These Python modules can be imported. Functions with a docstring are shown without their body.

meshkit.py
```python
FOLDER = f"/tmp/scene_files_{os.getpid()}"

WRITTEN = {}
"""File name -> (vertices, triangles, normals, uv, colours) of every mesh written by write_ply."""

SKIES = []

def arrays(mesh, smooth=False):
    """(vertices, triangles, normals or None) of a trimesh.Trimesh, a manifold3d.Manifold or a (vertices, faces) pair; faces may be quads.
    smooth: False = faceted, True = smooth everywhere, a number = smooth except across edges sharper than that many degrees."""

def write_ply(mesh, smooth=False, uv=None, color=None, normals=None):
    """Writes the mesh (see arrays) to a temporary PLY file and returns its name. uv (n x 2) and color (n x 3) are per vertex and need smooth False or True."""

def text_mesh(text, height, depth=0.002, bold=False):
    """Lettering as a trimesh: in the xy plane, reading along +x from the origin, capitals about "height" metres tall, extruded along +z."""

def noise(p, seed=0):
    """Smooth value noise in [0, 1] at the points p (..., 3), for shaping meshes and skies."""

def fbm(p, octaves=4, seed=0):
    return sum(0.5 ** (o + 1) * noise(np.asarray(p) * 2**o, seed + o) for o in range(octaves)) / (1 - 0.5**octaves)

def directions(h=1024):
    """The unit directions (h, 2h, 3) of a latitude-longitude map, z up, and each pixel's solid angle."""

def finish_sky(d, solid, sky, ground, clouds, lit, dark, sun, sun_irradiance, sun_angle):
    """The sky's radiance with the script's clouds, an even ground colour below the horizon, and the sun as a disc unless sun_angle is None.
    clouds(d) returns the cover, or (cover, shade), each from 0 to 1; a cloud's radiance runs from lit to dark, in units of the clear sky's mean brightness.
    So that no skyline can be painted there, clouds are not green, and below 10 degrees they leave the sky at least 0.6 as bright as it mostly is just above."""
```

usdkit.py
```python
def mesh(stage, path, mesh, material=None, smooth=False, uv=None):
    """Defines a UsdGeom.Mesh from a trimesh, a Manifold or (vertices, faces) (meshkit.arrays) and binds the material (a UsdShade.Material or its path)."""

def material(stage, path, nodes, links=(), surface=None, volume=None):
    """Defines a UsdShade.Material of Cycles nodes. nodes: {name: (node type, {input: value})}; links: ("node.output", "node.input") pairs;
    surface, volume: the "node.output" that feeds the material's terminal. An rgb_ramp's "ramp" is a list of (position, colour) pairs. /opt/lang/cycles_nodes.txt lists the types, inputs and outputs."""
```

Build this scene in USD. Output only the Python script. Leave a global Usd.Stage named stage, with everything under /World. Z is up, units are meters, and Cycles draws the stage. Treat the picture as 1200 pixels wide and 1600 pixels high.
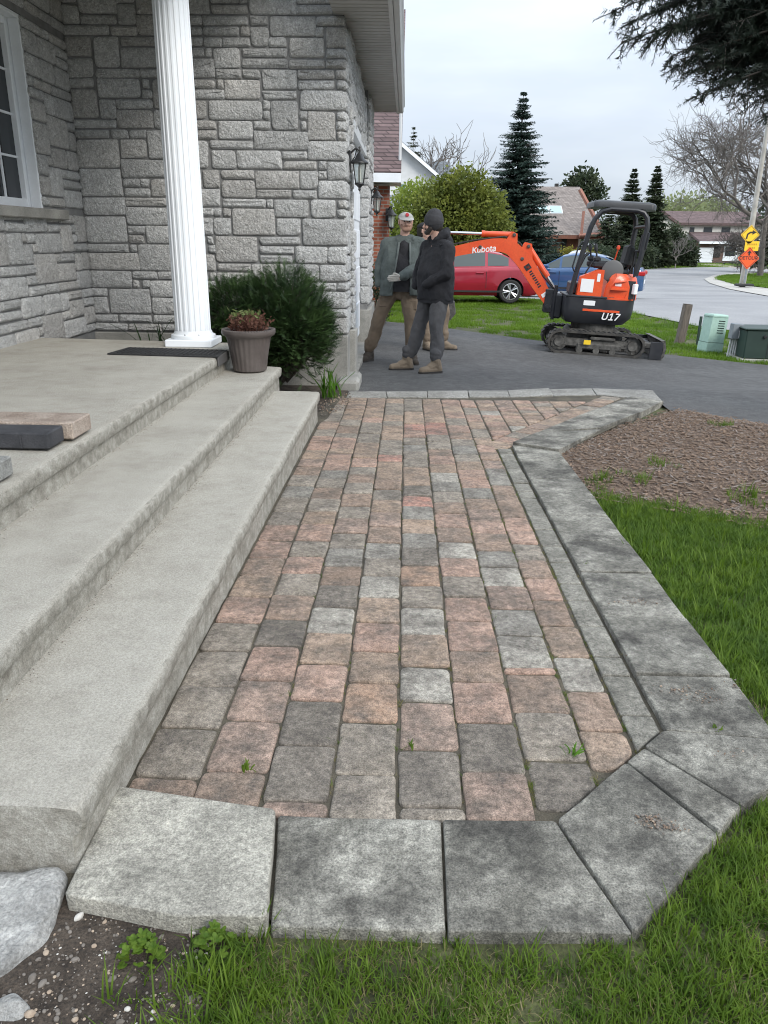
import math, random
import numpy as np
import trimesh, meshkit, usdkit
import manifold3d as m3
from scipy.interpolate import PchipInterpolator
from shapely.geometry import Polygon, LineString, box as sbox
from shapely.ops import unary_union
from pxr import Usd, UsdGeom, UsdLux, UsdShade, Sdf, Gf, Vt

PI = math.pi
stage = Usd.Stage.CreateInMemory()
UsdGeom.SetStageUpAxis(stage, UsdGeom.Tokens.z)
UsdGeom.SetStageMetersPerUnit(stage, 1.0)
UsdGeom.Xform.Define(stage, '/World')
UsdGeom.Scope.Define(stage, '/World/Looks')

# ---------------------------------------------------------------- camera, sky, sun
F, H = 1200.0, 1.37
PITCH, YAW, ROLL = math.atan(425 / F), math.radians(1.35), math.radians(0.7)
FW = np.array([-math.sin(YAW) * math.cos(PITCH), math.cos(YAW) * math.cos(PITCH), -math.sin(PITCH)])
_r0 = np.array([math.cos(YAW), math.sin(YAW), 0.0]); _u0 = np.cross(_r0, FW)
RT = math.cos(ROLL) * _r0 + math.sin(ROLL) * _u0
UP = -math.sin(ROLL) * _r0 + math.cos(ROLL) * _u0
EYE = np.array([0, 0, H])
cam = UsdGeom.Camera.Define(stage, '/World/camera')
cam.CreateHorizontalApertureAttr(36.0); cam.CreateVerticalApertureAttr(48.0); cam.CreateFocalLengthAttr(36.0 * F / 1200)
cam.CreateClippingRangeAttr(Gf.Vec2f(0.05, 3000))
cam.AddTransformOp().Set(Gf.Matrix4d(*RT, 0, *UP, 0, *(-FW), 0, *EYE, 1))
cam.CreateExposureAttr(EXPOSURE := 0.82)

SUN_EL, SUN_AZ = math.radians(36), math.radians(140)      # azimuth as atan2(x, y) of the direction towards the sun
dome = UsdLux.DomeLight.Define(stage, '/World/sky')
sky_m = usdkit.material(stage, '/World/Looks/sky', {
    'tc': ('texture_coordinate', {}), 'sep': ('separate_xyz', {}),
    'sky': ('sky_texture', {'sky_type': 'single_scattering', 'sun_disc': False, 'sun_elevation': SUN_EL, 'sun_rotation': SUN_AZ}),
    'map': ('mapping', {'scale': (1.2, 1.2, 5.0), 'rotation': (0.0, 0.12, 0.0)}),
    'n': ('noise_texture', {'scale': 1.7, 'detail': 5.0, 'roughness': 0.5}),
    'r': ('rgb_ramp', {'ramp': [(0.3, (5.0, 5.75, 6.75)), (0.5, (6.0, 6.65, 7.55)), (0.7, (7.3, 7.9, 8.6))]}),
    'zen': ('map_range', {'from_min': 0.0, 'from_max': 1.0, 'to_min': 0.56, 'to_max': 1.95, 'clamp': True}),
    'mul': ('mix', {'mix_type': 'multiply', 'fac': 1.0}),
    'mx': ('mix', {'fac': 0.93}),
    'bg': ('background_shader', {'strength': 0.1})},
    [('tc.generated', 'map.vector'), ('map.vector', 'n.vector'), ('n.fac', 'r.fac'), ('tc.generated', 'sep.vector'), ('sep.z', 'zen.value'),
     ('r.color', 'mul.color1'), ('zen.result', 'mul.color2'), ('sky.color', 'mx.color1'), ('mul.color', 'mx.color2'), ('mx.color', 'bg.color')], surface='bg.background')
UsdShade.MaterialBindingAPI.Apply(dome.GetPrim()).Bind(sky_m)
dome.GetPrim().SetCustomDataByKey('kind', 'structure')
sun = UsdLux.DistantLight.Define(stage, '/World/sun')
sun.CreateNormalizeAttr(True) if hasattr(sun, 'CreateNormalizeAttr') else None
UsdLux.LightAPI(sun.GetPrim()).CreateNormalizeAttr(True)
sun.CreateIntensityAttr(0.4); sun.CreateAngleAttr(24.0); sun.CreateColorAttr(Gf.Vec3f(1.0, 0.96, 0.9))
_d = -np.array([math.sin(SUN_AZ) * math.cos(SUN_EL), math.cos(SUN_AZ) * math.cos(SUN_EL), math.sin(SUN_EL)])
_z = -_d; _x = np.cross([0, 0, 1.0], _z); _x /= np.linalg.norm(_x); _y = np.cross(_z, _x)
sun.AddTransformOp().Set(Gf.Matrix4d(*_x, 0, *_y, 0, *_z, 0, 0, 0, 30, 1))

# ---------------------------------------------------------------- surveying: where a sight line meets the ground or a plane
def ray(px, py): return FW + RT * (px - 600) / F + UP * (800 - py) / F
def atz(px, py, z=0.0): d = ray(px, py); return EYE + d * ((z - H) / d[2])
def aty(px, py, y): d = ray(px, py); return EYE + d * (y / d[1])
def atx(px, py, x): d = ray(px, py); return EYE + d * (x / d[0])
SL = -0.0135                                                 # the walk falls gently away from the steps
def atw(px, py): d = ray(px, py); return EYE + d * (H / (SL * d[1] - d[2]))
_g = PchipInterpolator([-40, 0, 1, 3, 5, 7.6, 9, 11, 14, 24, 32, 50, 80, 400], [-.05, -.040, -.040, -.075, -.115, -.145, -.165, -.25, -.29, -.33, -.62, -.9, -1.05, -1.1])
def _ss(v, a, b): t = np.clip((np.asarray(v, float) - a) / (b - a), 0, 1); return t * t * (3 - 2 * t)
def gz(y, x=0.0):                                            # the drive also falls away to the right
    return _g(np.clip(y, -40, 400)) - .052 * np.clip(np.asarray(x, float) - 1.0, 0, 5.0) * _ss(y, 7.9, 10.0) * (1 - _ss(y, 14, 24))
def atg(px, py):
    d = ray(px, py); a, b = 0.3, 400.0
    ts = np.geomspace(a, b, 900) / d[1]
    p = EYE + ts[:, None] * d
    k = np.nonzero(p[:, 2] < gz(p[:, 1], p[:, 0]))[0]
    if not len(k): return p[-1]
    k = k[0]; lo, hi = ts[k - 1], ts[k]
    for _ in range(30):
        m = (lo + hi) / 2; q = EYE + m * d
        lo, hi = (lo, m) if q[2] < gz(q[1], q[0]) else (m, hi)
    return EYE + hi * d
def onpx(px, y, z=None):                                     # point at depth y, standing on the ground, seen in picture column px (near eye level)
    p = aty(px, 380, y); return np.array([p[0], y, gz(y) if z is None else z])

# ---------------------------------------------------------------- materials
def MAT(name, c1, c2=None, scale=5.0, rough=0.8, bump=0.0, bscale=60.0, metal=0.0, speck=None, vary=0.0, coat=0.0, spec=0.5, lo=0.35, hi=0.65, local=False, detail=6.0, bdist=0.01, stain=None, two=None, stretch=None, speck2=None):
    N = {'g': ('texture_coordinate', {}) if local else ('geometry', {}), 'p': ('principled_bsdf', {'roughness': rough, 'metallic': metal, 'specular_ior_level': spec, 'coat_weight': coat, 'coat_roughness': 0.06})}
    L = []; pos = 'g.object' if local else 'g.position'
    if stretch:
        N['mp'] = ('mapping', {'scale': stretch}); L.append((pos, 'mp.vector')); pos = 'mp.vector'
    c2 = c2 or c1
    N['n'] = ('noise_texture', {'scale': scale, 'detail': detail, 'roughness': 0.6}); L.append((pos, 'n.vector'))
    N['r'] = ('rgb_ramp', {'ramp': [(lo, c1), (hi, c2)]}); L.append(('n.fac', 'r.fac'))
    out = 'r.color'
    if two:                                                  # a second pattern laid over: (colour, scale, from, to)
        N['n3'] = ('noise_texture', {'scale': two[1], 'detail': 5.0, 'roughness': 0.65}); L.append((pos, 'n3.vector'))
        N['m3'] = ('map_range', {'from_min': two[2], 'from_max': two[3], 'clamp': True}); L.append(('n3.fac', 'm3.value'))
        N['x3'] = ('mix', {'color2': two[0]}); L += [('m3.result', 'x3.fac'), (out, 'x3.color1')]; out = 'x3.color'
    if speck:                                                # light or dark grains: (amount, scale)
        N['n2'] = ('noise_texture', {'scale': speck[1], 'detail': 2.0, 'roughness': 0.7}); L.append((pos, 'n2.vector'))
        N['m2'] = ('map_range', {'from_min': 0.3, 'from_max': 0.7, 'to_min': 1 - speck[0], 'to_max': 1 + speck[0], 'clamp': True}); L.append(('n2.fac', 'm2.value'))
        N['x2'] = ('mix', {'mix_type': 'multiply', 'fac': 1.0}); L += [(out, 'x2.color1'), ('m2.result', 'x2.color2')]; out = 'x2.color'
    if speck2:
        N['n4'] = ('noise_texture', {'scale': speck2[1], 'detail': 4.0, 'roughness': 0.7}); L.append((pos, 'n4.vector'))
        N['m4'] = ('map_range', {'from_min': 0.32, 'from_max': 0.68, 'to_min': 1 - speck2[0], 'to_max': 1 + speck2[0], 'clamp': True}); L.append(('n4.fac', 'm4.value'))
        N['x4'] = ('mix', {'mix_type': 'multiply', 'fac': 1.0}); L += [(out, 'x4.color1'), ('m4.result', 'x4.color2')]; out = 'x4.color'
    if vary:
        N['oi'] = ('object_info', {}); N['mv'] = ('map_range', {'to_min': 1 - vary, 'to_max': 1 + vary}); L.append(('oi.random', 'mv.value'))
        N['xv'] = ('mix', {'mix_type': 'multiply', 'fac': 1.0}); L += [(out, 'xv.color1'), ('mv.result', 'xv.color2')]; out = 'xv.color'
    L.append((out, 'p.base_color'))
    if bump:
        N['bn'] = ('noise_texture', {'scale': bscale, 'detail': 5.0, 'roughness': 0.65}); L.append((pos, 'bn.vector'))
        N['b'] = ('bump', {'strength': bump, 'distance': bdist}); L += [('bn.fac', 'b.height'), ('b.normal', 'p.normal')]
    return usdkit.material(stage, '/World/Looks/' + name, N, L, surface='p.BSDF')

def LEAF(name, c1, c2, scale=1.2, rough=0.6, trans=0.3, vary=0.15, lo=0.35, hi=0.65, local=False):
    N = {'g': ('texture_coordinate', {}) if local else ('geometry', {}), 'n': ('noise_texture', {'scale': scale, 'detail': 4.0}), 'r': ('rgb_ramp', {'ramp': [(lo, c1), (hi, c2)]}),
         'gi': ('geometry', {}), 'mi': ('map_range', {'to_min': 1 - vary, 'to_max': 1 + vary}), 'x': ('mix', {'mix_type': 'multiply', 'fac': 1.0}),
         'd': ('principled_bsdf', {'roughness': rough, 'specular_ior_level': 0.25}), 't': ('translucent_bsdf', {}), 'm': ('mix_closure', {'fac': trans})}
    L = [('g.object' if local else 'g.position', 'n.vector'), ('n.fac', 'r.fac'), ('gi.random_per_island', 'mi.value'), ('r.color', 'x.color1'), ('mi.result', 'x.color2'),
         ('x.color', 'd.base_color'), ('x.color', 't.color'), ('d.BSDF', 'm.closure1'), ('t.BSDF', 'm.closure2')]
    return usdkit.material(stage, '/World/Looks/' + name, N, L, surface='m.closure')

def GLASS(name, tint=(0.02, 0.025, 0.03), see=0.0):
    N = {'f': ('fresnel', {'IOR': 1.5}), 'd': ('diffuse_bsdf', {'color': tint}), 'tr': ('transparent_bsdf', {'color': (0.8, 0.85, 0.85)}), 'mm': ('mix_closure', {'fac': see}),
         'gl': ('glossy_bsdf', {'roughness': 0.02, 'color': (0.95, 0.95, 0.95)}), 'm': ('mix_closure', {})}
    L = [('d.BSDF', 'mm.closure1'), ('tr.BSDF', 'mm.closure2'), ('f.fac', 'm.fac'), ('mm.closure', 'm.closure1'), ('gl.BSDF', 'm.closure2')]
    return usdkit.material(stage, '/World/Looks/' + name, N, L, surface='m.closure')

# ---------------------------------------------------------------- mesh collecting and scene objects
class MB:
    def __init__(s): s.v, s.f, s.n = [], [], 0
    def add(s, v, f):
        v, f = np.asarray(v, float), np.asarray(f, int)
        if f.shape[1] == 4: f = np.vstack([f[:, [0, 1, 2]], f[:, [0, 2, 3]]])
        s.v.append(v); s.f.append(f + s.n); s.n += len(v); return s
    def tm(s, m):
        if hasattr(m, 'to_mesh'):
            q = m.to_mesh(); return s.add(q.vert_properties[:, :3], q.tri_verts)
        return s.add(m.vertices, m.faces)
    def box(s, lo, hi, rot=None, c=0.0, at=None):
        lo, hi = np.array(lo, float), np.array(hi, float); ce, h = (lo + hi) / 2, np.abs(hi - lo) / 2
        if c > 0:
            c = min(c, 0.49 * min(h) * 2)
            pts = []
            for sx in (-1, 1):
                for sy in (-1, 1):
                    for sz in (-1, 1):
                        for k in range(3):
                            q = h - c; q[k] = h[k]; pts.append(q * (sx, sy, sz))
            m = trimesh.convex.convex_hull(np.array(pts)); v, f = np.array(m.vertices), np.array(m.faces)
        else:
            v = np.array([(x, y, z) for x in (-1, 1) for y in (-1, 1) for z in (-1, 1)], float) * h
            f = np.array([[0, 1, 3, 2], [4, 6, 7, 5], [0, 4, 5, 1], [2, 3, 7, 6], [0, 2, 6, 4], [1, 5, 7, 3]])
        if rot is not None: v = v @ np.asarray(rot).T
        return s.add(v + ce, f)
    def tube(s, path, r, n=8, caps=True):
        P = np.array(path, float); r = np.broadcast_to(np.asarray(r, float), len(P))
        T = np.gradient(P, axis=0); T /= np.maximum(np.linalg.norm(T, axis=1, keepdims=True), 1e-9)
        a = np.array([0, 0, 1.0]) if abs(T[0][2]) < 0.9 else np.array([1.0, 0, 0])
        V = []; x = np.cross(a, T[0]); x /= np.linalg.norm(x)
        ang = np.arange(n) * 2 * PI / n
        for i in range(len(P)):
            x = x - T[i] * (x @ T[i]); x /= np.linalg.norm(x); y = np.cross(T[i], x)
            V.append(P[i] + r[i] * (np.cos(ang)[:, None] * x + np.sin(ang)[:, None] * y))
        V = np.vstack(V); f = []
        for i in range(len(P) - 1):
            for k in range(n):
                a_, b_ = i * n + k, i * n + (k + 1) % n; f.append([a_, b_, b_ + n, a_ + n])
        f = np.array(f); tri = np.vstack([f[:, [0, 1, 2]], f[:, [0, 2, 3]]])
        if caps:
            m = len(P) - 1
            tri = np.vstack([tri, [[0, k + 1, k] for k in range(1, n - 1)], [[m * n, m * n + k, m * n + k + 1] for k in range(1, n - 1)]])
        return s.add(V, tri)
    def lathe(s, prof, n=24, M=None, flute=None):
        V = []; ang = np.arange(n) * 2 * PI / n
        for i, (r, z) in enumerate(prof):
            rr = r * (flute(ang, i) if flute else 1.0)
            V.append(np.stack([rr * np.cos(ang), rr * np.sin(ang), np.full(n, z)], 1))
        V = np.vstack(V); f = []
        for i in range(len(prof) - 1):
            for k in range(n):
                a_, b_ = i * n + k, i * n + (k + 1) % n; f.append([a_, b_, b_ + n, a_ + n])
        if M is not None: V = V @ np.asarray(M)[:3, :3].T + np.asarray(M)[:3, 3]
        return s.add(V, f)
    def prism(s, poly, axis, a, b):                          # polygon in the plane across the axis, extruded from a to b along it
        pg = Polygon(poly).buffer(0)
        for g in getattr(pg, 'geoms', [pg]):
            m = trimesh.creation.extrude_polygon(g, abs(b - a), engine='earcut')
            v = np.array(m.vertices); v[:, 2] += min(a, b)
            v = v[:, [0, 1, 2]] if axis == 2 else (v[:, [0, 2, 1]] if axis == 1 else v[:, [2, 0, 1]])
            f = np.array(m.faces)
            s.add(v, f[:, ::-1] if axis == 1 else f)
        return s
    def arrays(s): return np.vstack(s.v), np.vstack(s.f)
    def move(s, fn): s.v = [fn(v) for v in s.v]; return s
    def build(s, name, m, parent=None, smooth=30, **k): return obj(name, s.arrays(), m, parent, smooth, **k)

_used = {}
def numbered(parent, name):
    n = _used.get((parent, name), 0); _used[(parent, name)] = n + 1
    return parent + '/' + (name if n == 0 else f'{name}_{n:03d}')
def tag(p, label=None, cat=None, group=None, kind=None):
    for k, v in (('label', label), ('category', cat), ('group', group), ('kind', kind)):
        if v: p.SetCustomDataByKey(k, v)
    return p
def _path(parent): return '/World' if parent is None else (parent if isinstance(parent, str) else str(parent.GetPath()))
def obj(name, mesh, m, parent=None, smooth=30, label=None, cat=None, group=None, kind=None):
    if isinstance(mesh, tuple):
        v, f = mesh; f = np.asarray(f)
        if f.shape[1] == 4: f = np.vstack([f[:, [0, 1, 2]], f[:, [0, 2, 3]]])
        mesh = trimesh.Trimesh(v, f, process=False)
    p = usdkit.mesh(stage, numbered(_path(parent), name), mesh, m, smooth=smooth).GetPrim()
    return tag(p, label, cat, group, kind)
def thing(name, label, cat, loc=(0, 0, 0), rz=0.0, group=None, kind=None, s=1.0):
    x = UsdGeom.Xform.Define(stage, numbered('/World', name))
    if any(loc): x.AddTranslateOp().Set(Gf.Vec3d(*map(float, loc)))
    if rz: x.AddRotateZOp().Set(math.degrees(rz))
    if s != 1.0: x.AddScaleOp().Set(Gf.Vec3f(s, s, s))
    return tag(x.GetPrim(), label, cat, group, kind)
def sub(name, parent):
    return UsdGeom.Xform.Define(stage, numbered(_path(parent), name)).GetPrim()
def dup(src, label, loc, rz=0.0, s=1.0, group=None):
    was = src.GetCustomData(); base = src.GetName()
    r = thing(base, label, was['category'], loc, rz, group or was.get('group'), s=s)
    r.GetReferences().AddInternalReference(src.GetPath()); r.SetInstanceable(True)
    return r
def scatter(name, protos, pos, idx, rots, scales, label, cat, kind='stuff'):
    """protos: list of (mesh arrays, material). rots: angle about z; scales: float."""
    pi = UsdGeom.PointInstancer.Define(stage, numbered('/World', name))
    root = str(pi.GetPath()); rel = pi.CreatePrototypesRel()
    for i, (mesh, m) in enumerate(protos):
        p = obj('clump', mesh, m, root, smooth=False); rel.AddTarget(p.GetPath())
    pi.CreateProtoIndicesAttr(Vt.IntArray.FromNumpy(np.asarray(idx, np.int32)))
    pi.CreatePositionsAttr(Vt.Vec3fArray.FromNumpy(np.asarray(pos, np.float32)))
    rots = np.asarray(rots)
    if rots.ndim == 1: q = [Gf.Quath(float(math.cos(a / 2)), 0, 0, float(math.sin(a / 2))) for a in rots]
    else: q = [Gf.Quath(*map(float, r)) for r in rots]
    pi.CreateOrientationsAttr(Vt.QuathArray(q))
    s_ = np.asarray(scales, np.float32); s_ = np.stack([s_] * 3, 1) if s_.ndim == 1 else s_
    pi.CreateScalesAttr(Vt.Vec3fArray.FromNumpy(s_))
    return tag(pi.GetPrim(), label, cat, None, kind)
def Rz(a): c, s = math.cos(a), math.sin(a); return np.array([[c, -s, 0], [s, c, 0], [0, 0, 1.0]])
def Rx(a): c, s = math.cos(a), math.sin(a); return np.array([[1.0, 0, 0], [0, c, -s], [0, s, c]])
def Ry(a): c, s = math.cos(a), math.sin(a); return np.array([[c, 0, s], [0, 1.0, 0], [-s, 0, c]])
def T4(R, t): M = np.eye(4); M[:3, :3] = R; M[:3, 3] = t; return M

def drape(poly, dz, step=0.5, zf=None):
    """A sheet over the ground: the polygon cut into strips so that it follows the terrain."""
    zf = zf or (lambda x, y: gz(y, x))
    x0, y0, x1, y1 = poly.bounds; mb = MB(); y = math.floor(y0 / step) * step
    while y < y1:
        st = step * (1 if y < 40 else 4)
        xsp = np.arange(math.floor(x0), x1 + 2, .5 if y < 16 else 2.0) if y < 24 and step >= .4 else [x0 - 1, x1 + 1]
        for g in [g_ for xa_, xb_ in zip(xsp[:-1], xsp[1:]) for c in [poly.intersection(sbox(xa_, y, xb_, y + st))] for g_ in getattr(c, 'geoms', [c])]:
            if g.geom_type == 'Polygon' and g.area > 1e-5:
                v, f = trimesh.creation.triangulate_polygon(g, engine='earcut')
                z = zf(v[:, 0], v[:, 1]) + dz
                a = v[f[:, 1]] - v[f[:, 0]]; b = v[f[:, 2]] - v[f[:, 0]]
                w = a[:, 0] * b[:, 1] - a[:, 1] * b[:, 0] < 0; f = np.where(w[:, None], f[:, ::-1], f)
                mb.add(np.column_stack([v, z]), f)
        y += st
    return mb
# ---------------------------------------------------------------- looks
m_grass_base = MAT('lawn_ground', (0.038, 0.042, 0.015), (0.080, 0.088, 0.032), scale=5.0, rough=0.95, speck=(0.45, 90), bump=0.8, bscale=60)
m_asphalt = MAT('asphalt', (0.052, 0.051, 0.050), (0.078, 0.077, 0.075), scale=0.8, rough=0.85, speck=(0.85, 110), speck2=(.3, 9), bump=0.7, bscale=160, bdist=0.006)
m_street = MAT('street_asphalt', (0.20, 0.20, 0.205), (0.27, 0.27, 0.27), scale=0.35, rough=0.9, speck=(0.2, 30))
m_conc_far = MAT('kerb_concrete', (0.33, 0.32, 0.29), (0.42, 0.40, 0.37), scale=1.5, rough=0.9)
m_soil = MAT('soil', (0.030, 0.022, 0.016), (0.085, 0.066, 0.050), scale=14, rough=1.0, speck=(0.5, 150), bump=1.0, bscale=70, bdist=0.02)
m_mulch = MAT('mulch_ground', (0.075, 0.05, 0.036), (0.19, 0.135, 0.10), scale=22, rough=1.0, speck=(0.5, 160), bump=1.0, bscale=60, bdist=0.02)
m_joint = MAT('joint_sand', (0.048, 0.042, 0.031), (0.105, 0.09, 0.064), scale=7, rough=1.0, speck=(0.4, 220), bump=0.6, bscale=150)
def PAV(n, a, b, d=(0.115, 0.100, 0.085)): return MAT('paver_' + n, a, b, scale=13, rough=0.92, speck=(0.5, 240), speck2=(0.42, 48), bump=1.0, bscale=150, bdist=0.010, vary=0.10, two=(d, 8, 0.42, 0.74), lo=0.38, hi=0.62)
pav = {'P': PAV('salmon', (0.316, 0.211, 0.159), (0.404, 0.280, 0.218)), 'R': PAV('red', (0.374, 0.193, 0.146), (0.363, 0.228, 0.180)), 'O': PAV('orange', (0.333, 0.219, 0.150), (0.363, 0.254, 0.183)),
       'B': PAV('brown', (0.239, 0.173, 0.128), (0.316, 0.233, 0.178)), 'T': PAV('tan', (0.298, 0.219, 0.158), (0.358, 0.268, 0.201)), 'G': PAV('grey', (0.227, 0.195, 0.156), (0.310, 0.270, 0.221)),
       'L': PAV('pale_grey', (0.298, 0.276, 0.235), (0.388, 0.359, 0.307)), 'D': PAV('dark_grey', (0.150, 0.130, 0.106), (0.221, 0.193, 0.160)), 'U': PAV('blue_grey', (0.208, 0.194, 0.168), (0.287, 0.267, 0.229)),
       'M': PAV('mottled_pink', (0.211, 0.160, 0.126), (0.369, 0.267, 0.211))}
m_slab = MAT('slab_dark', (0.14, 0.133, 0.112), (0.32, 0.307, 0.265), scale=5, rough=0.92, detail=10.0, lo=.36, hi=.66, speck=(0.5, 220), speck2=(0.42, 42), bump=1.0, bscale=110, bdist=0.010, vary=0.12, two=((0.068, 0.064, 0.055), 3.6, 0.44, 0.62))
m_slab_l = MAT('slab_pale', (0.21, 0.20, 0.17), (0.39, 0.372, 0.318), scale=4, detail=9.0, rough=0.92, speck=(0.42, 220), speck2=(.35, 60), bump=0.9, bscale=120, bdist=0.008, lo=0.36, hi=0.6, two=((0.12, 0.113, 0.095), 3.5, 0.50, 0.70))
m_slab_m = MAT('slab_far', (0.17, 0.163, 0.145), (0.28, 0.272, 0.248), scale=4, detail=9.0, rough=0.92, speck=(0.5, 160), speck2=(.3, 40), vary=.1)
m_edge = MAT('edge_stone', (0.13, 0.123, 0.103), (0.235, 0.223, 0.19), scale=9, rough=0.92, speck2=(.42, 48), speck=(0.5, 200), bump=0.7, bscale=120, bdist=0.006, vary=0.12)
m_porch = MAT('porch_concrete', (0.30, 0.29, 0.265), (0.42, 0.41, 0.38), scale=2.0, rough=0.9, speck=(0.38, 240), bump=0.6, bscale=220, bdist=0.004, two=(0*np.ones(3) + (0.20, 0.185, 0.16), 3.3, 0.56, 0.85))
m_riser = MAT('riser_concrete', (0.19, 0.185, 0.17), (0.46, 0.45, 0.425), scale=9.0, rough=0.95, speck=(0.4, 180), bump=1.0, bscale=55, bdist=0.015, two=(0*np.ones(3) + (0.13, 0.12, 0.10), 5, 0.55, 0.8))
m_stone = MAT('wall_stone', (0.43, 0.432, 0.425), (0.57, 0.572, 0.562), scale=20, rough=0.95, speck=(0.35, 120), speck2=(.2, 45), bump=1.0, bscale=38, bdist=0.045, vary=0.13)
m_stone2 = MAT('wall_stone_warm', (0.43, 0.42, 0.40), (0.56, 0.55, 0.53), scale=20, rough=0.95, speck=(0.35, 120), speck2=(.2, 45), bump=1.0, bscale=38, bdist=0.045, vary=0.13)
m_mortar = MAT('mortar', (0.15, 0.15, 0.148), (0.21, 0.21, 0.207), scale=12, rough=1.0, bump=0.5, bscale=120)
m_found = MAT('foundation_concrete', (0.22, 0.215, 0.195), (0.34, 0.33, 0.30), scale=4, rough=0.95, speck=(0.25, 150), bump=0.6, bscale=60)
m_white = MAT('white_paint', (0.70, 0.73, 0.76), (0.76, 0.79, 0.82), scale=3, rough=0.42, speck=(0.03, 60))
m_col = MAT('column_paint', (0.74, 0.77, 0.80), (0.80, 0.83, 0.86), scale=2, rough=0.38)
m_trim = MAT('aluminium_trim', (0.50, 0.51, 0.51), (0.56, 0.57, 0.57), scale=3, rough=0.45)
m_soffit = MAT('soffit_metal', (0.36, 0.355, 0.34), (0.42, 0.415, 0.40), scale=2, rough=0.55)
m_dglass = GLASS('window_glass', (0.018, 0.022, 0.026))
m_lglass = GLASS('lantern_glass', (0.5, 0.5, 0.48), 0.75)
m_black = MAT('black_metal', (0.012, 0.012, 0.013), (0.02, 0.02, 0.021), scale=30, rough=0.4)
m_rub = MAT('black_rubber', (0.012, 0.012, 0.013), (0.024, 0.024, 0.024), scale=40, rough=0.7, bump=0.3, bscale=200)
m_pot = MAT('brown_pot', (0.075, 0.062, 0.057), (0.10, 0.084, 0.077), scale=8, rough=0.5, speck=(0.1, 80))
m_chrome = MAT('polished_metal', (0.6, 0.6, 0.6), rough=0.2, metal=1.0)
m_rock = MAT('pale_rock', (0.20, 0.198, 0.188), (0.44, 0.435, 0.415), scale=11, rough=0.95, speck=(0.3, 120), bump=1.0, bscale=45, bdist=0.02, two=(0*np.ones(3) + (0.16, 0.15, 0.14), 6, 0.55, 0.8))
m_bark = MAT('bark', (0.05, 0.042, 0.036), (0.11, 0.095, 0.08), scale=14, rough=1.0, bump=1.0, bscale=30, bdist=0.03)
m_twig = MAT('twig_bark', (0.085, 0.075, 0.068), (0.14, 0.125, 0.112), scale=6, rough=1.0)

# ---------------------------------------------------------------- ground, driveway, street
xs = np.unique(np.r_[np.linspace(-160, -8, 20), np.linspace(-8, 12, 41), np.linspace(12, 220, 27)]); ys = np.unique(np.r_[np.linspace(-15, 0, 6), np.linspace(0, 14, 57), np.linspace(14, 60, 47), np.linspace(60, 400, 40)])
X, Y = np.meshgrid(xs, ys, indexing='ij'); Z = gz(Y, X)
near = np.clip(1 - np.abs(Y - 3) / 6, 0, 1)
idx = np.arange(X.size).reshape(X.shape); f = np.stack([idx[:-1, :-1], idx[1:, :-1], idx[1:, 1:], idx[:-1, 1:]], -1).reshape(-1, 4)
obj('ground', (np.stack([X, Y, Z], -1).reshape(-1, 3), f), m_grass_base, smooth=True, kind='structure', label='green lawn ground around the house and along the street', cat='ground')

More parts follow.
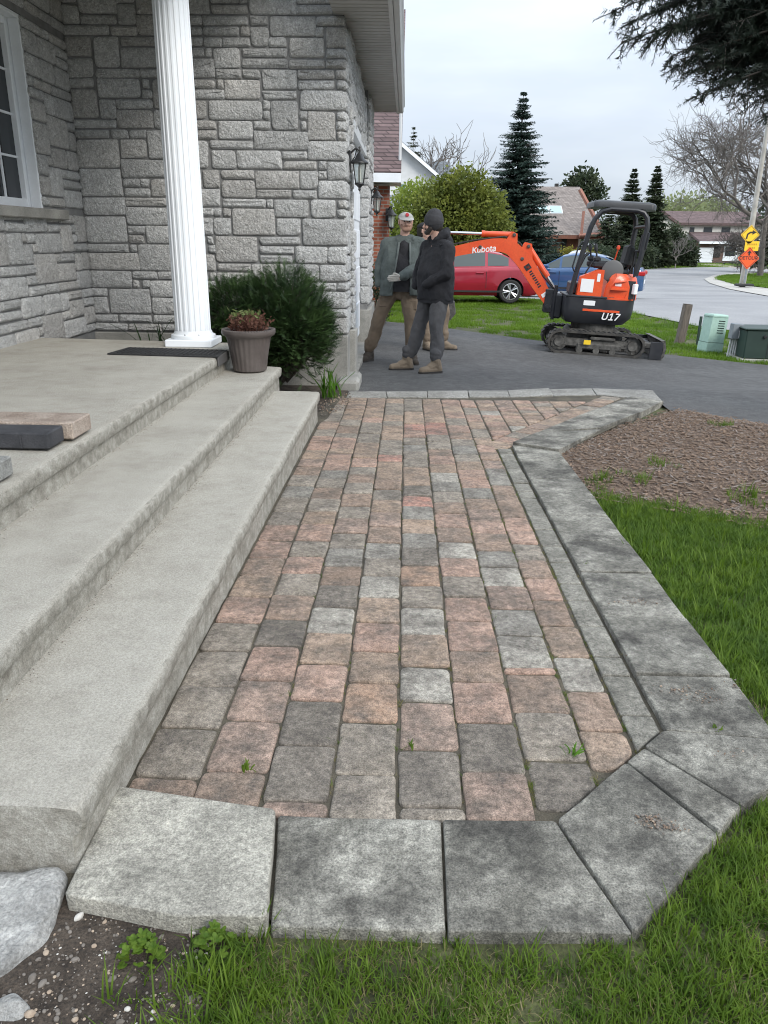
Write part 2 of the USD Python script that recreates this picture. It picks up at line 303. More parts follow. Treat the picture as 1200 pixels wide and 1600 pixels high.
def P2(*pts): return [tuple(atg(*p)[:2]) for p in pts]
walk_end = [tuple(atw(*p)[:2]) for p in [(545, 614), (700, 612), (930, 608), (1037, 628)]]
drive_poly = Polygon([(-0.9, 7.6), (0.5, 7.75), (2.55, 7.75)] + P2((1045, 645), (1200, 668)) + [(5.5, 6.2), (9.0, 7.5)] + P2((1330, 590), (1200, 573), (1120, 565), (1040, 556), (940, 546), (830, 533), (720, 518), (640, 508), (600, 504)) + [(-1.2, 14.6), (-1.2, 9)]).buffer(0)
obj('driveway', drape(drive_poly, 0.026, step=0.4).arrays(), m_asphalt, smooth=True, kind='structure', label='dark asphalt driveway between the walkway and the lawn strip', cat='driveway')
street_near = [(300, 448), (560, 455), (690, 461), (870, 471), (1000, 492), (1100, 513), (1200, 524), (1330, 540)]
street_far = [(1330, 462), (1200, 460), (1140, 450), (1112, 441), (1106, 436), (1120, 430), (1150, 427), (1200, 424.5), (1330, 424), (1330, 421), (1200, 419), (1110, 417.5), (1060, 419), (990, 421), (940, 422), (850, 424), (700, 426), (300, 426)]
st = Polygon(P2(*street_near) + P2(*street_far)).buffer(0)
obj('street', drape(st, 0.022).arrays(), m_street, smooth=True, kind='structure', label='pale grey street curving past the lawns', cat='road')
isl = Polygon(P2((1330, 455), (1200, 452), (1150, 446), (1124, 439), (1122, 435), (1140, 431), (1200, 428), (1330, 427)))
kerbp = Polygon(P2((1330, 466), (1200, 464), (1140, 453), (1108, 443), (1100, 437), (1116, 430.5), (1150, 427.2), (1200, 425), (1330, 424.6))).buffer(0)
obj('corner_kerb', drape(kerbp, 0.05).arrays(), m_conc_far, smooth=True, kind='structure', label='pale concrete kerb sweeping round the grass corner by the pole', cat='kerb')
obj('corner_lawn', drape(isl.buffer(0), 0.09).arrays(), m_grass_base, smooth=True, kind='structure', label='rounded grass corner at the foot of the sign pole', cat='lawn')
obj('side_drive', drape(Polygon(P2((1085, 413), (1115, 412), (1200, 418.5), (1330, 421), (1330, 424), (1200, 421.5), (1120, 417))).buffer(0), 0.03).arrays(), MAT('pink_drive', (0.36, 0.29, 0.26), (0.42, 0.35, 0.31), rough=0.9), smooth=True, kind='structure', label='pinkish driveway leading to the white garage door', cat='driveway')
obj('far_path', drape(Polygon(P2((690, 417), (860, 415.5), (930, 414.5), (932, 412), (860, 411), (690, 410))).buffer(0), 0.03).arrays(), m_conc_far, smooth=True, kind='structure', label='pale drive in front of the brown roofed house', cat='driveway')
mulch_line = [atz(870, 708, -.1), atz(1037, 640, -.12), atz(1200, 668, -.12)]
mulch_poly = Polygon([(1.10, 4.5), (1.10, 5.55), (1.35, 5.9), (2.62, 7.35), tuple(atz(1200, 666, -.13)[:2]), (5.5, 6.1), (5.5, 3.2), (3.4, 3.35), (2.6, 3.7), (2.0, 3.95), (1.55, 4.25)])
def mz(x, y):
    d = np.array([mulch_poly.exterior.distance(__import__('shapely').Point(a, b)) for a, b in zip(np.atleast_1d(x), np.atleast_1d(y))])
    return gz(y) + 0.10 * np.minimum(d / 0.5, 1) * (0.6 + 0.4 * meshkit.noise(np.stack([np.atleast_1d(x) * 1.5, np.atleast_1d(y) * 1.5, 0 * d], -1)))
mb_ = MB()
for y_ in np.arange(3.1, 7.5, .1):
    for x_ in np.arange(1.0, 5.6, .1):
        c_ = mulch_poly.intersection(sbox(x_, y_, x_ + .1, y_ + .1))
        for g_ in getattr(c_, 'geoms', [c_]):
            if g_.geom_type == 'Polygon' and g_.area > 1e-6:
                q_ = np.array(g_.exterior.coords)[:-1]; q_ = q_ if g_.exterior.is_ccw else q_[::-1]
                mb_.add(np.column_stack([q_, mz(q_[:, 0], q_[:, 1]) + .012]), [[0, k_, k_ + 1] for k_ in range(1, len(q_) - 1)])
vm_ = trimesh.Trimesh(*mb_.arrays(), process=True)
obj('mulch_bed', vm_, m_mulch, smooth=True, kind='structure', label='brown mulch bed beyond the kerb slabs', cat='mulch bed')
soil_poly = Polygon([(-2.2, 0.5), (-0.42, 0.5), (-0.36, 1.0), (-0.34, 1.2), (-0.45, 1.33), (-0.72, 1.40), (-2.2, 1.42)])
obj('soil_patch', drape(soil_poly, 0.008, step=0.1).arrays(), m_soil, smooth=True, kind='structure', label='bare stony soil below the corner of the steps', cat='soil')
obj('planting_bed', drape(Polygon([(-3.6, 6.9), (-1.25, 6.6), (-0.62, 6.35), (-0.52, 7.2), (-0.60, 8.28), (-3.6, 8.28)]), 0.03, step=0.2).arrays(), m_soil, smooth=True, kind='structure', label='narrow planting bed between porch and stone wall', cat='soil')

# ---------------------------------------------------------------- the paver walk
rng = np.random.default_rng(7)
walk = thing('walkway', 'block paved walkway with grey slab border beside the concrete steps', 'walkway', kind='structure')
def wz(x, y): return SL * np.asarray(y)
def block(poly, rr=0.014, top=0.0, bev=0.007, depth=0.05, tilt=0.0022, n=3, bulge=0.0015, lump=0.0):
    """A stone of any outline: rounded corners, worn edges, a slightly uneven top on the slope of the walk."""
    pg = Polygon(poly)
    if not pg.is_valid or pg.area < 2e-4: return None
    pts = np.array(pg.exterior.coords)[:-1]
    if pg.exterior.is_ccw is False: pts = pts[::-1]
    out = []
    for i in range(len(pts)):
        a, b, c = pts[i - 1], pts[i], pts[(i + 1) % len(pts)]
        la, lc = np.linalg.norm(a - b), np.linalg.norm(c - b); r = min(rr * rng.uniform(0.6, 1.5), la * 0.4, lc * 0.4)
        p, q = b + (a - b) / max(la, 1e-6) * r, b + (c - b) / max(lc, 1e-6) * r
        for t in np.linspace(0, 1, n): out.append((1 - t) ** 2 * p + 2 * t * (1 - t) * b + t * t * q)
        if lc > 0.13:
            for t in (0.35, 0.65):
                m_ = b + (c - b) * t; nn = np.array([c[1] - b[1], b[0] - c[0]]) / lc; out.append(m_ + nn * rng.uniform(-0.003, 0.0012))
    o = np.array(out); ce = o.mean(0); k = len(o)
    sc = np.abs(o - ce).max(0) + 1e-6
    ins = ce + (o - ce) * (1 - np.minimum(bev * 1.6 / sc, 0.4)); mid = ce + (o - ce) * (1 - np.minimum(bev * 0.45 / sc, 0.3))
    hull = o
    tx, ty, tz = rng.normal(0, tilt / 0.1, 2).tolist() + [rng.normal(0, tilt)]
    zz = lambda p, dz: wz(p[:, 0], p[:, 1]) + top + tz + (p - ce) @ [tx, ty] * 0.5 + dz
    in2 = ce + (o - ce) * 0.45
    rings = [np.column_stack([hull, zz(hull, -depth)]), np.column_stack([hull, zz(hull, -bev) + rng.normal(0, bev * 0.15 + lump * 0.3, k)]), np.column_stack([mid, zz(mid, -bev * 0.3) + rng.normal(0, bev * 0.1, k)]),
             np.column_stack([ins, zz(ins, 0) + rng.normal(0, 0.0005 + lump * 0.2, k)]), np.column_stack([in2, zz(in2, bulge) + rng.normal(0, 0.0006 + lump * 0.4, k)])]
    v = np.vstack(rings + [np.array([[*ce, zz(ce[None], bulge)[0]]])]); f = []
    for r in range(4):
        for i in range(k): f.append([r * k + i, r * k + (i + 1) % k, (r + 1) * k + (i + 1) % k, (r + 1) * k + i])
    f = np.array(f); tri = np.vstack([f[:, [0, 1, 2]], f[:, [0, 2, 3]], [[4 * k + i, 4 * k + (i + 1) % k, 5 * k] for i in range(k)]])
    return v, tri
# joints between the courses, traced down the photographed walk: picture row of each joint and the colour of the stone that follows
cols = [
 [(-.724, -.535), '1250B1214G1137G1072G1017G972P932T898B870P843P819D799G777U759G742B728M716T702P692P681G670B658G644G632B621'],
 [(-.535, -.352), '1271B1205M1125M1062P1008D967B929G895P869G844P818T798G779B761G747U734P719P707T700P684G676B665G655T640B628T621'],
 [(-.352, -.172), '1280M1253D1163D1093P1036T988L948D913B884U856G832M810G790B771G755B741G728P715T691G676G660P652T636B621'],
 [(-.172, .005), '1281G1208G1128O1066T1016P971T932L899G871U847B822M800T780G764B749T736T720R710G698G687T676T665G657T648G630T622'],
 [(.005, .183), '1283G1260D1170M1095L1041T991L949G915O884D856U833T811U791R774D758T742T729G717G705U694G683P672R662T643G622'],
 [(.183, .367), '1284M1207D1128P1065B1016P969P932G900P872L846B823P801B784G767U752L738T725P712B701G690G679R659T648B631T623'],
 [(.367, .552), '1256D1187G1112B1052P1042L992U950M915L885U860B833P814M795B778U762P748P734T721G710U697G685B675P664G653P644T634P623'],
 [(.552, .695), '1194T1142B1079L1026T977B937P903B875G849P828P808B789B772B757U731M718B706P694T683G670T658P648G636P622']]
kin = [(-.735, 1.652), (-.295, 1.572), (.119, 1.578), (.409, 1.59), (.804, 1.992), (.815, 3.0), (.815, 5.56)]     # inner edge of the border
kfar = [tuple(atw(*p)[:2]) for p in [(800, 695), (905, 652), (985, 621)]]
field = Polygon([(-.725, 1.652), (-.295, 1.577), (.119, 1.583), (.409, 1.595), (.800, 1.999), (.806, 5.56), (kfar[2][0] - .02, kfar[2][1]), (kfar[2][0] - .05, 7.52), (-.62, 7.52), (-.66, 6.5), (-.70, 6.3)]).buffer(0)
J = 0.0032
def paver(poly, c, **k):
    r = block(poly, **k)
    if r is not None: obj('paver', r, pav[c], walk, smooth=45)
import re
core = field.intersection(sbox(-1, 0, .70, 9))
diag_a, diag_b = np.array([.70, 5.50]), np.array(kfar[2]) + [-.12, .0]
dd = (diag_b - diag_a) / np.linalg.norm(diag_b - diag_a); dn = np.array([-dd[1], dd[0]])
wedge = Polygon([(.695, 5.62), tuple(diag_a + dn * .17), tuple(diag_b + dn * .17), (kfar[2][0] - .15, 7.52), (.695, 7.52)]).buffer(0)
for (x0, x1), s in cols:
    row = [(float(a), b) for a, b in re.findall(r'(\d+)([A-Z]?)', s)]
    cx = (x0 + x1) / 2
    yy = [atw(600 + 12, 800)[1] for _ in ()]
    def y_of(py):
        lo, hi = 0.5, 12.0
        for _ in range(40):
            m = (lo + hi) / 2; d = np.array([cx, m, SL * m]) - EYE; r = 800 - F * (d @ UP) / (d @ FW)
            lo, hi = (m, hi) if r > py else (lo, m)
        return lo
    ysj = [y_of(a) for a, _ in row]; ysj[0] -= 0.03 if ysj[0] < 3 else 0
    for i in range(len(row) - 1):
        a, b = ysj[i], ysj[i + 1]
        if a > 7.5: break
        b = min(b, 7.515)
        sk = rng.uniform(-.004, .004, 4)
        q = Polygon([(x0 + J + sk[0], a + J + sk[1]), (x1 - J + sk[2], a + J + sk[3]), (x1 - J + sk[0], b - J + sk[3]), (x0 + J + sk[2], b - J + sk[1])]).intersection(core)
        for g in getattr(q, 'geoms', [q]):
            if g.geom_type == 'Polygon' and g.area > 8e-4:
                paver([p for p in np.array(g.simplify(0.002).exterior.coords)[:-1]], row[i][1], rr=0.017 if i < 14 else 0.012, n=3 if i < 16 else 2)
# the courses that fan out to the right near the driveway
x = .70; k = 0
while x < 2.0:
    y = 5.5 + rng.uniform(0, .12)
    while y < 7.5:
        h = rng.choice([.12, .15, .18, .21]); b = min(y + h, 7.515)
        q = Polygon([(x + J, y + J), (x + .18 - J, y + J), (x + .18 - J, b - J), (x + J, b - J)]).intersection(wedge)
        if q.geom_type == 'Polygon' and q.area > 1.5e-3: paver([p for p in np.array(q.simplify(0.003).exterior.coords)[:-1]], rng.choice(list('PTTBGPMBL')), n=2)
        y = b + (0 if b < 7.5 else 1)
    x += .182
L_ = np.linalg.norm(diag_b - diag_a); t = 0.02
while t < L_:
    h = rng.choice([.17, .2, .24]); a, b = diag_a + dd * t, diag_a + dd * min(t + h, L_)
    paver([a + dd * J - dn * .03, b - dd * J - dn * .03, b - dd * J + dn * .16, a + dd * J + dn * .16], rng.choice(list('PTBGTM')), n=2); t += h
# thin edge stones along the right border
y = 1.84
while y < 5.5:
    h = rng.choice([.13, .17, .21, .24]); b = min(y + h, 5.53)
    qe = Polygon([(.703, y + J), (.801, y + J), (.801, b - J), (.703, b - J)]).intersection(field)
    r = block(list(np.array(qe.simplify(.002).exterior.coords)[:-1]), rr=.005, bev=.004, n=2) if qe.geom_type == 'Polygon' and qe.area > 1e-3 else None
    if r is not None: obj('edge_stone', r, m_edge, walk, smooth=45)
    y = b
# border slabs
kout = [(-.715, 1.262), (-.257, 1.225), (.118, 1.232), (.508, 1.248), (.804, 1.555), (.925, 1.66), (1.138, 1.97), (1.150, 2.03)]
G_ = 0.0028
def slab(pts, m=None, top=0.012, **k):
    pg = Polygon(pts).buffer(-G_, join_style=2)
    pts = [p for p in np.array(pg.exterior.coords)[:-1]]
    r = block(pts, rr=0.006, top=top, bev=0.005, depth=0.09, tilt=0.002, lump=0.0004, n=2)
    obj('border_slab', r, m or m_slab, walk, smooth=45, **k)
slab([(-.735, 1.655), (-.300, 1.575), (-.262, 1.236), (-.45, 1.232), (-.725, 1.285)], m_slab_l, 0.03, label='pale worn slab at the foot of the steps')
slab([(-.300, 1.575), (.119, 1.578), (.115, 1.235), (-.262, 1.236)])
slab([(.119, 1.578), (.409, 1.59), (.512, 1.247), (.115, 1.235)])
slab([(.409, 1.59), (.652, 1.838), (.808, 1.555), (.512, 1.247)])
slab([(.652, 1.838), (.722, 1.908), (.905, 1.655), (.808, 1.555)])
slab([(.722, 1.908), (.804, 1.992), (1.138, 1.955), (1.02, 1.735), (.905, 1.655)])
rows = [1992 * .001] + [atw(*p)[1] for p in [(1000, 1058), (950, 966), (915, 897), (887, 847), (865, 808), (842, 777), (825, 750), (810, 722), (800, 697)]]
for a, b in zip(rows[:-1], rows[1:]):
    xo = lambda y: 1.138 + .012 * rng.uniform(-1, 1)
    bo = b if b < 5.4 else 5.42
    slab([(.812, a), (1.14, a - (.035 if a < 2.1 else 0)), (1.14, bo), (.812 if b < 5.4 else .82, b)])
ko = [tuple(atw(*p)[:2]) for p in [(872, 707), (940, 671), (1000, 648), (1037, 629)]]
ki = [tuple(atw(*p)[:2]) for p in [(800, 697), (838, 679), (898, 655), (985, 622)]]
ko[0] = (1.135, 5.42)
for i in range(3): slab([ki[i], ko[i], ko[i + 1], ki[i + 1]], top=0.02)
fe = [atw(*p)[:2] for p in [(540, 622), (605, 621), (668, 621), (733, 621), (797, 620), (865, 618), (932, 617), (985, 622)]]
fo = [atw(*p)[:2] for p in [(545, 611), (603, 612), (668, 611), (731, 611), (793, 610), (858, 608), (925, 607), (1020, 610)]]
for i in range(7): slab([fe[i], fo[i], fo[i + 1], fe[i + 1]], m_slab_m, 0.003)
slab([fe[7], fo[7], ko[3]], m_slab_m, 0.008)
base = Polygon([(-.76, 1.35), (-.3, 1.27), (.5, 1.29), (.88, 1.66), (1.1, 2.0), (1.1, 5.4), ko[3], fo[7], fo[0], (-.72, 7.4), (-.78, 6.4)]).buffer(0)
obj('joint_bed', drape(base, -0.0125, step=0.5, zf=lambda x, y: SL * y + .003).arrays(), m_joint, walk, smooth=True)

# ---------------------------------------------------------------- porch and steps
porch = thing('porch_steps', 'pale concrete porch with two long worn steps beside the walkway', 'steps')
def step(name, x_edge, x_back, y0, y1, z0, ztop, nose, parent, slope=0.0, m=None, rec=0.028, seed=0):
    prof = [(x_back, z0), (x_back, ztop), (x_edge - .30, ztop), (x_edge - .10, ztop), (x_edge - .03, ztop), (x_edge - .010, ztop - .004), (x_edge - .001, ztop - .014), (x_edge, ztop - nose * .5), (x_edge - .004, ztop - nose + .008), (x_edge - rec * .7, ztop - nose - .004), (x_edge - rec, ztop - nose - .02), (x_edge - rec, (z0 + ztop - nose) / 2), (x_edge - rec + .006, z0)]
    n = int((y1 - y0) / 0.045); yv = np.r_[y0, np.linspace(y0 + .012, y1 - .012, n), y1]; k = len(prof); V = []
    for i, y in enumerate(yv):
        nz = meshkit.fbm(np.array([[p[0] * 3, y * 5.5, p[1] * 9 + seed] for p in prof]), 4, seed) - .5
        nz2 = meshkit.noise(np.array([[j * 1.7, y * 30, seed] for j in range(k)]), seed) - .5
        for j, p in enumerate(prof):
            a = 0 if j < 3 else (.010 if j in (6, 7, 8, 9) else .006)
            e = -.014 if i in (0, len(yv) - 1) and 3 < j else 0
            V.append((p[0] + a * (1.6 * nz[j] + .8 * nz2[j]) + e * .5, y, p[1] + slope * (x_edge - p[0]) * (j in (1, 2, 3)) + (a * .8 * nz[j] if j > 4 else .0016 * nz2[j]) + (e if j in (4, 5, 6) else 0) * .4))
    f = []
    for i in range(len(yv) - 1):
        for j in range(k): a, b = i * k + j, i * k + (j + 1) % k; f.append([a, a + k, b + k, b])
    V = np.array(V); F3 = np.array(f); tri = np.vstack([F3[:, [0, 1, 2]], F3[:, [0, 2, 3]], [[0, j, j + 1] for j in range(1, k - 1)], [[(len(yv) - 1) * k, (len(yv) - 1) * k + j + 1, (len(yv) - 1) * k + j] for j in range(1, k - 1)]])
    nt = np.cross(V[tri[:, 1]] - V[tri[:, 0]], V[tri[:, 2]] - V[tri[:, 0]])
    return obj(name, (V, tri), m or m_porch, parent, smooth=40)
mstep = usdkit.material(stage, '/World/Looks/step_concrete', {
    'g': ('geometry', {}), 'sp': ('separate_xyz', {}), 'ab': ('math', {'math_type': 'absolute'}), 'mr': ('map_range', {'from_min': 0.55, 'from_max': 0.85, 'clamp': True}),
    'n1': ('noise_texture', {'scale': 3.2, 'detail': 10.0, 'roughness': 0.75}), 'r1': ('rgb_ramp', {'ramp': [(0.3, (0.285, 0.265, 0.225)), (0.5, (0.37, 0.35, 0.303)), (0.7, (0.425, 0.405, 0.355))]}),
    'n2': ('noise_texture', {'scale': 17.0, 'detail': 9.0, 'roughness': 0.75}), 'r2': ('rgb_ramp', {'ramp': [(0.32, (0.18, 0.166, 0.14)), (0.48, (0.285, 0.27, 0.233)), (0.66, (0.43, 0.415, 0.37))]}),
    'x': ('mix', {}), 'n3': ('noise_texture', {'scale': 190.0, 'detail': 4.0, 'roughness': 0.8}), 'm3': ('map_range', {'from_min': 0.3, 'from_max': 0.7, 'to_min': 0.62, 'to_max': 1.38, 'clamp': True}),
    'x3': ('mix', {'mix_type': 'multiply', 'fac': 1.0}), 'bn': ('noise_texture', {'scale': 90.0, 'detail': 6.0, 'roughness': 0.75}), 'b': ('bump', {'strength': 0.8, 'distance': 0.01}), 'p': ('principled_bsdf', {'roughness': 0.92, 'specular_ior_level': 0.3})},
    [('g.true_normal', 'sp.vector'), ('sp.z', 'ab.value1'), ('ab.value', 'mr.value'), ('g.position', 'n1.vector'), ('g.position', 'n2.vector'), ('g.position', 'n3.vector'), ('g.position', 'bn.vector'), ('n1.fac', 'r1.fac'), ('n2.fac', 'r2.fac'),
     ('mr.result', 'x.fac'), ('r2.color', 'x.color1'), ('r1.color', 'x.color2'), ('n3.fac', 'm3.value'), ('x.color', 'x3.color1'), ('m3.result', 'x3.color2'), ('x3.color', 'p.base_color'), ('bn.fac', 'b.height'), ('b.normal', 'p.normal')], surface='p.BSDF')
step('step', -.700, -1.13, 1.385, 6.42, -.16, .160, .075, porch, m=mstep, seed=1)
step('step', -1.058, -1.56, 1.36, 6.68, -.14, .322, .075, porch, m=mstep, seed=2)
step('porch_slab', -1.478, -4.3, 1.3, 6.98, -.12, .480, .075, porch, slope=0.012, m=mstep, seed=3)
# ---------------------------------------------------------------- the stone house
rs = random.Random(11)
def ashlar(nu, nv, seed, big=1.0):
    """Stones of mixed sizes packed on a grid of cells, as a mason lays random ashlar."""
    r = random.Random(seed); g = np.zeros((nu, nv), bool); out = []
    kinds = [((5, 3), 3.0 * big), ((6, 2), 3.0), ((5, 2), 5), ((4, 2), 4), ((3, 2), 4.5), ((3, 3), 2.0), ((2, 2), 1.6), ((4, 1), 5.5), ((5, 1), 5), ((3, 1), 3.2), ((2, 1), 1.2), ((1, 1), .25)]
    for v in range(nv):
        for u in range(nu):
            if g[u, v]: continue
            opts = [(k, w) for k, w in kinds if u + k[0] <= nu and v + k[1] <= nv and not g[u:u + k[0], v:v + k[1]].any()]
            if not opts: opts = [((1, 1), 1)]
            (a, b), = r.choices([o[0] for o in opts], [o[1] for o in opts]); g[u:u + a, v:v + b] = True; out.append((u, v, a, b))
    return out
def stone(mb, O, U, V, N, u0, v0, u1, v1, r, proud=0.022, gap=0.0055):
    """One rock-faced stone on a wall plane: rounded outline, swelling face."""
    O, U, V, N = (np.asarray(a, float) for a in (O, U, V, N))
    u0, u1, v0, v1 = u0 + gap, u1 - gap, v0 + gap, v1 - gap
    j = lambda s: r.uniform(-s, s)
    w, h = u1 - u0, v1 - v0; cr = min(.028, .26 * min(w, h))
    cs = [cr * r.choice([.5, .7, 1.0, 1.3]) for _ in range(4)]
    o = []
    for (cx, cy, sx, sy), c in zip([(u0, v0, 1, 1), (u1, v0, -1, 1), (u1, v1, -1, -1), (u0, v1, 1, -1)], cs):
        jx, jy = j(.006), j(.005)
        a, b, m_ = (cx + sx * 0 + jx, cy + sy * c + jy), (cx + sx * c + jx, cy + jy), (cx + sx * c * .3 + jx, cy + sy * c * .3 + jy)
        o += [a, m_, b] if sx * sy > 0 else [b, m_, a]
    o = np.array(o); ce = o.mean(0); k = len(o); d = np.abs(o - ce).max(0)
    ring = lambda t, n, s: np.column_stack([ce + (o - ce) * (1 - np.minimum(t / d, .5)), np.full(k, n) + np.array([j(s) for _ in range(k)])])
    P = np.vstack([ring(0, -.012, 0), ring(.001, proud * .45, .003), ring(.014, proud * .95, .005), ring(.45 * d.min() + .01, proud * 1.25, .008), [[*ce, proud * 1.2 + j(.006)]]])
    f = []
    for q in range(3):
        for i in range(k): f.append([q * k + i, q * k + (i + 1) % k, (q + 1) * k + (i + 1) % k, (q + 1) * k + i])
    f = np.array(f); tri = np.vstack([f[:, [0, 1, 2]], f[:, [0, 2, 3]], [[3 * k + i, 3 * k + (i + 1) % k, 4 * k] for i in range(k)]])
    W = O + P[:, :1] * U + P[:, 1:2] * V + P[:, 2:] * N
    if np.dot(np.cross(U, V), N) < 0: tri = tri[:, ::-1]
    return mb.add(W, tri)
house = thing('stone_house', 'grey stone house with white garage door and deep eaves at the left', 'house')
XL, YF, XR = -3.30, 8.30, -.625           # window wall, facing wall, garage face
CU = 0.0885
# facing wall
fw_ = MB().box((XL - .3, YF, .30), (XR - .012, YF + .2, 4.1)).build('front_wall', m_mortar, house, smooth=False)
nu = int(round((XR - XL) / CU)); cu = (XR - XL) / nu
for (u, v, a, b) in ashlar(nu, 41, 5):
    z0 = .42 + v * CU
    if z0 > 3.75: continue
    du = [rs.uniform(-.012, .012) for _ in range(2)]
    u0 = XL + u * cu + (du[0] if u else 0); u1 = XL + (u + a) * cu + (du[1] if u + a < nu else .02)
    stone(MB_ := MB(), (0, YF, 0), (1, 0, 0), (0, 0, 1), (0, -1, 0), u0, z0, u1, z0 + b * CU, rs, proud=.022 if u + a < nu else .026).build('stone', rs.choice([m_stone, m_stone, m_stone2]), fw_, smooth=50)
# window wall, with the opening
WY0, WY1, WZ0, WZ1 = 5.35, 7.42, 1.60, 3.13
ww = MB()
for lo, hi in [((XL - .35, 3.6, .3), (XL, YF, WZ0)), ((XL - .35, 3.6, WZ1), (XL, YF, 4.1)), ((XL - .35, WY1, WZ0), (XL, YF, WZ1)), ((XL - .35, 3.6, WZ0), (XL, WY0, WZ1))]: ww.box(lo, hi)
ww = ww.build('window_wall', m_mortar, house, smooth=False)
def wall_stones(nc, y_to, z_from, z_to, seed, parent, ret=False):
    for (u, v, a, b) in ashlar(nc, int(round((z_to - z_from) / CU)), seed):
        y1 = y_to - u * CU; y0 = y_to - (u + a) * CU; z0 = z_from + v * CU
        mb = stone(MB(), (XL, 0, 0), (0, 1, 0), (0, 0, 1), (1, 0, 0), y0 + rs.uniform(-.01, .01) * (u + a < nc), z0, y1 + rs.uniform(-.01, .01) * (u > 0), z0 + b * CU, rs)
        if ret and u + a == nc: stone(mb, (0, WY1, 0), (1, 0, 0), (0, 0, 1), (0, -1, 0), XL - .30, z0, XL + .03, z0 + b * CU, rs, proud=.02)
        mb.build('stone', rs.choice([m_stone, m_stone, m_stone2]), parent, smooth=50)
wall_stones(10, YF, WZ0 + .02, WZ1 + .02, 21, ww, True)
wall_stones(30, YF, .42, WZ0 - .07, 22, ww)
wall_stones(18, YF, WZ1 + .05, 3.9, 23, ww)
MB().box((XL - .3, WY0 - .1, WZ0 - .085), (XL + .085, WY1 + .34, WZ0 + .0), c=.008).build('window_sill', m_found, house)
win = sub('window', house)
fx = XL - .13
fr = MB()
for lo, hi in [((fx - .04, WY0, WZ0 + .003), (fx + .03, WY0 + .09, WZ1)), ((fx - .04, WY1 - .09, WZ0 + .003), (fx + .03, WY1, WZ1)), ((fx - .04, WY0 + .09, WZ1 - .09), (fx + .028, WY1 - .09, WZ1)), ((fx - .04, WY0 + .09, WZ0 + .003), (fx + .028, WY1 - .09, WZ0 + .08))]: fr.box(lo, hi, c=.006)
fr.box((fx + .031, WY1 - .035, WZ0 + .003), (XL - .005, WY1 - .002, WZ1 - .002), c=.004).box((fx + .031, WY0 + .1, WZ1 - .035), (XL - .005, WY1 - .037, WZ1 - .003), c=.004)
fr.build('frame', m_white, win)
MB().box((fx - .03, WY0 + .085, WZ0 + .075), (fx - .02, WY1 - .085, WZ1 - .085)).build('pane', m_dglass, win)
for k in range(1, 7):
    y = WY1 - .09 - k * .31
    if y > WY0 + .1: MB().box((fx - .018, y - .009, WZ0 + .08), (fx - .004, y + .009, WZ1 - .09)).build('glazing_bar', m_white, win)
for k in range(1, 4):
    z = WZ0 + .08 + k * (WZ1 - WZ0 - .17) / 4; MB().box((fx - .019, WY0 + .09, z - .009), (fx - .005, WY1 - .09, z + .009)).build('glazing_bar', m_white, win)
# garage face, piers and door
gf = MB()
gf.box((XR - .3, YF + .004, .30), (XR, 8.9, 3.37)).box((XR - .3, 8.9, 2.62), (XR, 12.15, 3.37)).box((XR - .3, 12.15, .30), (XR, 13.9, 3.37))
gf.box((XR - .001, 8.70, .43), (-.585, 8.9, 2.62)).box((XR - .001, 12.15, .3), (-.585, 13.75, 3.36))
gw = gf.build('garage_wall', m_mortar, house, smooth=False)
clad = MB()
for (u, v, a, b) in ashlar(60, 34, 31):
    y0, y1, z0, z1 = YF - .01 + u * CU, YF + (u + a) * CU, .42 + v * CU, .42 + (v + b) * CU
    if z1 > 3.4: continue
    if y0 >= 8.86 and y1 <= 12.2 and z1 < 2.68: continue
    if y0 < 8.9 and y1 > 8.9 and z0 < 2.62: y1 = 8.9
    if y0 < 12.15 < y1 and z0 < 2.62: y0 = 12.15
    xo = -.585 if (y0 > 8.68 and y1 < 8.92 and z1 < 2.65) or y0 > 12.1 else XR
    stone(clad, (xo, 0, 0), (0, 1, 0), (0, 0, 1), (1, 0, 0), y0, z0, y1, z1, rs, proud=.026)
for (y, xa, xb) in ((8.70, XR - .005, -.555), (12.15, -.70, -.555)):
    z = .44
    while z < 2.6:
        h = rs.choice([1, 2, 2, 3]) * CU; h = min(h, 2.66 - z); stone(clad, (0, y, 0), (1, 0, 0), (0, 0, 1), (0, -1, 0), xa, z, xb, z + h, rs, proud=.02); z += h
clad.build('stone_cladding', m_stone, gw, smooth=50, kind='stuff')
gd = sub('garage_door', house)
MB().box((-.78, 8.9, .0), (-.70, 12.15, 2.62)).build('door_panel', m_white, gd, smooth=False)
for k in range(5):
    for j in range(4): MB().box((-.702, 9.0 + j * .79, .12 + k * .5), (-.688, 9.7 + j * .79, .5 + k * .5), c=.006).build('raised_panel', m_white, gd)
MB().box((-.70, 8.902, 2.5), (-.60, 12.148, 2.618)).build('door_frame', m_trim, house)
fd = MB().box((XL - .3, YF - .03, -.4), (-.60, YF + .2, .41), c=.01).box((XR - .2, YF + .2, -.5), (-.605, 8.69, .60), c=.012)
fd.box((XR - .2, 8.665, -.5), (-.535, 8.93, .43), c=.012).box((XR - .2, 12.11, -.5), (-.535, 13.8, .36), c=.012).box((XR - .2, 8.93, -.5), (-.56, 12.11, -.12), c=.012)
fd.build('foundation', m_found, house)
MB().box((-.70, 8.0, -.4), (-.47, 8.64, -.02), c=.03).build('footing', m_found, house)
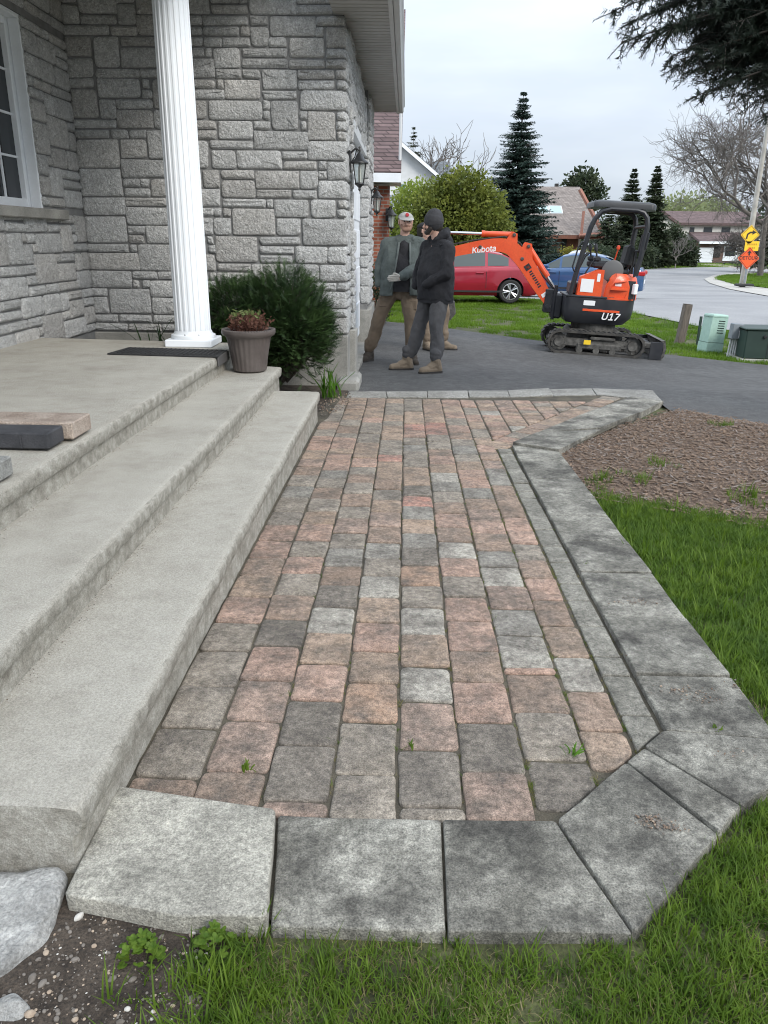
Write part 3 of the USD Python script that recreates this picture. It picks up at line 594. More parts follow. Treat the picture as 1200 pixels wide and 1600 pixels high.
# eaves over the garage face
sf = MB(); y = 7.62
while y < 14.1:
    sf.box((XR - .1, y, 3.352), (-.205, y + .100, 3.372)); sf.box((XR - .1, y + .100, 3.360), (-.205, y + .118, 3.374)); y += .118
so = sf.build('soffit', m_soffit, house, smooth=False)
MB().box((-.205, 7.6, 3.338), (-.165, 14.2, 3.50)).build('fascia', m_trim, house, smooth=False)
gt = MB(); prof = [(-.163, 3.36), (-.158, 3.352), (-.105, 3.352), (-.088, 3.38), (-.09, 3.43), (-.070, 3.455), (-.070, 3.49), (-.163, 3.49)]
gt.prism(prof, 1, 7.58, 14.22); gt.build('gutter', m_trim, house)
MB().box((-.21, 7.56, 3.34), (-.165, 7.598, 3.52)).box((XR - .1, 7.56, 3.345), (-.21, 7.6, 3.52)).build('fascia', m_trim, house, smooth=False)
m_shingle = MAT('shingle_brown', (0.10, 0.078, 0.072), (0.16, 0.125, 0.118), scale=4, rough=0.95, speck=(.3, 60))
rf = MB(); rf.prism([(-.10, 3.50), (-.10, 3.56), (-6.5, 7.3), (-6.5, 7.2)], 1, 7.55, 14.25)
rf.build('roof', m_shingle, house, smooth=False)
MB().box((-9.0, YF + .2, .3), (XL - .31, 16.5, 4.1)).box((XL - .31, 13.9, .3), (XR - .02, 14.05, 3.37)).build('house_body', m_mortar, house, smooth=False)
pr = MB().box((XL - 2.5, 1.2, 3.56), (-1.50, YF - .004, 3.60)).box((-1.66, 1.2, 3.36), (-1.50, 7.55, 3.56)).box((XL - 2.5, 1.2, 3.60), (-1.3, YF - .004, 3.75))
pr.build('porch_ceiling', m_soffit, house, smooth=False)
# wall lanterns
def lantern(loc, s, rz, label, arm=.14):
    t = thing('wall_lantern', label, 'lamp', loc, rz, 'carriage lamps', s=s)
    b = MB().box((-.012, -.05, -.09), (.012, .05, .12), c=.008).tube([(0, 0, .09), (.05, 0, .135), (arm * .7, 0, .14), (arm, 0, .12)], .010, 8).tube([(.005, 0, .0), (.05, 0, .06), (.07, 0, .13)], .006, 6)
    b.build('bracket', m_black, t)
    hx = 6
    def ring(r, z): return [(arm + r * math.cos(i * PI / 3 + PI / 6), r * math.sin(i * PI / 3 + PI / 6), z) for i in range(hx)]
    rf = MB().lathe([(.0, .135), (.012, .13), (.010, .10), (.03, .085), (.05, .045), (.092, .012), (.094, .0), (.085, -.004), (0, -.004)], 12, T4(np.eye(3), (arm, 0, 0)))
    rf.lathe([(0, .165), (.009, .158), (.011, .15), (.006, .14), (.008, .13)], 8, T4(np.eye(3), (arm, 0, 0))); rf.build('lamp_roof', m_black, t)
    cg = MB(); top, bot = ring(.075, 0), ring(.047, -.19)
    for a, c_ in zip(top, bot): cg.tube([a, c_], .0055, 6)
    cg.tube(top + [top[0]], .006, 6).tube(bot + [bot[0]], .006, 6)
    cg.lathe([(.05, -.188), (.052, -.2), (.03, -.215), (.012, -.235), (.015, -.25), (.006, -.265), (0, -.27)], 12, T4(np.eye(3), (arm, 0, 0))); cg.build('cage', m_black, t)
    v = np.array(ring(.072, -.003) + ring(.045, -.188)); MB().add(v, [[i, (i + 1) % 6, 6 + (i + 1) % 6, 6 + i] for i in range(6)]).build('glass', m_lglass, t, smooth=False)
    MB().lathe([(0, -.02), (.016, -.03), (.018, -.12), (.02, -.18), (0, -.185)], 10, T4(np.eye(3), (arm, 0, 0))).build('candle_tube', MAT('lamp_candle_' + str(len(_used)), (.7, .68, .6)), t)
    return t
lantern((XR + .035, 8.52, 2.10), .98, 0, 'black carriage lamp on the near corner of the stone garage wall', .10)
lantern((-.555, 12.7, 1.98), 1.0, 0, 'black carriage lamp on the stone pier beyond the white garage door', .09)
# house number plate box beside the door
bx = MB().box((XR + .036, 8.42, .86), (XR + .085, 8.52, 1.03), c=.008)
# ---------------------------------------------------------------- porch column
colm = thing('porch_column', 'white fluted round column standing on a square plinth at the porch edge', 'column', (-1.845, 6.80, .484))
MB().box((-.20, -.20, 0), (.20, .20, .062), c=.008).build('plinth', m_col, colm)
def flu(ang, i): return 1.0 - .045 * np.clip(np.abs(np.cos(ang * 10)) ** 0.35 * -1 + 1, 0, 1) - .03 * (np.cos(ang * 20) > .55)
MB().lathe([(.19, .062), (.192, .075), (.188, .092), (.168, .100), (.162, .112), (.158, .13)], 48).build('base_moulding', m_col, colm)
sh = [(.152, .125), (.152, .14)] + [(.152 - .016 * t, .14 + 2.82 * t) for t in np.linspace(.02, 1, 6)]
def flute(ang, i): return 1.0 - .045 * np.clip((np.cos(ang * 20) + .35) / .5, 0, 1)
MB().lathe(sh, 400, flute=flute).build('shaft', m_col, colm, smooth=35)
MB().lathe([(.136, 2.9), (.16, 2.92), (.165, 2.98), (.18, 3.0)], 40).box((-.19, -.19, 3.0), (.19, .19, 3.07), c=.006).build('capital', m_col, colm)
for a in (-100, -60): MB().lathe([(0, 0), (.006, 0), (.006, .004), (0, .005)], 10, T4(Rz(math.radians(a)) @ Ry(PI / 2), (.168 * math.cos(math.radians(a)), .168 * math.sin(math.radians(a)), .10))).build('screw', m_black, colm)
# rubber step tread
pz = lambda x: .480 + .012 * (-1.478 - x)
mat_ = thing('rubber_mat', 'black ribbed rubber stair tread lying at the porch corner before the column', 'mat')
mp = [atz(188, 560, .49)[:2], atz(197, 547, .49)[:2], atz(347, 547, .487)[:2], atz(352, 565, .487)[:2], atz(318, 561.5, .488)[:2]]
MB().prism([(-2.34, 6.06), (-2.30, 6.44), (-1.475, 6.44), (-1.462, 6.06)], 2, 0, .010).move(lambda v: v + np.stack([0 * v[:, 0], 0 * v[:, 0], pz(v[:, 0]) + .003], 1)).build('tread', m_rub, mat_, smooth=False)
rb = MB()
for k in range(21): x = -2.27 + k * .0375; rb.box((x - .004, 6.09, pz(x) + .013), (x + .004, 6.41, pz(x) + .019))
for k in range(8): y = 6.10 + k * .043; rb.box((-2.28, y - .004, pz(-2.1) + .005), (-1.49, y + .004, pz(-1.5) + .018))
rb.build('grip_ribs', m_rub, mat_, smooth=False)
MB().box((-1.474, 6.065, .41), (-1.462, 6.435, .488), c=.004).build('nosing', MAT('grey_rubber', (.075, .072, .07), rough=.7), mat_, smooth=False)
# stone samples on the porch
m_dkblock = MAT('charcoal_block', (0.022, 0.023, 0.027), (0.05, 0.05, 0.055), scale=7, rough=.75, speck=(.3, 160), bump=.4, bscale=120)
m_tnblock = MAT('sandstone_block', (0.22, 0.17, 0.135), (0.36, 0.30, 0.25), scale=9, rough=.95, speck=(.4, 150), bump=.9, bscale=60)
m_gyblock = MAT('grey_block', (0.16, 0.16, 0.15), (0.25, 0.25, 0.235), scale=9, rough=.95, speck=(.4, 150), bump=.6, bscale=90)
def sample(name, label, m, x0, y0, x1, y1, h):
    z0 = pz(x0) + .003
    mb = MB().box((x0, y0, z0), (x1, y1, z0 + h), c=.006)
    for k in range(1, 4):
        xx = x1 - k * .12
        if xx > x0 + .03: mb.box((xx - .004, y0 - .004, z0 + .004), (xx + .004, y0 + .01, z0 + h - .008))
    obj(name, mb.arrays(), m, None, 25, label, 'paving block')
sample('paving_block', 'charcoal paving block sample lying in front of the tan one on the porch', m_dkblock, -2.35, 3.20, -1.535, 3.36, .072)
sample('paving_block', 'tan textured stone block sample behind the charcoal one on the porch', m_tnblock, -2.4, 3.375, -1.50, 3.59, .078)
sample('paving_block', 'grey paving block at the left picture edge near the porch edge', m_gyblock, -2.1, 2.73, -1.515, 2.84, .075)
# ---------------------------------------------------------------- pot with a dry plant
pot = thing('flower_pot', 'brown ribbed plastic urn on the middle step beside the column', 'plant pot', (-1.285, 6.42, .325))
rib = lambda a, i: 1 + .02 * np.cos(a * 24) * (2 <= i <= 6)
MB().lathe([(0, 0), (.115, 0), (.135, .012), (.138, .03), (.15, .12), (.168, .22), (.178, .275), (.19, .285), (.213, .30), (.222, .318), (.22, .338), (.205, .345), (.185, .338), (.175, .30), (0, .29)], 96, flute=rib).build('body', m_pot, pot, smooth=40)
rb = MB()
for k in range(60): a = k * 2 * PI / 60; rb.box((.207, -.006, .330), (.221, .006, .3435), c=.002) if False else rb.box(np.array([.214 * math.cos(a) - .006, .214 * math.sin(a) - .006, .334]), np.array([.214 * math.cos(a) + .006, .214 * math.sin(a) + .006, .346]), c=.003)
rb.build('beaded_rim', m_pot, pot)
obj('potting_soil', MB().lathe([(0, .318), (.1, .316), (.178, .305)], 20).arrays(), m_soil, pot)
r2 = np.random.default_rng(3)
m_dry = LEAF('dry_plant', (0.10, 0.04, 0.03), (0.20, 0.10, 0.07), scale=14, local=True)
m_fresh = LEAF('fresh_leaf', (0.12, 0.16, 0.05), (0.22, 0.26, 0.10), scale=9, local=True)
st_, lf = MB(), MB()
for i in range(150):
    a, rr = r2.uniform(0, 2 * PI), r2.uniform(0, .12); b = np.array([rr * math.cos(a), rr * math.sin(a), .30]); h = r2.uniform(.09, .17)
    e = b + [r2.normal(0, .025) + .35 * b[0], r2.normal(0, .025) + .35 * b[1], h]; st_.tube([b, (b + e) / 2 + r2.normal(0, .006, 3), e], [.002, .0018, .001], 3, False)
    for j in range(9):
        c = b + (e - b) * r2.uniform(.3, 1.05); d1, d2 = r2.normal(0, .010, 3), r2.normal(0, .010, 3); (lf if True else st_).add([c, c + d1, c + d1 + d2, c + d2], [[0, 1, 2, 3]])
dp = thing('dry_plant', 'reddish dried plant in the brown urn', 'plant', (-1.285, 6.42, .33))
st_.build('stems', m_dry, dp, smooth=False); lf.build('dead_leaves', m_dry, dp, smooth=False)
gl = MB()
for i in range(90):
    a, rr = r2.uniform(0, 2 * PI), r2.uniform(0, .15); c = np.array([rr * math.cos(a), rr * math.sin(a), .43 + r2.uniform(-.02, .05)]); d1, d2 = r2.normal(0, .014, 3), r2.normal(0, .014, 3); gl.add([c, c + d1, c + d1 + d2, c + d2], [[0, 1, 2, 3]])
gl.build('green_leaves', m_fresh, dp, smooth=False)
# ---------------------------------------------------------------- yew bush, lilies, stones, small plants
def yew(loc, lobes, n, seed, label, cat='shrub', name='yew_shrub', m=None, nl=.028, shoot=.13, mt=None):
    r = np.random.default_rng(seed); t = thing(name, label, cat, loc); lv = MB(); tw = MB(); V, Fc, k = [], [], 0
    for i in range(n):
        c, rad = lobes[r.integers(len(lobes))]; d = r.normal(0, 1, 3); d[2] = abs(d[2]) * .9 - .25; d /= np.linalg.norm(d)
        p = np.array(c) + d * np.array(rad) * r.uniform(.55, 1.08) ** .6
        if p[2] < .03: continue
        dr = d * .8 + [0, 0, .35] + r.normal(0, .45, 3); dr /= np.linalg.norm(dr); L = shoot * r.uniform(.5, 1.3)
        sd = np.cross(dr, [0, 0, 1]) + r.normal(0, .3, 3); sd -= dr * (sd @ dr); sd /= np.linalg.norm(sd) + 1e-9; up = np.cross(sd, dr)
        if i % 9 == 0: tw.tube([np.array(c) * [.4, .4, .3], p * .6 + np.array(c) * .4, p], [.009, .006, .003], 4, False)
        m_ = 11
        for j in range(m_):
            q = p + dr * L * (j / m_); dr2 = dr - up * .25 * (j / m_)
            for s in (-1, 1):
                e = q + (sd * s * .9 + dr2 * .55 + up * .25 * r.uniform(-.6, 1)) * nl * r.uniform(.7, 1.2); w = dr2 * .0038
                V += [q - w, q + w, e]; Fc.append([k, k + 1, k + 2]); k += 3
    obj('foliage', (np.array(V), np.array(Fc)), m, t, smooth=False); tw.build('branches', mt or m_bark, t, smooth=False, kind='stuff')
    return t
m_yew = LEAF('yew_needles', (0.020, 0.044, 0.016), (0.072, 0.130, 0.038), scale=4.5, trans=.15, vary=.35)
yew((-1.22, 7.52, -.12), [((-.38, .02, .74), (.38, .38, .36)), ((.08, -.05, .72), (.42, .42, .50)), ((.0, -.05, .42), (.48, .42, .44)), ((-.22, 0, .42), (.46, .40, .38)), ((.20, -.1, .56), (.33, .38, .46))], 7500, 4, 'dark green yew bush between the pot and the corner of the stone wall', m=m_yew)
m_lily = LEAF('lily_leaf', (0.06, 0.16, 0.015), (0.13, 0.28, 0.03), scale=5, trans=.4)
def blades(loc, n, L, w, seed, m, label, cat='plant', name='lily_plant', spread=.05):
    r = np.random.default_rng(seed); t = thing(name, label, cat, loc); mb = MB()
    for i in range(n):
        a = r.uniform(0, 2 * PI); o = np.array([r.normal(0, spread), r.normal(0, spread), 0]); l = L * r.uniform(.5, 1.1); lean = r.uniform(.15, .75); d = np.array([math.cos(a), math.sin(a), 0]); s_ = np.array([-d[1], d[0], 0])
        V = []; 
        for u in np.linspace(0, 1, 6):
            c = o + d * l * lean * u ** 1.4 + np.array([0, 0, l * (u - .38 * lean * u * u)]); ww_ = w * (1 - u) ** .6 * (.6 + .8 * min(u * 3, 1)) / 1.4 + .0006
            V += [c - s_ * ww_, c + s_ * ww_ + [0, 0, .004]]
        mb.add(V, [[2 * k, 2 * k + 1, 2 * k + 3, 2 * k + 2] for k in range(5)])
    mb.build('leaves', m, t, smooth=True); return t
p = atw(527, 606); blades((p[0] - .02, 7.55, -.11), 34, .36, .011, 5, m_lily, 'bright green daylily clump at the foot of the stone corner')
blades((-2.28, 7.35, .22), 26, .48, .010, 6, LEAF('iris_leaf', (0.02, 0.05, 0.015), (0.04, 0.085, 0.025), scale=5), 'dark green grassy plant behind the white column', spread=.13)
def rock(loc, size, seed, label, m=m_rock, sub_=3, flat=.25, rz=0., rough=.10):
    r = np.random.default_rng(seed); pts = r.normal(0, 1, (16, 3)); pts /= np.linalg.norm(pts, axis=1, keepdims=True); pts[:, 2] = np.clip(pts[:, 2], -.6, 1 - flat)
    h = trimesh.convex.convex_hull(pts); v, f = np.array(h.vertices), np.array(h.faces)
    for _ in range(sub_): v, f = trimesh.remesh.subdivide(v, f)
    m_ = trimesh.Trimesh(v, f); trimesh.smoothing.filter_laplacian(m_, iterations=2); v = np.array(m_.vertices)
    v = v * (1 + rough * (meshkit.fbm(v * 2.2 + seed, 4) - .5)[:, None]) * np.array(size)
    return obj('rock', (v @ Rz(rz).T + np.array(loc), m_.faces), m, None, 40, label, 'rock')
def slabrock(top, z, zb, label, seed, tilt=(0, 0), sh=.93):
    """A broken slab of rock: an irregular flat top and steep sides."""
    r = np.random.default_rng(seed); top = np.array(top); ce = top.mean(0); pts = []
    for p in top:
        zt = z + (p - ce) @ np.array(tilt)
        pts += [[*p, zt], [*(ce + (p - ce) * sh + r.normal(0, .008, 2)), zt + .012], [*(ce + (p - ce) * 1.06 + r.normal(0, .012, 2)), (z + zb) / 2], [*(ce + (p - ce) * .95), zb]]
    q_ = m3.Manifold.hull_points(np.array(pts)).refine_to_length(.018).to_mesh(); m_ = trimesh.Trimesh(q_.vert_properties[:, :3], q_.tri_verts); m_.merge_vertices(); trimesh.smoothing.filter_laplacian(m_, iterations=2); v = np.array(m_.vertices)
    nn = m_.vertex_normals; v = v + nn * ((meshkit.fbm(v * 14 + seed, 4) - .5) * .035)[:, None]
    return obj('rock', (v, m_.faces), m_rock, None, 45, label, 'rock')
slabrock([(-.745, 1.350), (-.735, 1.29), (-.735, 1.19), (-.785, 1.10), (-.95, 1.075), (-1.15, 1.12), (-1.15, 1.355)], -.012, -.13, 'large pale broken rock against the near end of the lowest step', 8, tilt=(.03, .10))
rock((-.735, 1.052, -.045), (.05, .035, .045), 3, 'small whitish stone below the large broken rock at the bottom edge')
rock((-.80, 1.06, -.05), (.055, .04, .05), 4, 'small pinkish grey stone at the bottom left corner of the picture')
# chickweed-like plants at the foot of the pale slab
m_sed = LEAF('stonecrop_leaf', (0.10, 0.20, 0.018), (0.23, 0.36, 0.04), scale=60, trans=.3, vary=.5)
def sedum(loc, n, rad, seed, label):
    r = np.random.default_rng(seed); t = thing('stonecrop_plant', label, 'plant', loc); mb = MB()
    for i in range(n):
        a, q = r.uniform(0, 2 * PI), rad * math.sqrt(r.uniform(0, 1)); c = np.array([q * math.cos(a), q * math.sin(a) * .8, .008 + .035 * (1 - (q / rad) ** 2) + r.uniform(-.008, .018)]); tl = r.normal(0, .35, 2)
        for k in range(6):
            b = k * PI / 3 + r.uniform(-.3, .3); d = np.array([math.cos(b), math.sin(b), .25 + tl[0] * math.cos(b) + tl[1] * math.sin(b) + r.normal(0, .15)]); s_ = np.array([-d[1], d[0], 0]); l = r.uniform(.006, .012); w = l * .5
            mb.add([c, c + d * l * .6 + s_ * w, c + d * l * 1.05 + s_ * w * .5, c + d * l * 1.05 - s_ * w * .5, c + d * l * .6 - s_ * w], [[0, 1, 2], [0, 2, 3], [0, 3, 4]])
    mb.build('leaves', m_sed, t, smooth=False)
p = atz(220, 1490, -.02); sedum((p[0], p[1], -.042), 48, .046, 1, 'bright yellow green stonecrop tuft on bare soil below the pale slab')
p = atz(335, 1475, -.02); sedum((p[0], p[1], -.042), 36, .044, 2, 'bright green stonecrop tuft in the grass edge below the pale slab')
# ---------------------------------------------------------------- the excavator
m_or = MAT('orange_paint', (0.62, 0.065, 0.012), (0.66, 0.085, 0.02), scale=4, rough=0.38, coat=.25, speck=(.08, 40), local=True)
m_blk = MAT('black_paint', (0.013, 0.014, 0.018), (0.024, 0.025, 0.028), scale=6, rough=0.42, local=True)
m_steel = MAT('worn_steel', (0.045, 0.043, 0.04), (0.13, 0.125, 0.115), scale=12, rough=0.7, metal=.3, local=True)
m_track = MAT('rubber_track', (0.022, 0.021, 0.02), (0.065, 0.06, 0.053), scale=9, rough=0.85, local=True)
m_decal = MAT('white_decal', (0.72, 0.72, 0.72), rough=.5)
m_yel = MAT('yellow_decal', (0.75, 0.50, 0.02), rough=.5)
EX = atg(928, 557); EXR = math.radians(176)                     # the machine's forward axis points left and away
ex = thing('mini_excavator', 'orange and black mini excavator with canopy standing on the driveway', 'excavator', (EX[0] + .02, EX[1] + .47, gz(EX[1] + .47, EX[0]) + .015), EXR)
UsdGeom.Xformable(ex).AddRotateYOp().Set(-2.9)
def track(yc, parent):
    t = sub('track', parent); R, L = .20, 1.18; W = .115
    def loop(r, n=14):
        o = [(L / 2 + r * math.sin(a), R + r * math.cos(a)) for a in np.linspace(0, PI, n)] + [(-L / 2 - r * math.sin(a), R - r * math.cos(a)) for a in np.linspace(0, PI, n)]
        return o
    o, i_ = loop(.185), loop(.150)
    MB().prism(list(Polygon(o, [i_]).exterior.coords), 1, 0, .001)
    pg = Polygon(o, [i_]); m = trimesh.creation.extrude_polygon(pg, 2 * W, engine='earcut'); v = np.array(m.vertices)[:, [0, 2, 1]]; v[:, 1] += yc - W
    mb = MB().add(v, np.array(m.faces)[:, ::-1]); mb.build('belt', m_track, t)
    lg = MB(); per = LineString(loop(.186, 20) + [loop(.186, 20)[0]]); n = 44
    for k in range(n):
        p, q = per.interpolate(k / n, True), per.interpolate((k + .02) / n, True); a = math.atan2(q.y - p.y, q.x - p.x)
        for s in (-1, 1): lg.box((p.x - .014, yc + (0 if s > 0 else -W), p.y - .012), (p.x + .014, yc + (W if s > 0 else 0), p.y + .012), rot=Ry(-a) @ Rz(s * .2))
    lg.build('lugs', m_track, t)
    fr = MB().box((-.52, yc - .05, .13), (.52, yc + .05, .27), c=.02).box((-.42, yc - .07, .10), (.30, yc + .07, .20), c=.02).box((-.30, yc - .09, .255), (.1, yc + .09, .31), c=.015); fr.build('track_frame', m_steel, t)
    for x, r in ((L / 2, .135), (-L / 2, .14)):
        w = MB().lathe([(0, -.06), (r * .55, -.07), (r * .6, -.05), (r, -.04), (r, .04), (r * .6, .05), (r * .55, .07), (0, .075)], 20, T4(Rx(PI / 2), (x, yc, R)))
        for k in range(8): a = k * PI / 4; w.lathe([(0, .052), (.011, .052), (.011, .062), (0, .063)], 6, T4(Rx(-PI / 2), (x + r * .78 * math.cos(a), yc, R + r * .78 * math.sin(a))))
        w.build('sprocket' if x > 0 else 'idler', m_steel, t)
    for x in (-.28, -.02, .25): MB().lathe([(0, -.08), (.05, -.08), (.055, -.05), (.055, .05), (.05, .08), (0, .08)], 14, T4(Rx(PI / 2), (x, yc, .085))).build('roller', m_steel, t)
    return t
for yc in (.46, -.46): track(yc, ex)
MB().box((.20, .572, .185), (.09, .58, .255)).build('warning_label', m_yel, ex)
MB().box((-.45, -.36, .20), (.45, .36, .40), c=.05).lathe([(0, .38), (.36, .38), (.36, .50), (0, .5)], 28).build('undercarriage', m_steel, ex)
# dozer blade behind
bl = MB()
for s in (-1, 1): bl.box((-1.02, s * .30 - .035, .16), (-.30, s * .30 + .035, .26), c=.015)
prof = [(-1.0, .33), (-1.04, .30), (-1.07, .20), (-1.06, .10), (-1.02, .02), (-1.05, .0), (-1.10, .08), (-1.115, .2), (-1.08, .33)]
bl.prism(prof, 1, -.56, .56); bl.build('dozer_blade', m_steel, ex)
MB().box((-1.06, .545, .02), (-.86, .562, .30), c=.005).build('blade_end_plate', m_blk, ex)
MB().box((-1.06, -.562, .02), (-.86, -.545, .30), c=.005).build('blade_end_plate', m_blk, ex)
MB().tube([(-.35, 0, .36), (-.95, 0, .22)], .035, 10).build('blade_cylinder', m_blk, ex)
# slew frame and body skirt (rounded tail)
def rounded(x0, x1, w, rx, n=12):
    p = [(x1, -w * .86), (x1, w * .86), (x1 - .08, w)]
    p += [(x0 + rx - rx * math.sin(a), w * math.cos(a)) for a in np.linspace(0, PI, n)]
    return p + [(x1 - .08, -w)]
def loft(mb, polys, zs):
    V = np.vstack([np.column_stack([np.array(p), np.full(len(p), z)]) for p, z in zip(polys, zs)]); n = len(polys[0]); f = []
    for r in range(len(polys) - 1):
        for i in range(n): a, b = r * n + i, r * n + (i + 1) % n; f.append([a, b, b + n, a + n])
    f = np.array(f); m = (len(polys) - 1) * n
    return mb.add(V, np.vstack([f[:, [0, 1, 2]], f[:, [0, 2, 3]], [[0, i + 1, i] for i in range(1, n - 1)], [[m, m + i, m + i + 1] for i in range(1, n - 1)]]))
sk = loft(MB(), [rounded(-.48, .50, .40, .38), rounded(-.58, .56, .48, .43), rounded(-.60, .57, .49, .43), rounded(-.60, .57, .49, .43)], [.50, .60, .72, .90])
sk.build('lower_body', m_blk, ex, smooth=40)
MB().box((-.20, -.47, .90), (.56, .47, .935), c=.01).build('floor', m_blk, ex)
MB().box((-.30, .486, .70), (.28, .4935, .735), c=.002).build('orange_stripe', m_or, ex)
tx = meshkit.text_mesh('U17', .105, .004, True); v = np.array(tx.vertices); v[:, 0] += .2 * v[:, 1]; v = np.stack([-v[:, 0] - .10, v[:, 2] + .488, v[:, 1] + .585], 1); v += [.08, 0, 0]; obj('model_lettering', (v, tx.faces), m_decal, ex, False)
MB().box((.10, .4895, .79), (.28, .494, .865)).build('serial_plate', m_decal, ex)
# orange engine cover at the rear with louvre openings
cov = loft(MB(), [rounded(-.62, -.02, .485, .43), rounded(-.62, -.04, .485, .43), rounded(-.58, -.10, .46, .38), rounded(-.50, -.14, .42, .32)], [.90, 1.10, 1.24, 1.30])
V, Fc = cov.arrays(); cm = trimesh.Trimesh(V, Fc); cm.merge_vertices(); trimesh.repair.fix_normals(cm)
try:
    man = m3.Manifold(m3.Mesh(np.array(cm.vertices, np.float32), np.array(cm.faces, np.uint32)))
    def cut(pts): return m3.Manifold.extrude(m3.CrossSection([pts]), .2).rotate([90, 0, 0]).translate([0, .62, 0])
    man = man - cut([(-.10, 1.08), (-.46, 1.08), (-.36, 1.19), (-.16, 1.16)][::-1]) - cut([(-.10, .93), (-.36, .93), (-.40, 1.05), (-.10, 1.05)][::-1])
    cover = MB().tm(man)
except Exception: cover = MB().add(V, Fc)
cover.build('engine_cover', m_or, ex, smooth=35)
MB().box((-.50, .36, .92), (-.06, .41, 1.2)).box((-.55, -.3, .9), (-.05, .3, 1.0)).build('louvre_backing', m_blk, ex)
MB().box((-.28, .415, 1.11), (-.18, .425, 1.15)).build('louvre_label', m_decal, ex)
MB().box((-.535, .40, 1.0), (-.46, .465, 1.16), rot=Rz(.45), c=.01).build('tail_label', m_decal, ex)
MB().box((-.40, -.33, 1.28), (.02, .33, 1.36), c=.03).build('seat_base', m_blk, ex)
# left console
con = MB().prism([(.40, .935), (.02, .935), (.02, 1.34), (.12, 1.34), (.38, 1.22)], 1, .30, .46); con.build('side_console', m_or, ex)
MB().box((.36, .4605, .99), (.16, .4645, 1.19)).box((.12, .4605, 1.16), (.07, .4645, 1.28)).build('console_label', m_decal, ex)
seat = sub('seat', ex)
MB().box((-.34, -.22, 1.36), (.08, .22, 1.46), c=.04).build('cushion', m_rub, seat)
MB().box((-.44, -.21, 1.40), (-.32, .21, 1.74), rot=Ry(-.12), c=.04).build('backrest', m_rub, seat)
for s in (-1, 1): MB().box((-.22, s * .30 - .05, 1.36), (.20, s * .30 + .05, 1.47), c=.03).box((.08, s * .30 - .045, 1.45), (.2, s * .30 + .045, 1.54), c=.03).build('arm_console', m_blk, ex)
for s in (-1, 1): MB().tube([(.14, s * .30, 1.5), (.17, s * .30, 1.62)], .014, 8).lathe([(0, 0), (.024, .01), (.03, .05), (.026, .1), (.012, .125), (0, .13)], 10, T4(Ry(.15), (.17, s * .30, 1.60))).build('joystick', m_blk, ex)
MB().tube([(-.12, .34, 1.45), (-.15, .38, 1.66)], .01, 8).lathe([(0, 0), (.025, .01), (.03, .04), (.02, .07), (0, .075)], 10, T4(np.eye(3), (-.15, .38, 1.65))).build('red_lever', MAT('red_knob', (.55, .06, .02), rough=.4), ex)
tl = MB()
for s in (-.10, .10): tl.tube([(.44, s, .93), (.40, s, 1.25), (.30, s, 1.52), (.24, s, 1.58)], .014, 8)
tl.tube([(.40, .26, .95), (.28, .30, 1.30), (.16, .32, 1.52)], .012, 8); tl.build('travel_lever', m_blk, ex)
MB().box((.30, -.30, .935), (.48, .30, 1.12), c=.02).build('pedal_box', m_blk, ex)
hs = MB(); r5 = np.random.default_rng(2)
for k in range(7):
    y = r5.uniform(-.25, .35); hs.tube([(-.34, y, 1.25), (-.42 + r5.normal(0, .03), y + .05, 1.45), (-.46 + r5.normal(0, .03), y * .8, 1.62 + r5.uniform(0, .2)), (-.48, y * .9, 1.26)], .016, 6)
hs.build('hose', m_rub, ex)
MB().box((-.58, .26, 1.62), (-.48, .40, 1.92), rot=Rx(.12) @ Ry(-.1), c=.025).build('tool_box', m_rub, ex)
MB().lathe([(0, 0), (.17, 0), (.17, .03), (.14, .04), (.06, .05), (0, .05)], 26, T4(Rx(-PI / 2), (-.12, .33, 1.33))).build('fan_guard', MAT('grey_plastic', (.10, .10, .10), rough=.5), ex)
# canopy hoop frame and roof
for s in (.43, -.43):
    t_ = [(.50, s, .93), (.45, s, 1.30), (.33, s, 1.95), (.28, s, 2.09), (.19, s, 2.195), (.06, s, 2.24), (-.34, s, 2.24), (-.44, s, 2.215), (-.505, s, 2.14), (-.53, s, 2.02), (-.51, s, 1.6), (-.47, s, 1.28)]
    if s < 0: t_ = t_[5:]
    MB().tube(t_, .040, 12).build('canopy_frame', m_blk, ex)
MB().tube([(-.53, .43, 2.02), (-.53, -.43, 2.02)], .03, 10).tube([(-.51, .43, 1.65), (-.51, -.43, 1.65)], .022, 8).tube([(-.06, .43, 2.24), (-.06, -.43, 2.24)], .03, 8).build('cross_bar', m_blk, ex)
MB().tube([(.37, .43, 1.72), (.43, .47, 1.74), (.48, .47, 1.66), (.53, .47, 1.36), (.50, .46, 1.30), (.45, .43, 1.30)], .013, 8).build('grab_handle', m_blk, ex)
MB().tube([(-.525, .43, 1.95), (-.57, .47, 1.92), (-.55, .47, 1.70), (-.515, .43, 1.66)], .012, 8).build('grab_handle', m_blk, ex)
rfp = rounded(-.68, .32, .46, .14); cn = loft(MB(), [rfp, rfp, [(x * .97 - .004, y * .95) for x, y in rfp], [(x * .85 - .03, y * .8) for x, y in rfp]], [2.262, 2.325, 2.352, 2.368])
cn.build('canopy_roof', MAT('canopy_plastic', (.022, .023, .025), (.035, .036, .038), rough=.45, local=True), ex, smooth=40)
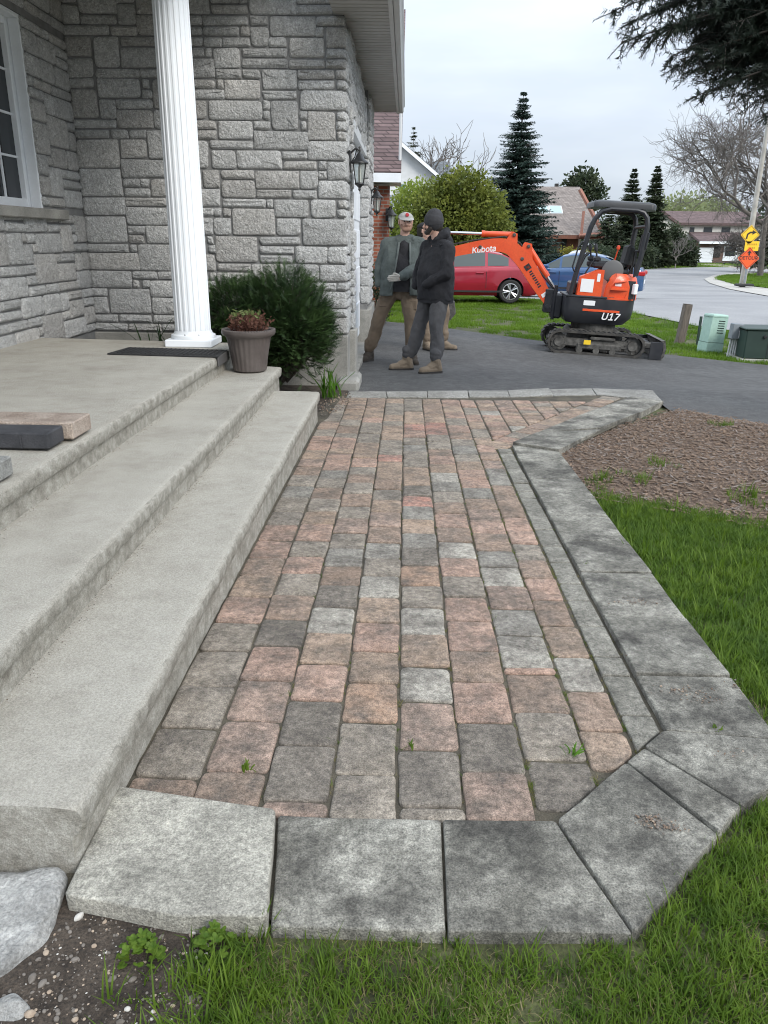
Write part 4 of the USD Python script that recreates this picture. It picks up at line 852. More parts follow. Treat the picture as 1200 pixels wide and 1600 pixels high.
# swing bracket, boom, cylinders, dipper, bucket
MB().box((.56, -.14, .52), (.74, .14, .92), c=.03).box((.66, -.10, .60), (.86, -.05, .98), c=.015).box((.66, .05, .60), (.86, .10, .98), c=.015).tube([(.8, -.13, .70), (.8, .13, .70)], .035, 12).tube([(.82, -.13, .92), (.82, .13, .92)], .03, 12).tube([(.70, .12, .5), (.70, .12, 1.05)], .03, 8).build('swing_bracket', m_blk, ex)
BZ = lambda z: .70 + (z - .70) * .77
BX = lambda x: .8 + (x - .8) * .83
cl = np.array([(.70, .66), (.86, .88), (1.05, 1.12), (1.24, 1.36), (1.42, 1.52), (1.70, 1.61), (2.62, 1.40)]); th = np.array([.065, .095, .115, .128, .12, .105, .075])
tg = np.gradient(cl, axis=0); tg /= np.linalg.norm(tg, axis=1, keepdims=True); nr = np.stack([-tg[:, 1], tg[:, 0]], 1)
from scipy.interpolate import CubicSpline
u_ = np.linspace(0, 1, 7); uu = np.linspace(0, 1, 30); c_, n_ = CubicSpline(u_, cl)(uu), None; tt = np.interp(uu, u_, th)
tg = np.gradient(c_, axis=0); tg /= np.linalg.norm(tg, axis=1, keepdims=True); nr = np.stack([-tg[:, 1], tg[:, 0]], 1)
outl = list(map(tuple, c_ + nr * tt[:, None])) + list(map(tuple, (c_ - nr * tt[:, None])[::-1]))
MB().prism(outl, 1, -.085, .085).build('boom', m_or, ex, smooth=35)
bk = MB()
for s in (-.065, .065): bk.prism([(1.10, 1.24), (1.17, 1.66), (1.28, 1.68), (1.38, 1.50)], 1, s - .012, s + .012).prism([(1.40, 1.56), (1.42, 1.80), (1.52, 1.83), (1.62, 1.64)], 1, s - .012, s + .012)
bk.tube([(1.46, -.09, 1.78), (1.46, .09, 1.78)], .03, 12).tube([(1.22, -.09, 1.62), (1.22, .09, 1.62)], .03, 12); bk.build('boom_lug', m_or, ex)
def cyl(parent, a, b, r, rr, f=.55):
    a, b = np.array(a, float), np.array(b, float); m = a + (b - a) * f
    c = sub('hydraulic_cylinder', parent); MB().tube([a, m], r, 14).tube([m - (b - a) / np.linalg.norm(b - a) * .05, m], r * 1.12, 14).build('barrel', m_or, c); MB().tube([m, b], rr, 10).build('rod', m_chrome, c)
cyl(ex, (1.22, 0, 1.62), (.66, 0, .93), .046, .024, .66)
cyl(ex, (1.47, 0, 1.78), (2.52, 0, 1.75), .046, .024, .5)
tx = meshkit.text_mesh('Kubota', .085, .003, True); v = np.array(tx.vertices); a = -.12; v = np.stack([2.13 - v[:, 0], v[:, 2] + .0855, v[:, 1] + 1.455 + v[:, 0] * .16], 1); obj('maker_lettering', (v, tx.faces), m_decal, ex, False)
dk = MB()
d0, d1 = np.array([1.20, 1.30]), np.array([.93, .96]); ax = (d1 - d0) / np.linalg.norm(d1 - d0); pr_ = np.array([-ax[1], ax[0]])
for s_ in (.05, -.05): MB().tube([(.72, s_, .98), (.95, s_, 1.20), (1.10, s_, 1.36), (1.36, s_, 1.66), (1.62, s_, 1.745), (2.1, s_, 1.66), (2.5, s_, 1.56)], .014, 6).build('hydraulic_hose', m_rub, ex)
for px_, pz_ in ((.74, .70), (1.22, 1.62), (1.47, 1.78), (1.30, 1.42), (2.0, 1.56)): MB().lathe([(0, 0), (.028, 0), (.028, .012), (.018, .02), (0, .02)], 12, T4(Rx(-PI / 2), (px_, .085, pz_))).build('pin', m_steel, ex)
def quad(t0, t1, w0, w1, m, name):
    q = [d0 + ax * t0 + pr_ * w0, d0 + ax * t1 + pr_ * w0, d0 + ax * t1 + pr_ * w1, d0 + ax * t0 + pr_ * w1]
    MB().prism(q, 1, .0855, .089).build(name, m, ex, smooth=False)
quad(-.04, .05, -.05, .05, m_blk, 'boom_emblem'); quad(-.02, .03, -.025, .025, m_or, 'boom_emblem')
for k in range(8): quad(.08 + k * .04, .105 + k * .04, -.028, .028 if k % 2 else .018, m_blk, 'boom_mark')
quad(.50, .56, -.05, .05, m_decal, 'boom_label')
dp_ = MB().prism([(2.58, 1.28), (2.62, 1.62), (2.50, 1.64), (2.45, 1.38), (2.44, .74), (2.54, .72)], 1, -.06, .06); dp_.build('dipper_arm', m_or, ex)
MB().prism([(2.58, .78), (2.46, .76), (2.34, .66), (2.30, .48), (2.38, .37), (2.58, .31), (2.54, .40), (2.47, .52)], 1, -.17, .17).build('bucket', m_steel, ex)
cyl(ex, (2.55, .0, 1.58), (2.51, .0, .85), .04, .022, .6)

# ---------------------------------------------------------------- cars
m_cglass = GLASS('car_glass', (.075, .092, .092))
m_tyre = MAT('tyre', (.014, .014, .014), (.022, .022, .022), rough=.8); m_rim = MAT('alloy_rim', (.55, .56, .57), rough=.3, metal=.85)
def make_car(name, label, paint, loc, rz, L=4.62, Wd=1.80, Ht=1.44, style='sedan', group='cars parked along the street and drives', clearance=.20, glass=None):
    glass = glass or m_cglass
    t = thing(name, label, 'car', loc, rz, group); hw = Wd / 2
    wx = (L / 2 - .88, -L / 2 + 1.03) ; wr = .325
    if style == 'sedan':
        belt = [(-L / 2, .80), (-L / 2 + .1, .98), (-1.55, 1.02), (-.6, .98), (.75, .94), (1.0, .92), (1.9, .80), (L / 2 - .1, .66), (L / 2, .56)]
        roofp = [(-1.72, 1.02), (-1.0, Ht - .08), (-.55, Ht), (0.0, Ht - .01), (.32, Ht - .07), (1.12, .92)]
    else:
        belt = [(-L / 2, .85), (-L / 2 + .08, 1.02), (-1.55, 1.06), (-.6, 1.04), (.75, 1.0), (1.0, .98), (1.9, .90), (L / 2 - .1, .76), (L / 2, .62)]
        roofp = [(-L / 2 + .15, 1.04), (-L / 2 + .42, Ht - .14), (-1.3, Ht - .02), (-.3, Ht), (.25, Ht - .07), (1.15, .98)]
    bx, bz = zip(*belt); xs_ = np.unique(np.r_[np.linspace(-L / 2, L / 2, 34), bx])
    plan = lambda x: hw * (1 - .22 * np.clip((abs(x) - (L / 2 - .75)) / .75, 0, 1) ** 2.2)
    V, n = [], 0
    for x in xs_:
        zt = np.interp(x, bx, bz); w = plan(x); zb = clearance + .10 * np.clip((abs(x) - (L / 2 - .45)) / .45, 0, 1)
        half = [(0, zb), (w * .86, zb), (w * .955, zb + .08), (w, zb + .28), (w * .995, zb + .38), (w * .985, zt - .13), (w * .955, zt - .035), (w * .90, zt), (w * .5, zt + .02), (0, zt + .03)]
        ring = half + [(-y, z) for y, z in half[-2:0:-1]]; n = len(ring); V += [(x, y, z) for y, z in ring]
    f = []
    for i in range(len(xs_) - 1):
        for k in range(n): a, b = i * n + k, i * n + (k + 1) % n; f.append([a, a + n, b + n, b])
    f = np.array(f); m_ = (len(xs_) - 1) * n
    tri = np.vstack([f[:, [0, 1, 2]], f[:, [0, 2, 3]], [[0, k, k + 1] for k in range(1, n - 1)], [[m_, m_ + k + 1, m_ + k] for k in range(1, n - 1)]])
    tm = trimesh.Trimesh(np.array(V), tri); tm.merge_vertices(); trimesh.repair.fix_normals(tm)
    done = False
    try:
        man = m3.Manifold(m3.Mesh(np.array(tm.vertices, np.float32), np.array(tm.faces, np.uint32)))
        for x in wx: man = man - m3.Manifold.cylinder(Wd + .4, wr + .055, wr + .055, 32).rotate([90, 0, 0]).translate([x, hw + .2, wr])
        if man.num_tri() > 100: MB().tm(man).build('body', paint, t, smooth=32); done = True
    except Exception: pass
    if not done: MB().add(np.array(tm.vertices), np.array(tm.faces)).build('body', paint, t, smooth=32)
    MB().box((-L / 2 + .3, -hw * .80, clearance + .02), (L / 2 - .3, hw * .80, .62)).build('underbody', m_rub, t, smooth=False)
    # greenhouse
    rx, rzp = zip(*roofp); xg = np.linspace(rx[0], rx[-1], 26); V = []
    for x in xg:
        zt = np.interp(x, rx, rzp); zb = np.interp(x, bx, bz) - .02; k = np.clip((zt - zb) / (Ht - zb), 0.02, 1); w0 = plan(x) * .895; w1 = w0 - .19 * k
        half = [(w0, zb), (w0 - .10 * k, zb + (zt - zb) * .55), (w1 + .02, zb + (zt - zb) * .90), (w1 - .06, zb + (zt - zb) * .985), (w1 * .5, zt), (0, zt + .01)]
        ring = half + [(-y, z) for y, z in half[-2::-1]]; n = len(ring); V += [(x, y, z) for y, z in ring]
    f = []
    for i in range(len(xg) - 1):
        for k in range(n - 1): a, b = i * n + k, i * n + k + 1; f.append([a, a + n, b + n, b])
    obj('cabin', (np.array(V), np.array(f)), paint, t, 40)
    def side(x, h, s, off=.006):                              # a point on the cabin's side, h from belt (0) to roof (1)
        zt = np.interp(x, rx, rzp); zb = np.interp(x, bx, bz) - .02; k = np.clip((zt - zb) / (Ht - zb), .02, 1); w0 = plan(x) * .895; z = zb + (zt - zb) * h
        w = np.interp(h, [0, .55, .9], [w0, w0 - .10 * k, w0 - .19 * k + .02]); return (x, s * (w + off), z)
    ends = [(rx[0] + .52, -.62), (-.54, .33), (.40, .80)] if style == 'sedan' else [(rx[0] + .22, -1.18), (-1.10, -.22), (-.14, .78)]
    for s in (-1, 1):
        for (xa, xb) in ends:
            if xb - xa < .1: continue
            xsn = np.linspace(xa, xb, 7); top, bot = [], []
            for x in xsn:
                zt, zb = np.interp(x, rx, rzp), np.interp(x, bx, bz) - .02
                bot.append(side(x, .10, s)); top.append(side(x, .84, s))
            mid = [side(x, .55, s) for x in xsn]
            V = np.array(bot + mid + top); q = [[i, i + 1, 8 + i, 7 + i] for i in range(6)] + [[7 + i, 8 + i, 15 + i, 14 + i] for i in range(6)]
            obj('side_window', (V, np.array(q)), glass, t, False)
        dl = MB()
        for xd in ((-.58, .37) if style == 'sedan' else (-1.14, -.18, .8)): dl.box((xd - .006, s * hw * .997 - .003, clearance + .22), (xd + .006, s * hw * .997 + .004, .86))
        dl.box((-1.1, s * hw * .992 - .004, clearance + .10), (1.15, s * hw * .992 + .006, clearance + .15)); dl.build('door_gap', m_rub, t, smooth=False)
        for xd in (-.40, .58): MB().box((xd - .11, s * hw * .985 - .01, .80), (xd + .11, s * hw * .985 + .035, .835), c=.01).build('door_handle', paint, t)
        MB().box((.72, s * (hw - .04), .94), (.92, s * (hw + .16), 1.07), c=.035).build('mirror', paint, t)
        MB().box((L / 2 - .32, s * hw * .62 - .13, .56), (L / 2 - .035, s * hw * .62 + .13, .68), rot=Rz(-s * .35), c=.03).build('headlight', MAT('headlight_glass', (.5, .5, .5), rough=.1) if not stage.GetPrimAtPath('/World/Looks/headlight_glass') else '/World/Looks/headlight_glass', t)
        MB().box((-L / 2 - .01, s * hw * .68 - .16, .76), (-L / 2 + .30, s * hw * .68 + .17, .90), rot=Rz(s * .25), c=.03).build('tail_light', '/World/Looks/tail_red', t)
    for name_, a, b in (('windscreen', rx[-1] - .06, rx[-2] + .04), ('rear_window', rx[0] + .10, rx[1] - .04)):
        V = []
        for x in np.linspace(a, b, 5):
            zt = np.interp(x, rx, rzp); zb = np.interp(x, bx, bz) - .02; k = np.clip((zt - zb) / (Ht - zb), 0.02, 1); w1 = plan(x) * .895 - .19 * k
            V += [(x, w * (w1 - .05), zt + .016 - .006 * abs(w)) for w in (-1, -.5, 0, .5, 1)]
        obj(name_, (np.array(V), np.array([[r * 5 + c, r * 5 + c + 1, r * 5 + c + 6, r * 5 + c + 5] for r in range(4) for c in range(4)])), glass, t, True)
    MB().box((-L / 2 - .012, -.26, .50), (-L / 2 + .03, .26, .62)).build('number_plate', m_decal, t)
    MB().box((L / 2 - .05, -.45, .34), (L / 2 + .002, .45, .50), c=.02).build('grille', m_rub, t)
    for x in wx:
        for s in (-1, 1):
            w = sub('wheel', t); M = T4(Rx(-PI / 2) if s > 0 else Rx(PI / 2), (x, s * (hw - .10), wr))
            MB().lathe([(.20, -.10), (.29, -.10), (.318, -.08), (wr, -.03), (wr, .03), (.318, .075), (.29, .095), (.225, .09), (.22, .06)], 30, M).build('tyre', m_tyre, w)
            rm = MB().lathe([(.225, .085), (.215, .09), (.205, .06), (.20, -.02), (0, -.03)], 24, M)
            rm.build('rim_barrel', MAT('rim_dark', (.03, .03, .03), rough=.5) if not stage.GetPrimAtPath('/World/Looks/rim_dark') else '/World/Looks/rim_dark', w)
            sp = MB().lathe([(.05, .05), (.05, .075), (0, .08)], 12, M).lathe([(.226, .07), (.226, .09), (.208, .092), (.206, .07)], 30, M)
            for k in range(5):
                a = k * 2 * PI / 5
                for da in (-.16, .16):
                    p0, p1 = np.array([.03 * math.cos(a), .03 * math.sin(a), .072]), np.array([.212 * math.cos(a + da), .212 * math.sin(a + da), .08]); sp.tube(np.array([p0, p1]) @ M[:3, :3].T + M[:3, 3], [.018, .022], 6)
            sp.build('spokes', m_rim, w)
    return t
MAT('tail_red', (.35, .01, .012), rough=.2)
def CP(n, c, metal=.25): return MAT(n, tuple(x * .8 for x in c), c, scale=1.5, rough=.28, coat=.8, metal=metal, local=True)
m_red, m_blue, m_wcar = CP('red_car_paint', (.33, .012, .03)), CP('blue_car_paint', (.03, .085, .20)), CP('white_car_paint', (.66, .67, .68), 0)
y = 22.6; p = aty(797, 468, y); make_car('red_car', 'metallic red sedan parked on the street behind the excavator arm', m_red, (p[0] - 1.30, y + .9, gz(y) + .03), PI + .02)
pc = aty(896, 440, 27.6); make_car('blue_car', 'blue sedan seen through the excavator frame', m_blue, (pc[0], 27.6, gz(27.3) + .03), PI - .33)
pc = aty(903, 400, 78); make_car('white_car', 'white crossover parked nose in before the brown roofed house', m_wcar, (pc[0], 78, gz(78) + .05), math.radians(128), L=4.5, Ht=1.66, style='suv')
pc = aty(826, 400, 66); make_car('white_car', 'white car half hidden by the tall spruce and the orange boom', m_wcar, (pc[0], 66, gz(66) + .05), math.radians(20), L=4.5, Ht=1.60, style='suv')
pc = aty(660, 385, 36); make_car('white_car', 'white car glimpsed between the two men and above the red sedan', m_wcar, (pc[0] - .6, 36, gz(36) + .03), PI, L=4.7, Ht=1.62, style='suv')

# ---------------------------------------------------------------- people
m_skin = MAT('skin', (.42, .25, .19), (.48, .30, .235), scale=20, rough=.6, local=False)
def cloth(n, c, c2=None, **k): return MAT(n, c, c2 or tuple(x * 1.35 for x in c), scale=9, rough=.92, bump=.5, bscale=22, bdist=.02, **k)
m_jk, m_blkc, m_khk, m_swp, m_bean, m_glv = cloth('green_jacket', (.058, .070, .067)), cloth('black_cloth', (.010, .010, .013), (.018, .018, .021)), cloth('khaki_cloth', (.125, .095, .068)), cloth('grey_sweat_cloth', (.055, .054, .056)), cloth('charcoal_knit', (.030, .030, .033)), cloth('glove_cloth', (.30, .29, .27))
m_lap = cloth('jacket_edge', (.085, .098, .095))
m_boot, m_sole, m_dkb = cloth('tan_boot', (.16, .125, .09)), MAT('boot_sole', (.03, .027, .025), rough=.9), cloth('dark_boot', (.035, .028, .022))
m_capw, m_hair, m_capr = cloth('cap_white', (.27, .27, .262)), MAT('hair_dark', (.02, .015, .012), rough=.8), MAT('cap_red', (.35, .02, .03), rough=.7)
def organic(chains, size=.02, it=6, noise=0.0, seed=0, nscale=14):
    """One continuous surface over chains of joints: hulls of neighbouring spheres, joined and smoothed."""
    M = None
    for ch in chains:
        for (a, ra), (b, rb) in zip(ch[:-1], ch[1:]):
            h = m3.Manifold.batch_hull([m3.Manifold.sphere(ra, 14).translate(list(map(float, a))), m3.Manifold.sphere(rb, 14).translate(list(map(float, b)))])
            M = h if M is None else M + h
    q = M.refine_to_length(size).to_mesh(); tm = trimesh.Trimesh(q.vert_properties[:, :3], q.tri_verts); tm.merge_vertices()
    trimesh.smoothing.filter_taubin(tm, iterations=it); v = np.array(tm.vertices)
    if noise:
        n = tm.vertex_normals; w = meshkit.fbm(v * [nscale, nscale, nscale * .55] + seed, 3) - .5; v = v + n * (w * 2 * noise)[:, None]
    return v, np.array(tm.faces)
def head_parts(c, R, beard=False):
    """Skull, jaw, nose, ears, eyes around centre c; R turns the face (local -y is forward, z up)."""
    W = lambda p: np.array(c) + R @ np.array(p, float)
    ch = [[(W((0, .012, .035)), .088), (W((0, -.018, .0)), .078)], [(W((0, -.018, .0)), .078), (W((0, -.045, -.075)), .045)], [(W((0, .03, .0)), .085), (W((0, -.03, -.06)), .055)], [(W((0, -.088, .012)), .012), (W((0, -.108, -.022)), .017)],
          [(W((.035, -.075, -.03)), .022), (W((-.035, -.075, -.03)), .022)], [(W((.03, -.078, .032)), .016), (W((-.03, -.078, .032)), .016)], [(W((.018, -.085, -.058)), .011), (W((-.018, -.085, -.058)), .011)]]
    for s in (-1, 1): ch.append([(W((s * .083, .01, .015)), .015), (W((s * .086, .012, -.02)), .011)])
    return ch, W
def hand(p, d, side, up):
    """Palm, four unequal bent fingers and a thumb from wrist p along d."""
    d = np.array(d, float) / np.linalg.norm(d); s = np.array(side, float); s /= np.linalg.norm(s); u = np.array(up, float); ch = []
    p = np.array(p, float)
    for k, (o, l) in enumerate(((-.03, .068), (-.010, .08), (.010, .076), (.028, .06))):
        a = p + d * .085 + s * o; b = a + d * l * .5 - u * .006; c_ = b + d * l * .4 - u * .018; ch.append([(p + s * o * .7, .017), (a, .013), (b, .0095), (c_, .008)])
    t0 = p + d * .03 - s * .035; ch.append([(p - s * .012, .018), (t0, .013), (t0 + d * .03 - s * .02 - u * .004, .010), (t0 + d * .055 - s * .024 - u * .008, .008)])
    return ch
def person(label, J, wear, face, loc_group=None):
    t = thing('person', label, 'person'); ch, W = head_parts(J['head'], face)
    nk = (np.array(J['shL']) + J['shR']) / 2; hip = (np.array(J['hipL']) + J['hipR']) / 2
    body = list(ch) + [[(W((0, .02, -.05)), .058), (nk + [0, 0, .03], .062)], [(nk, .09), ((nk + hip) / 2, .12), (hip, .12)]]
    for s in 'LR':
        body += [[(nk, .07), (J['sh' + s], .055), (J['el' + s], .042), (J['wr' + s], .028)], [(hip, .10), (J['hip' + s], .085), (J['kn' + s], .058), (J['an' + s], .042)]]
        ht = np.array(J['toe' + s]) - J['an' + s]; ht[2] = 0; ht /= np.linalg.norm(ht); body.append([(J['an' + s], .042), (np.array(J['an' + s]) + ht * .10 - [0, 0, .05], .035)])
        if wear.get('hands', {}).get(s): body += hand(J['wr' + s], *wear['hands'][s])
    obj('body', organic(body, .014, 4), m_skin, t, True)
    for s in 'LR':
        if wear.get('hands', {}).get(s): obj('glove', organic([[(p_, r_ + .004) for p_, r_ in c_] for c_ in hand(J['wr' + s], *wear['hands'][s])], .008, 3), m_glv, t, True)
    # trousers
    tr = [[(J['hipL'], .12), (J['hipR'], .12)], [(hip + [0, 0, .10], .135), (hip, .14)]]
    for s in 'LR':
        k, a, h = (np.array(J[x + s], float) for x in ('kn', 'an', 'hip')); fw_d = np.array(J['toe' + s]) - a; fw_d[2] = 0; fw_d /= np.linalg.norm(fw_d)
        tr += [[(h, wear.get('thigh', .108)), ((h + k) / 2 + fw_d * .01, .102), (k + fw_d * .012, .088), (k * .6 + a * .4 - fw_d * .015, .086), (k * .25 + a * .75 - fw_d * .012, .080), (a + [0, 0, .06], wear.get('cuff', .07))]]
        for q_ in range(2): tr.append([(a + [0, 0, .075 + q_ * .055] - fw_d * .01, wear.get('cuff', .07) + .003), (a + [0, 0, .085 + q_ * .055] + fw_d * .01, wear.get('cuff', .07) + .003)])
    obj('trousers', organic(tr, .02, 3, .024, 3, 11), wear['trousers'], t, True)
    # top: a torso hull from shoulders to hem, cut level at the hem
    fwd = np.array(face @ [0, -1, 0]); ax_ = np.array(J['shR'], float) - J['shL']; ax_[2] = 0; ax_ /= np.linalg.norm(ax_); hz = hip[2] - wear.get('drop', .02); sph = lambda p, r: m3.Manifold.sphere(r, 16).translate(list(map(float, p)))
    bl_, hm_ = wear.get('belly', .165), wear.get('hem', .165); bfw = np.cross([0, 0, 1.0], ax_); bfw *= np.sign(bfw @ fwd + 1e-6) if abs(bfw @ fwd) > .2 else 1
    def torso(g, lift=0.):
        sp = []
        for s_, q in ((-1, 'L'), (1, 'R')): sp += [sph(np.array(J['sh' + q]) * .80 + nk * .20 - [0, 0, .03], .095 - g), sph((nk * .5 + hip * .5) + ax_ * s_ * .085 + bfw * .02 + [0, 0, -.02], bl_ - g), sph(hip + ax_ * s_ * .095 + [0, 0, -.12], hm_ - g)]
        return m3.Manifold.batch_hull(sp)
    M_ = torso(0)
    if wear.get('open'):
        o0 = nk + bfw * .30 + [0, 0, .12]; c0 = hip + bfw * .30; wd = []
        for p_, w_ in ((o0, .045), (nk * .5 + hip * .5 + bfw * .32 - ax_ * -.015, .085), (c0 + [0, 0, -.4], .135)):
            for s_ in (-1, 1): wd += [sph(p_ + ax_ * s_ * w_, .01), sph(p_ - bfw * .26 + ax_ * s_ * w_ * .75, .01)]
        M_ = M_ - m3.Manifold.batch_hull(wd)
    for s in 'LR':
        e, w, h = (np.array(J[x + s], float) for x in ('el', 'wr', 'sh'))
        for (p_, r_), (q_, r2_) in (((h, .088), (h * .4 + e * .6, .080)), ((h * .4 + e * .6, .080), (e, .076)), ((e, .076), (e * .45 + w * .55, .070)), ((e * .45 + w * .55, .070), (w * .93 + e * .07, .052))): M_ = M_ + m3.Manifold.batch_hull([sph(p_, r_), sph(q_, r2_)])
    M_ = M_ + m3.Manifold.batch_hull([sph(np.array(J['shL']), .088), sph(nk + [0, 0, .03], .085)]) + m3.Manifold.batch_hull([sph(np.array(J['shR']), .088), sph(nk + [0, 0, .03], .085)])
    extra = []
    if wear.get('hood'): extra += [[(nk + [0, 0, .11] - fwd * .02, .092), (nk + [0, 0, .05] - fwd * .11, .086)], [(nk + ax_ * .065 + [0, 0, .10] + fwd * .05, .04), (nk + ax_ * .08 + [0, 0, .14] - fwd * .04, .046), (nk + [0, 0, .165] - fwd * .10, .055), (nk - ax_ * .08 + [0, 0, .14] - fwd * .04, .046), (nk - ax_ * .065 + [0, 0, .10] + fwd * .05, .04)], [(nk + [0, 0, .05], .08), (nk + [0, 0, .08] + fwd * .02, .070)]]
    if wear.get('collar'): extra += [[(nk + ax_ * .105 + [0, 0, .055] + fwd * .06, .028), (nk + ax_ * .105 + [0, 0, .075], .036), (nk + [0, 0, .09] - fwd * .08, .045), (nk - ax_ * .105 + [0, 0, .075], .036), (nk - ax_ * .105 + [0, 0, .055] + fwd * .06, .028)]]
    for c_ in extra:
        for (p_, r_), (q_, r2_) in zip(c_[:-1], c_[1:]): M_ = M_ + m3.Manifold.batch_hull([sph(p_, r_), sph(q_, r2_)])
    M_ = M_.trim_by_plane([0, 0, 1.0], float(hz - .06 if wear.get('open') else hz - .05))
    q = M_.refine_to_length(.02).to_mesh(); tm = trimesh.Trimesh(q.vert_properties[:, :3], q.tri_verts); tm.merge_vertices(); trimesh.smoothing.filter_taubin(tm, iterations=4)
    v = np.array(tm.vertices); n_ = tm.vertex_normals; w_ = meshkit.fbm(v * [12, 12, 9] + 7, 3) - .5; v = v + n_ * (w_ * .045)[:, None]
    obj('jacket' if wear.get('open') else 'hoodie', (v, np.array(tm.faces)), wear['top'], t, True)
    if not wear.get('open'):
        sp = [sph(hip + ax_ * s_ * .095 + [0, 0, z_], hm_ - .004) for s_ in (-1, 1) for z_ in (-.12, -.02)]
        wb = m3.Manifold.batch_hull(sp).trim_by_plane([0, 0, 1.0], float(hz - .085)).trim_by_plane([0, 0, -1.0], -float(hz - .02)); obj('waistband', wb.refine_to_length(.03), wear['top'], t, 30)
    else:                                                    # the dark shirt seen where the jacket hangs open
        shm = torso(.016).trim_by_plane([0, 0, 1.0], float(hz - .01)) + m3.Manifold.batch_hull([sph(nk + [0, 0, .045], .076), sph(nk + bfw * .035 - [0, 0, .05], .10), sph(nk + bfw * .03 - [0, 0, .20], .13)]); obj('shirt', shm.refine_to_length(.03), wear['open'], t, 40)
    if wear.get('open'):
        for s_ in (-1, 1):
            e0, e1, e2 = nk + bfw * .10 + ax_ * s_ * .07 + [0, 0, .02], (nk * .5 + hip * .5) + bfw * (bl_ + .012) + ax_ * s_ * .095, hip + bfw * (hm_ + .0) + ax_ * s_ * .13
            MB().tube([e0, (e0 * .5 + e1 * .5) + bfw * .03, e1, e2], [.014, .012, .011, .010], 6).build('lapel', m_lap, t)
        for s_ in (-1, 1):
            kk = np.array(J['hipR' if s_ > 0 else 'hipL'], float) * .52 + np.array(J['knR' if s_ > 0 else 'knL'], float) * .48 + bfw * .085 + ax_ * s_ * .05; MB().box(kk - [.05, .02, .07], kk + [.05, .012, .06], rot=None, c=.012).build('cargo_pocket', wear['trousers'], t)
    for s in 'LR':
        a, toe = np.array(J['an' + s], float), np.array(J['toe' + s], float); d = toe - a; d[2] = 0; d /= np.linalg.norm(d); g = a * 1.0; g[2] = toe[2]
        bt = [[(a + [0, 0, .05], .062), (g + [0, 0, .06] - d * .03, .056)], [(g - d * .04 + [0, 0, .05], .05), (g + d * .10 + [0, 0, .05], .05), (g + d * .185 + [0, 0, .042], .042)], [(a, .056), (g + d * .08 + [0, 0, .07], .05)]]
        b = sub('boot', t); obj('upper', organic(bt, .015, 4, .004, 2), wear['boot'], b, True)
        sd = np.array([-d[1], d[0], 0]); ol = [g[:2] + d[:2] * x_ + sd[:2] * w_ for x_, w_ in ((-.085, .03), (-.06, .046), (.05, .043), (.13, .05), (.20, .042), (.232, .015), (.232, -.015), (.20, -.042), (.13, -.05), (.05, -.043), (-.06, -.046), (-.085, -.03))]
        MB().prism(ol, 2, g[2] - .005, g[2] + .028).build('sole', m_sole, b, smooth=False)
    # face
    for s in (-1, 1):
        e = W((s * .032, -.083, .012)); MB().tm(trimesh.creation.icosphere(2, .010).apply_translation(e)).build('eye', m_hair, t)
        MB().tube([W((s * .015, -.094, .032)), W((s * .035, -.093, .037)), W((s * .052, -.080, .032))], .005, 5).build('eyebrow', m_hair, t)
    if wear.get('beard'):
        bd = [[(W((.055, -.045, -.045)), .030), (W((.03, -.075, -.085)), .030), (W((-.03, -.075, -.085)), .030), (W((-.055, -.045, -.045)), .030)], [(W((.02, -.096, -.048)), .008), (W((-.02, -.096, -.048)), .008)]]
        obj('beard', organic(bd, .012, 3), wear['beard'], t, True)
    hr = [[(W((0, .03, .03)), .094), (W((0, .045, -.03)), .080)]]
    obj('hair', organic(hr, .018, 3), m_hair if not wear.get('hair') else wear['hair'], t, True)
    if wear['hat'] == 'cap':
        hp = sub('cap', t); V = []
        dome_ = trimesh.creation.icosphere(3, 1.0); v = np.array(dome_.vertices); k = v[:, 2] > -.05; 
        fk = k[dome_.faces].all(1); vv = v * [.098, .114, .070] + [0, .014, .050]; ff = dome_.faces[fk]
        front = vv[ff].mean(1)[:, 1] < .02
        for msk, mt, nm in ((front, wear['cap'], 'front_panel'), (~front, wear['cap_back'], 'mesh_back')):
            us, inv = np.unique(ff[msk], return_inverse=True); obj(nm, (W((0, 0, 0)) + vv[us] @ face.T, inv.reshape(-1, 3)), mt, hp, True)
        br = []; 
        for i, a in enumerate(np.linspace(-1.15, 1.15, 11)):
            x0, y0 = .100 * math.sin(a), .012 - .118 * math.cos(a); ex_ = .070 * math.cos(a * .85) ** .7
            br += [W((x0, y0 + .004, .052)), W((x0 * 1.02, y0 - ex_, .050 - .035 * (ex_ / .085))), W((x0, y0 + .004, .059)), W((x0 * 1.02, y0 - ex_, .056 - .035 * (ex_ / .085)))]
        q = []
        for i in range(10): b = i * 4; q += [[b, b + 1, b + 5, b + 4], [b + 2, b + 6, b + 7, b + 3], [b + 1, b + 3, b + 7, b + 5]]
        obj('visor', (np.array(br), np.array(q)), wear['cap'], hp, True)
        if wear.get('logo'):
            lg = MB().lathe([(.024, 0), (.022, .005), (0, .008)], 18, T4(face @ Rx(PI / 2 - .25), W((0, -.097, .090)))); lg.build('round_badge', m_capr, hp)
    else:
        bn = [[(W((0, .015, .035)), .116), (W((0, .028, .070)), .104)], [(W((0, .018, .04)), .117), (W((0, .02, .02)), .114)]]
        hp = sub('beanie', t); obj('knit', organic(bn, .016, 4, .002, 4), wear['cap'], hp, True)
        v_, f_ = organic([[(W((0, .018, .022)), .119), (W((0, .018, .032)), .119)]], .016, 2)
        up_ = face @ np.array([0, 0, 1.0]); hh = (v_ - W((0, .018, .027))) @ up_; kf = (np.abs(hh) < .042)[f_].all(1); obj('turn_up', (v_, f_[kf]), wear['cap'], hp, True)
    return t
def Q(px, py, y): return aty(px, py, y)
def face_to(az, tilt=0.0): return Rz(az) @ Rx(tilt)              # az = 0 looks at the viewer (-y), +90 deg looks to +x
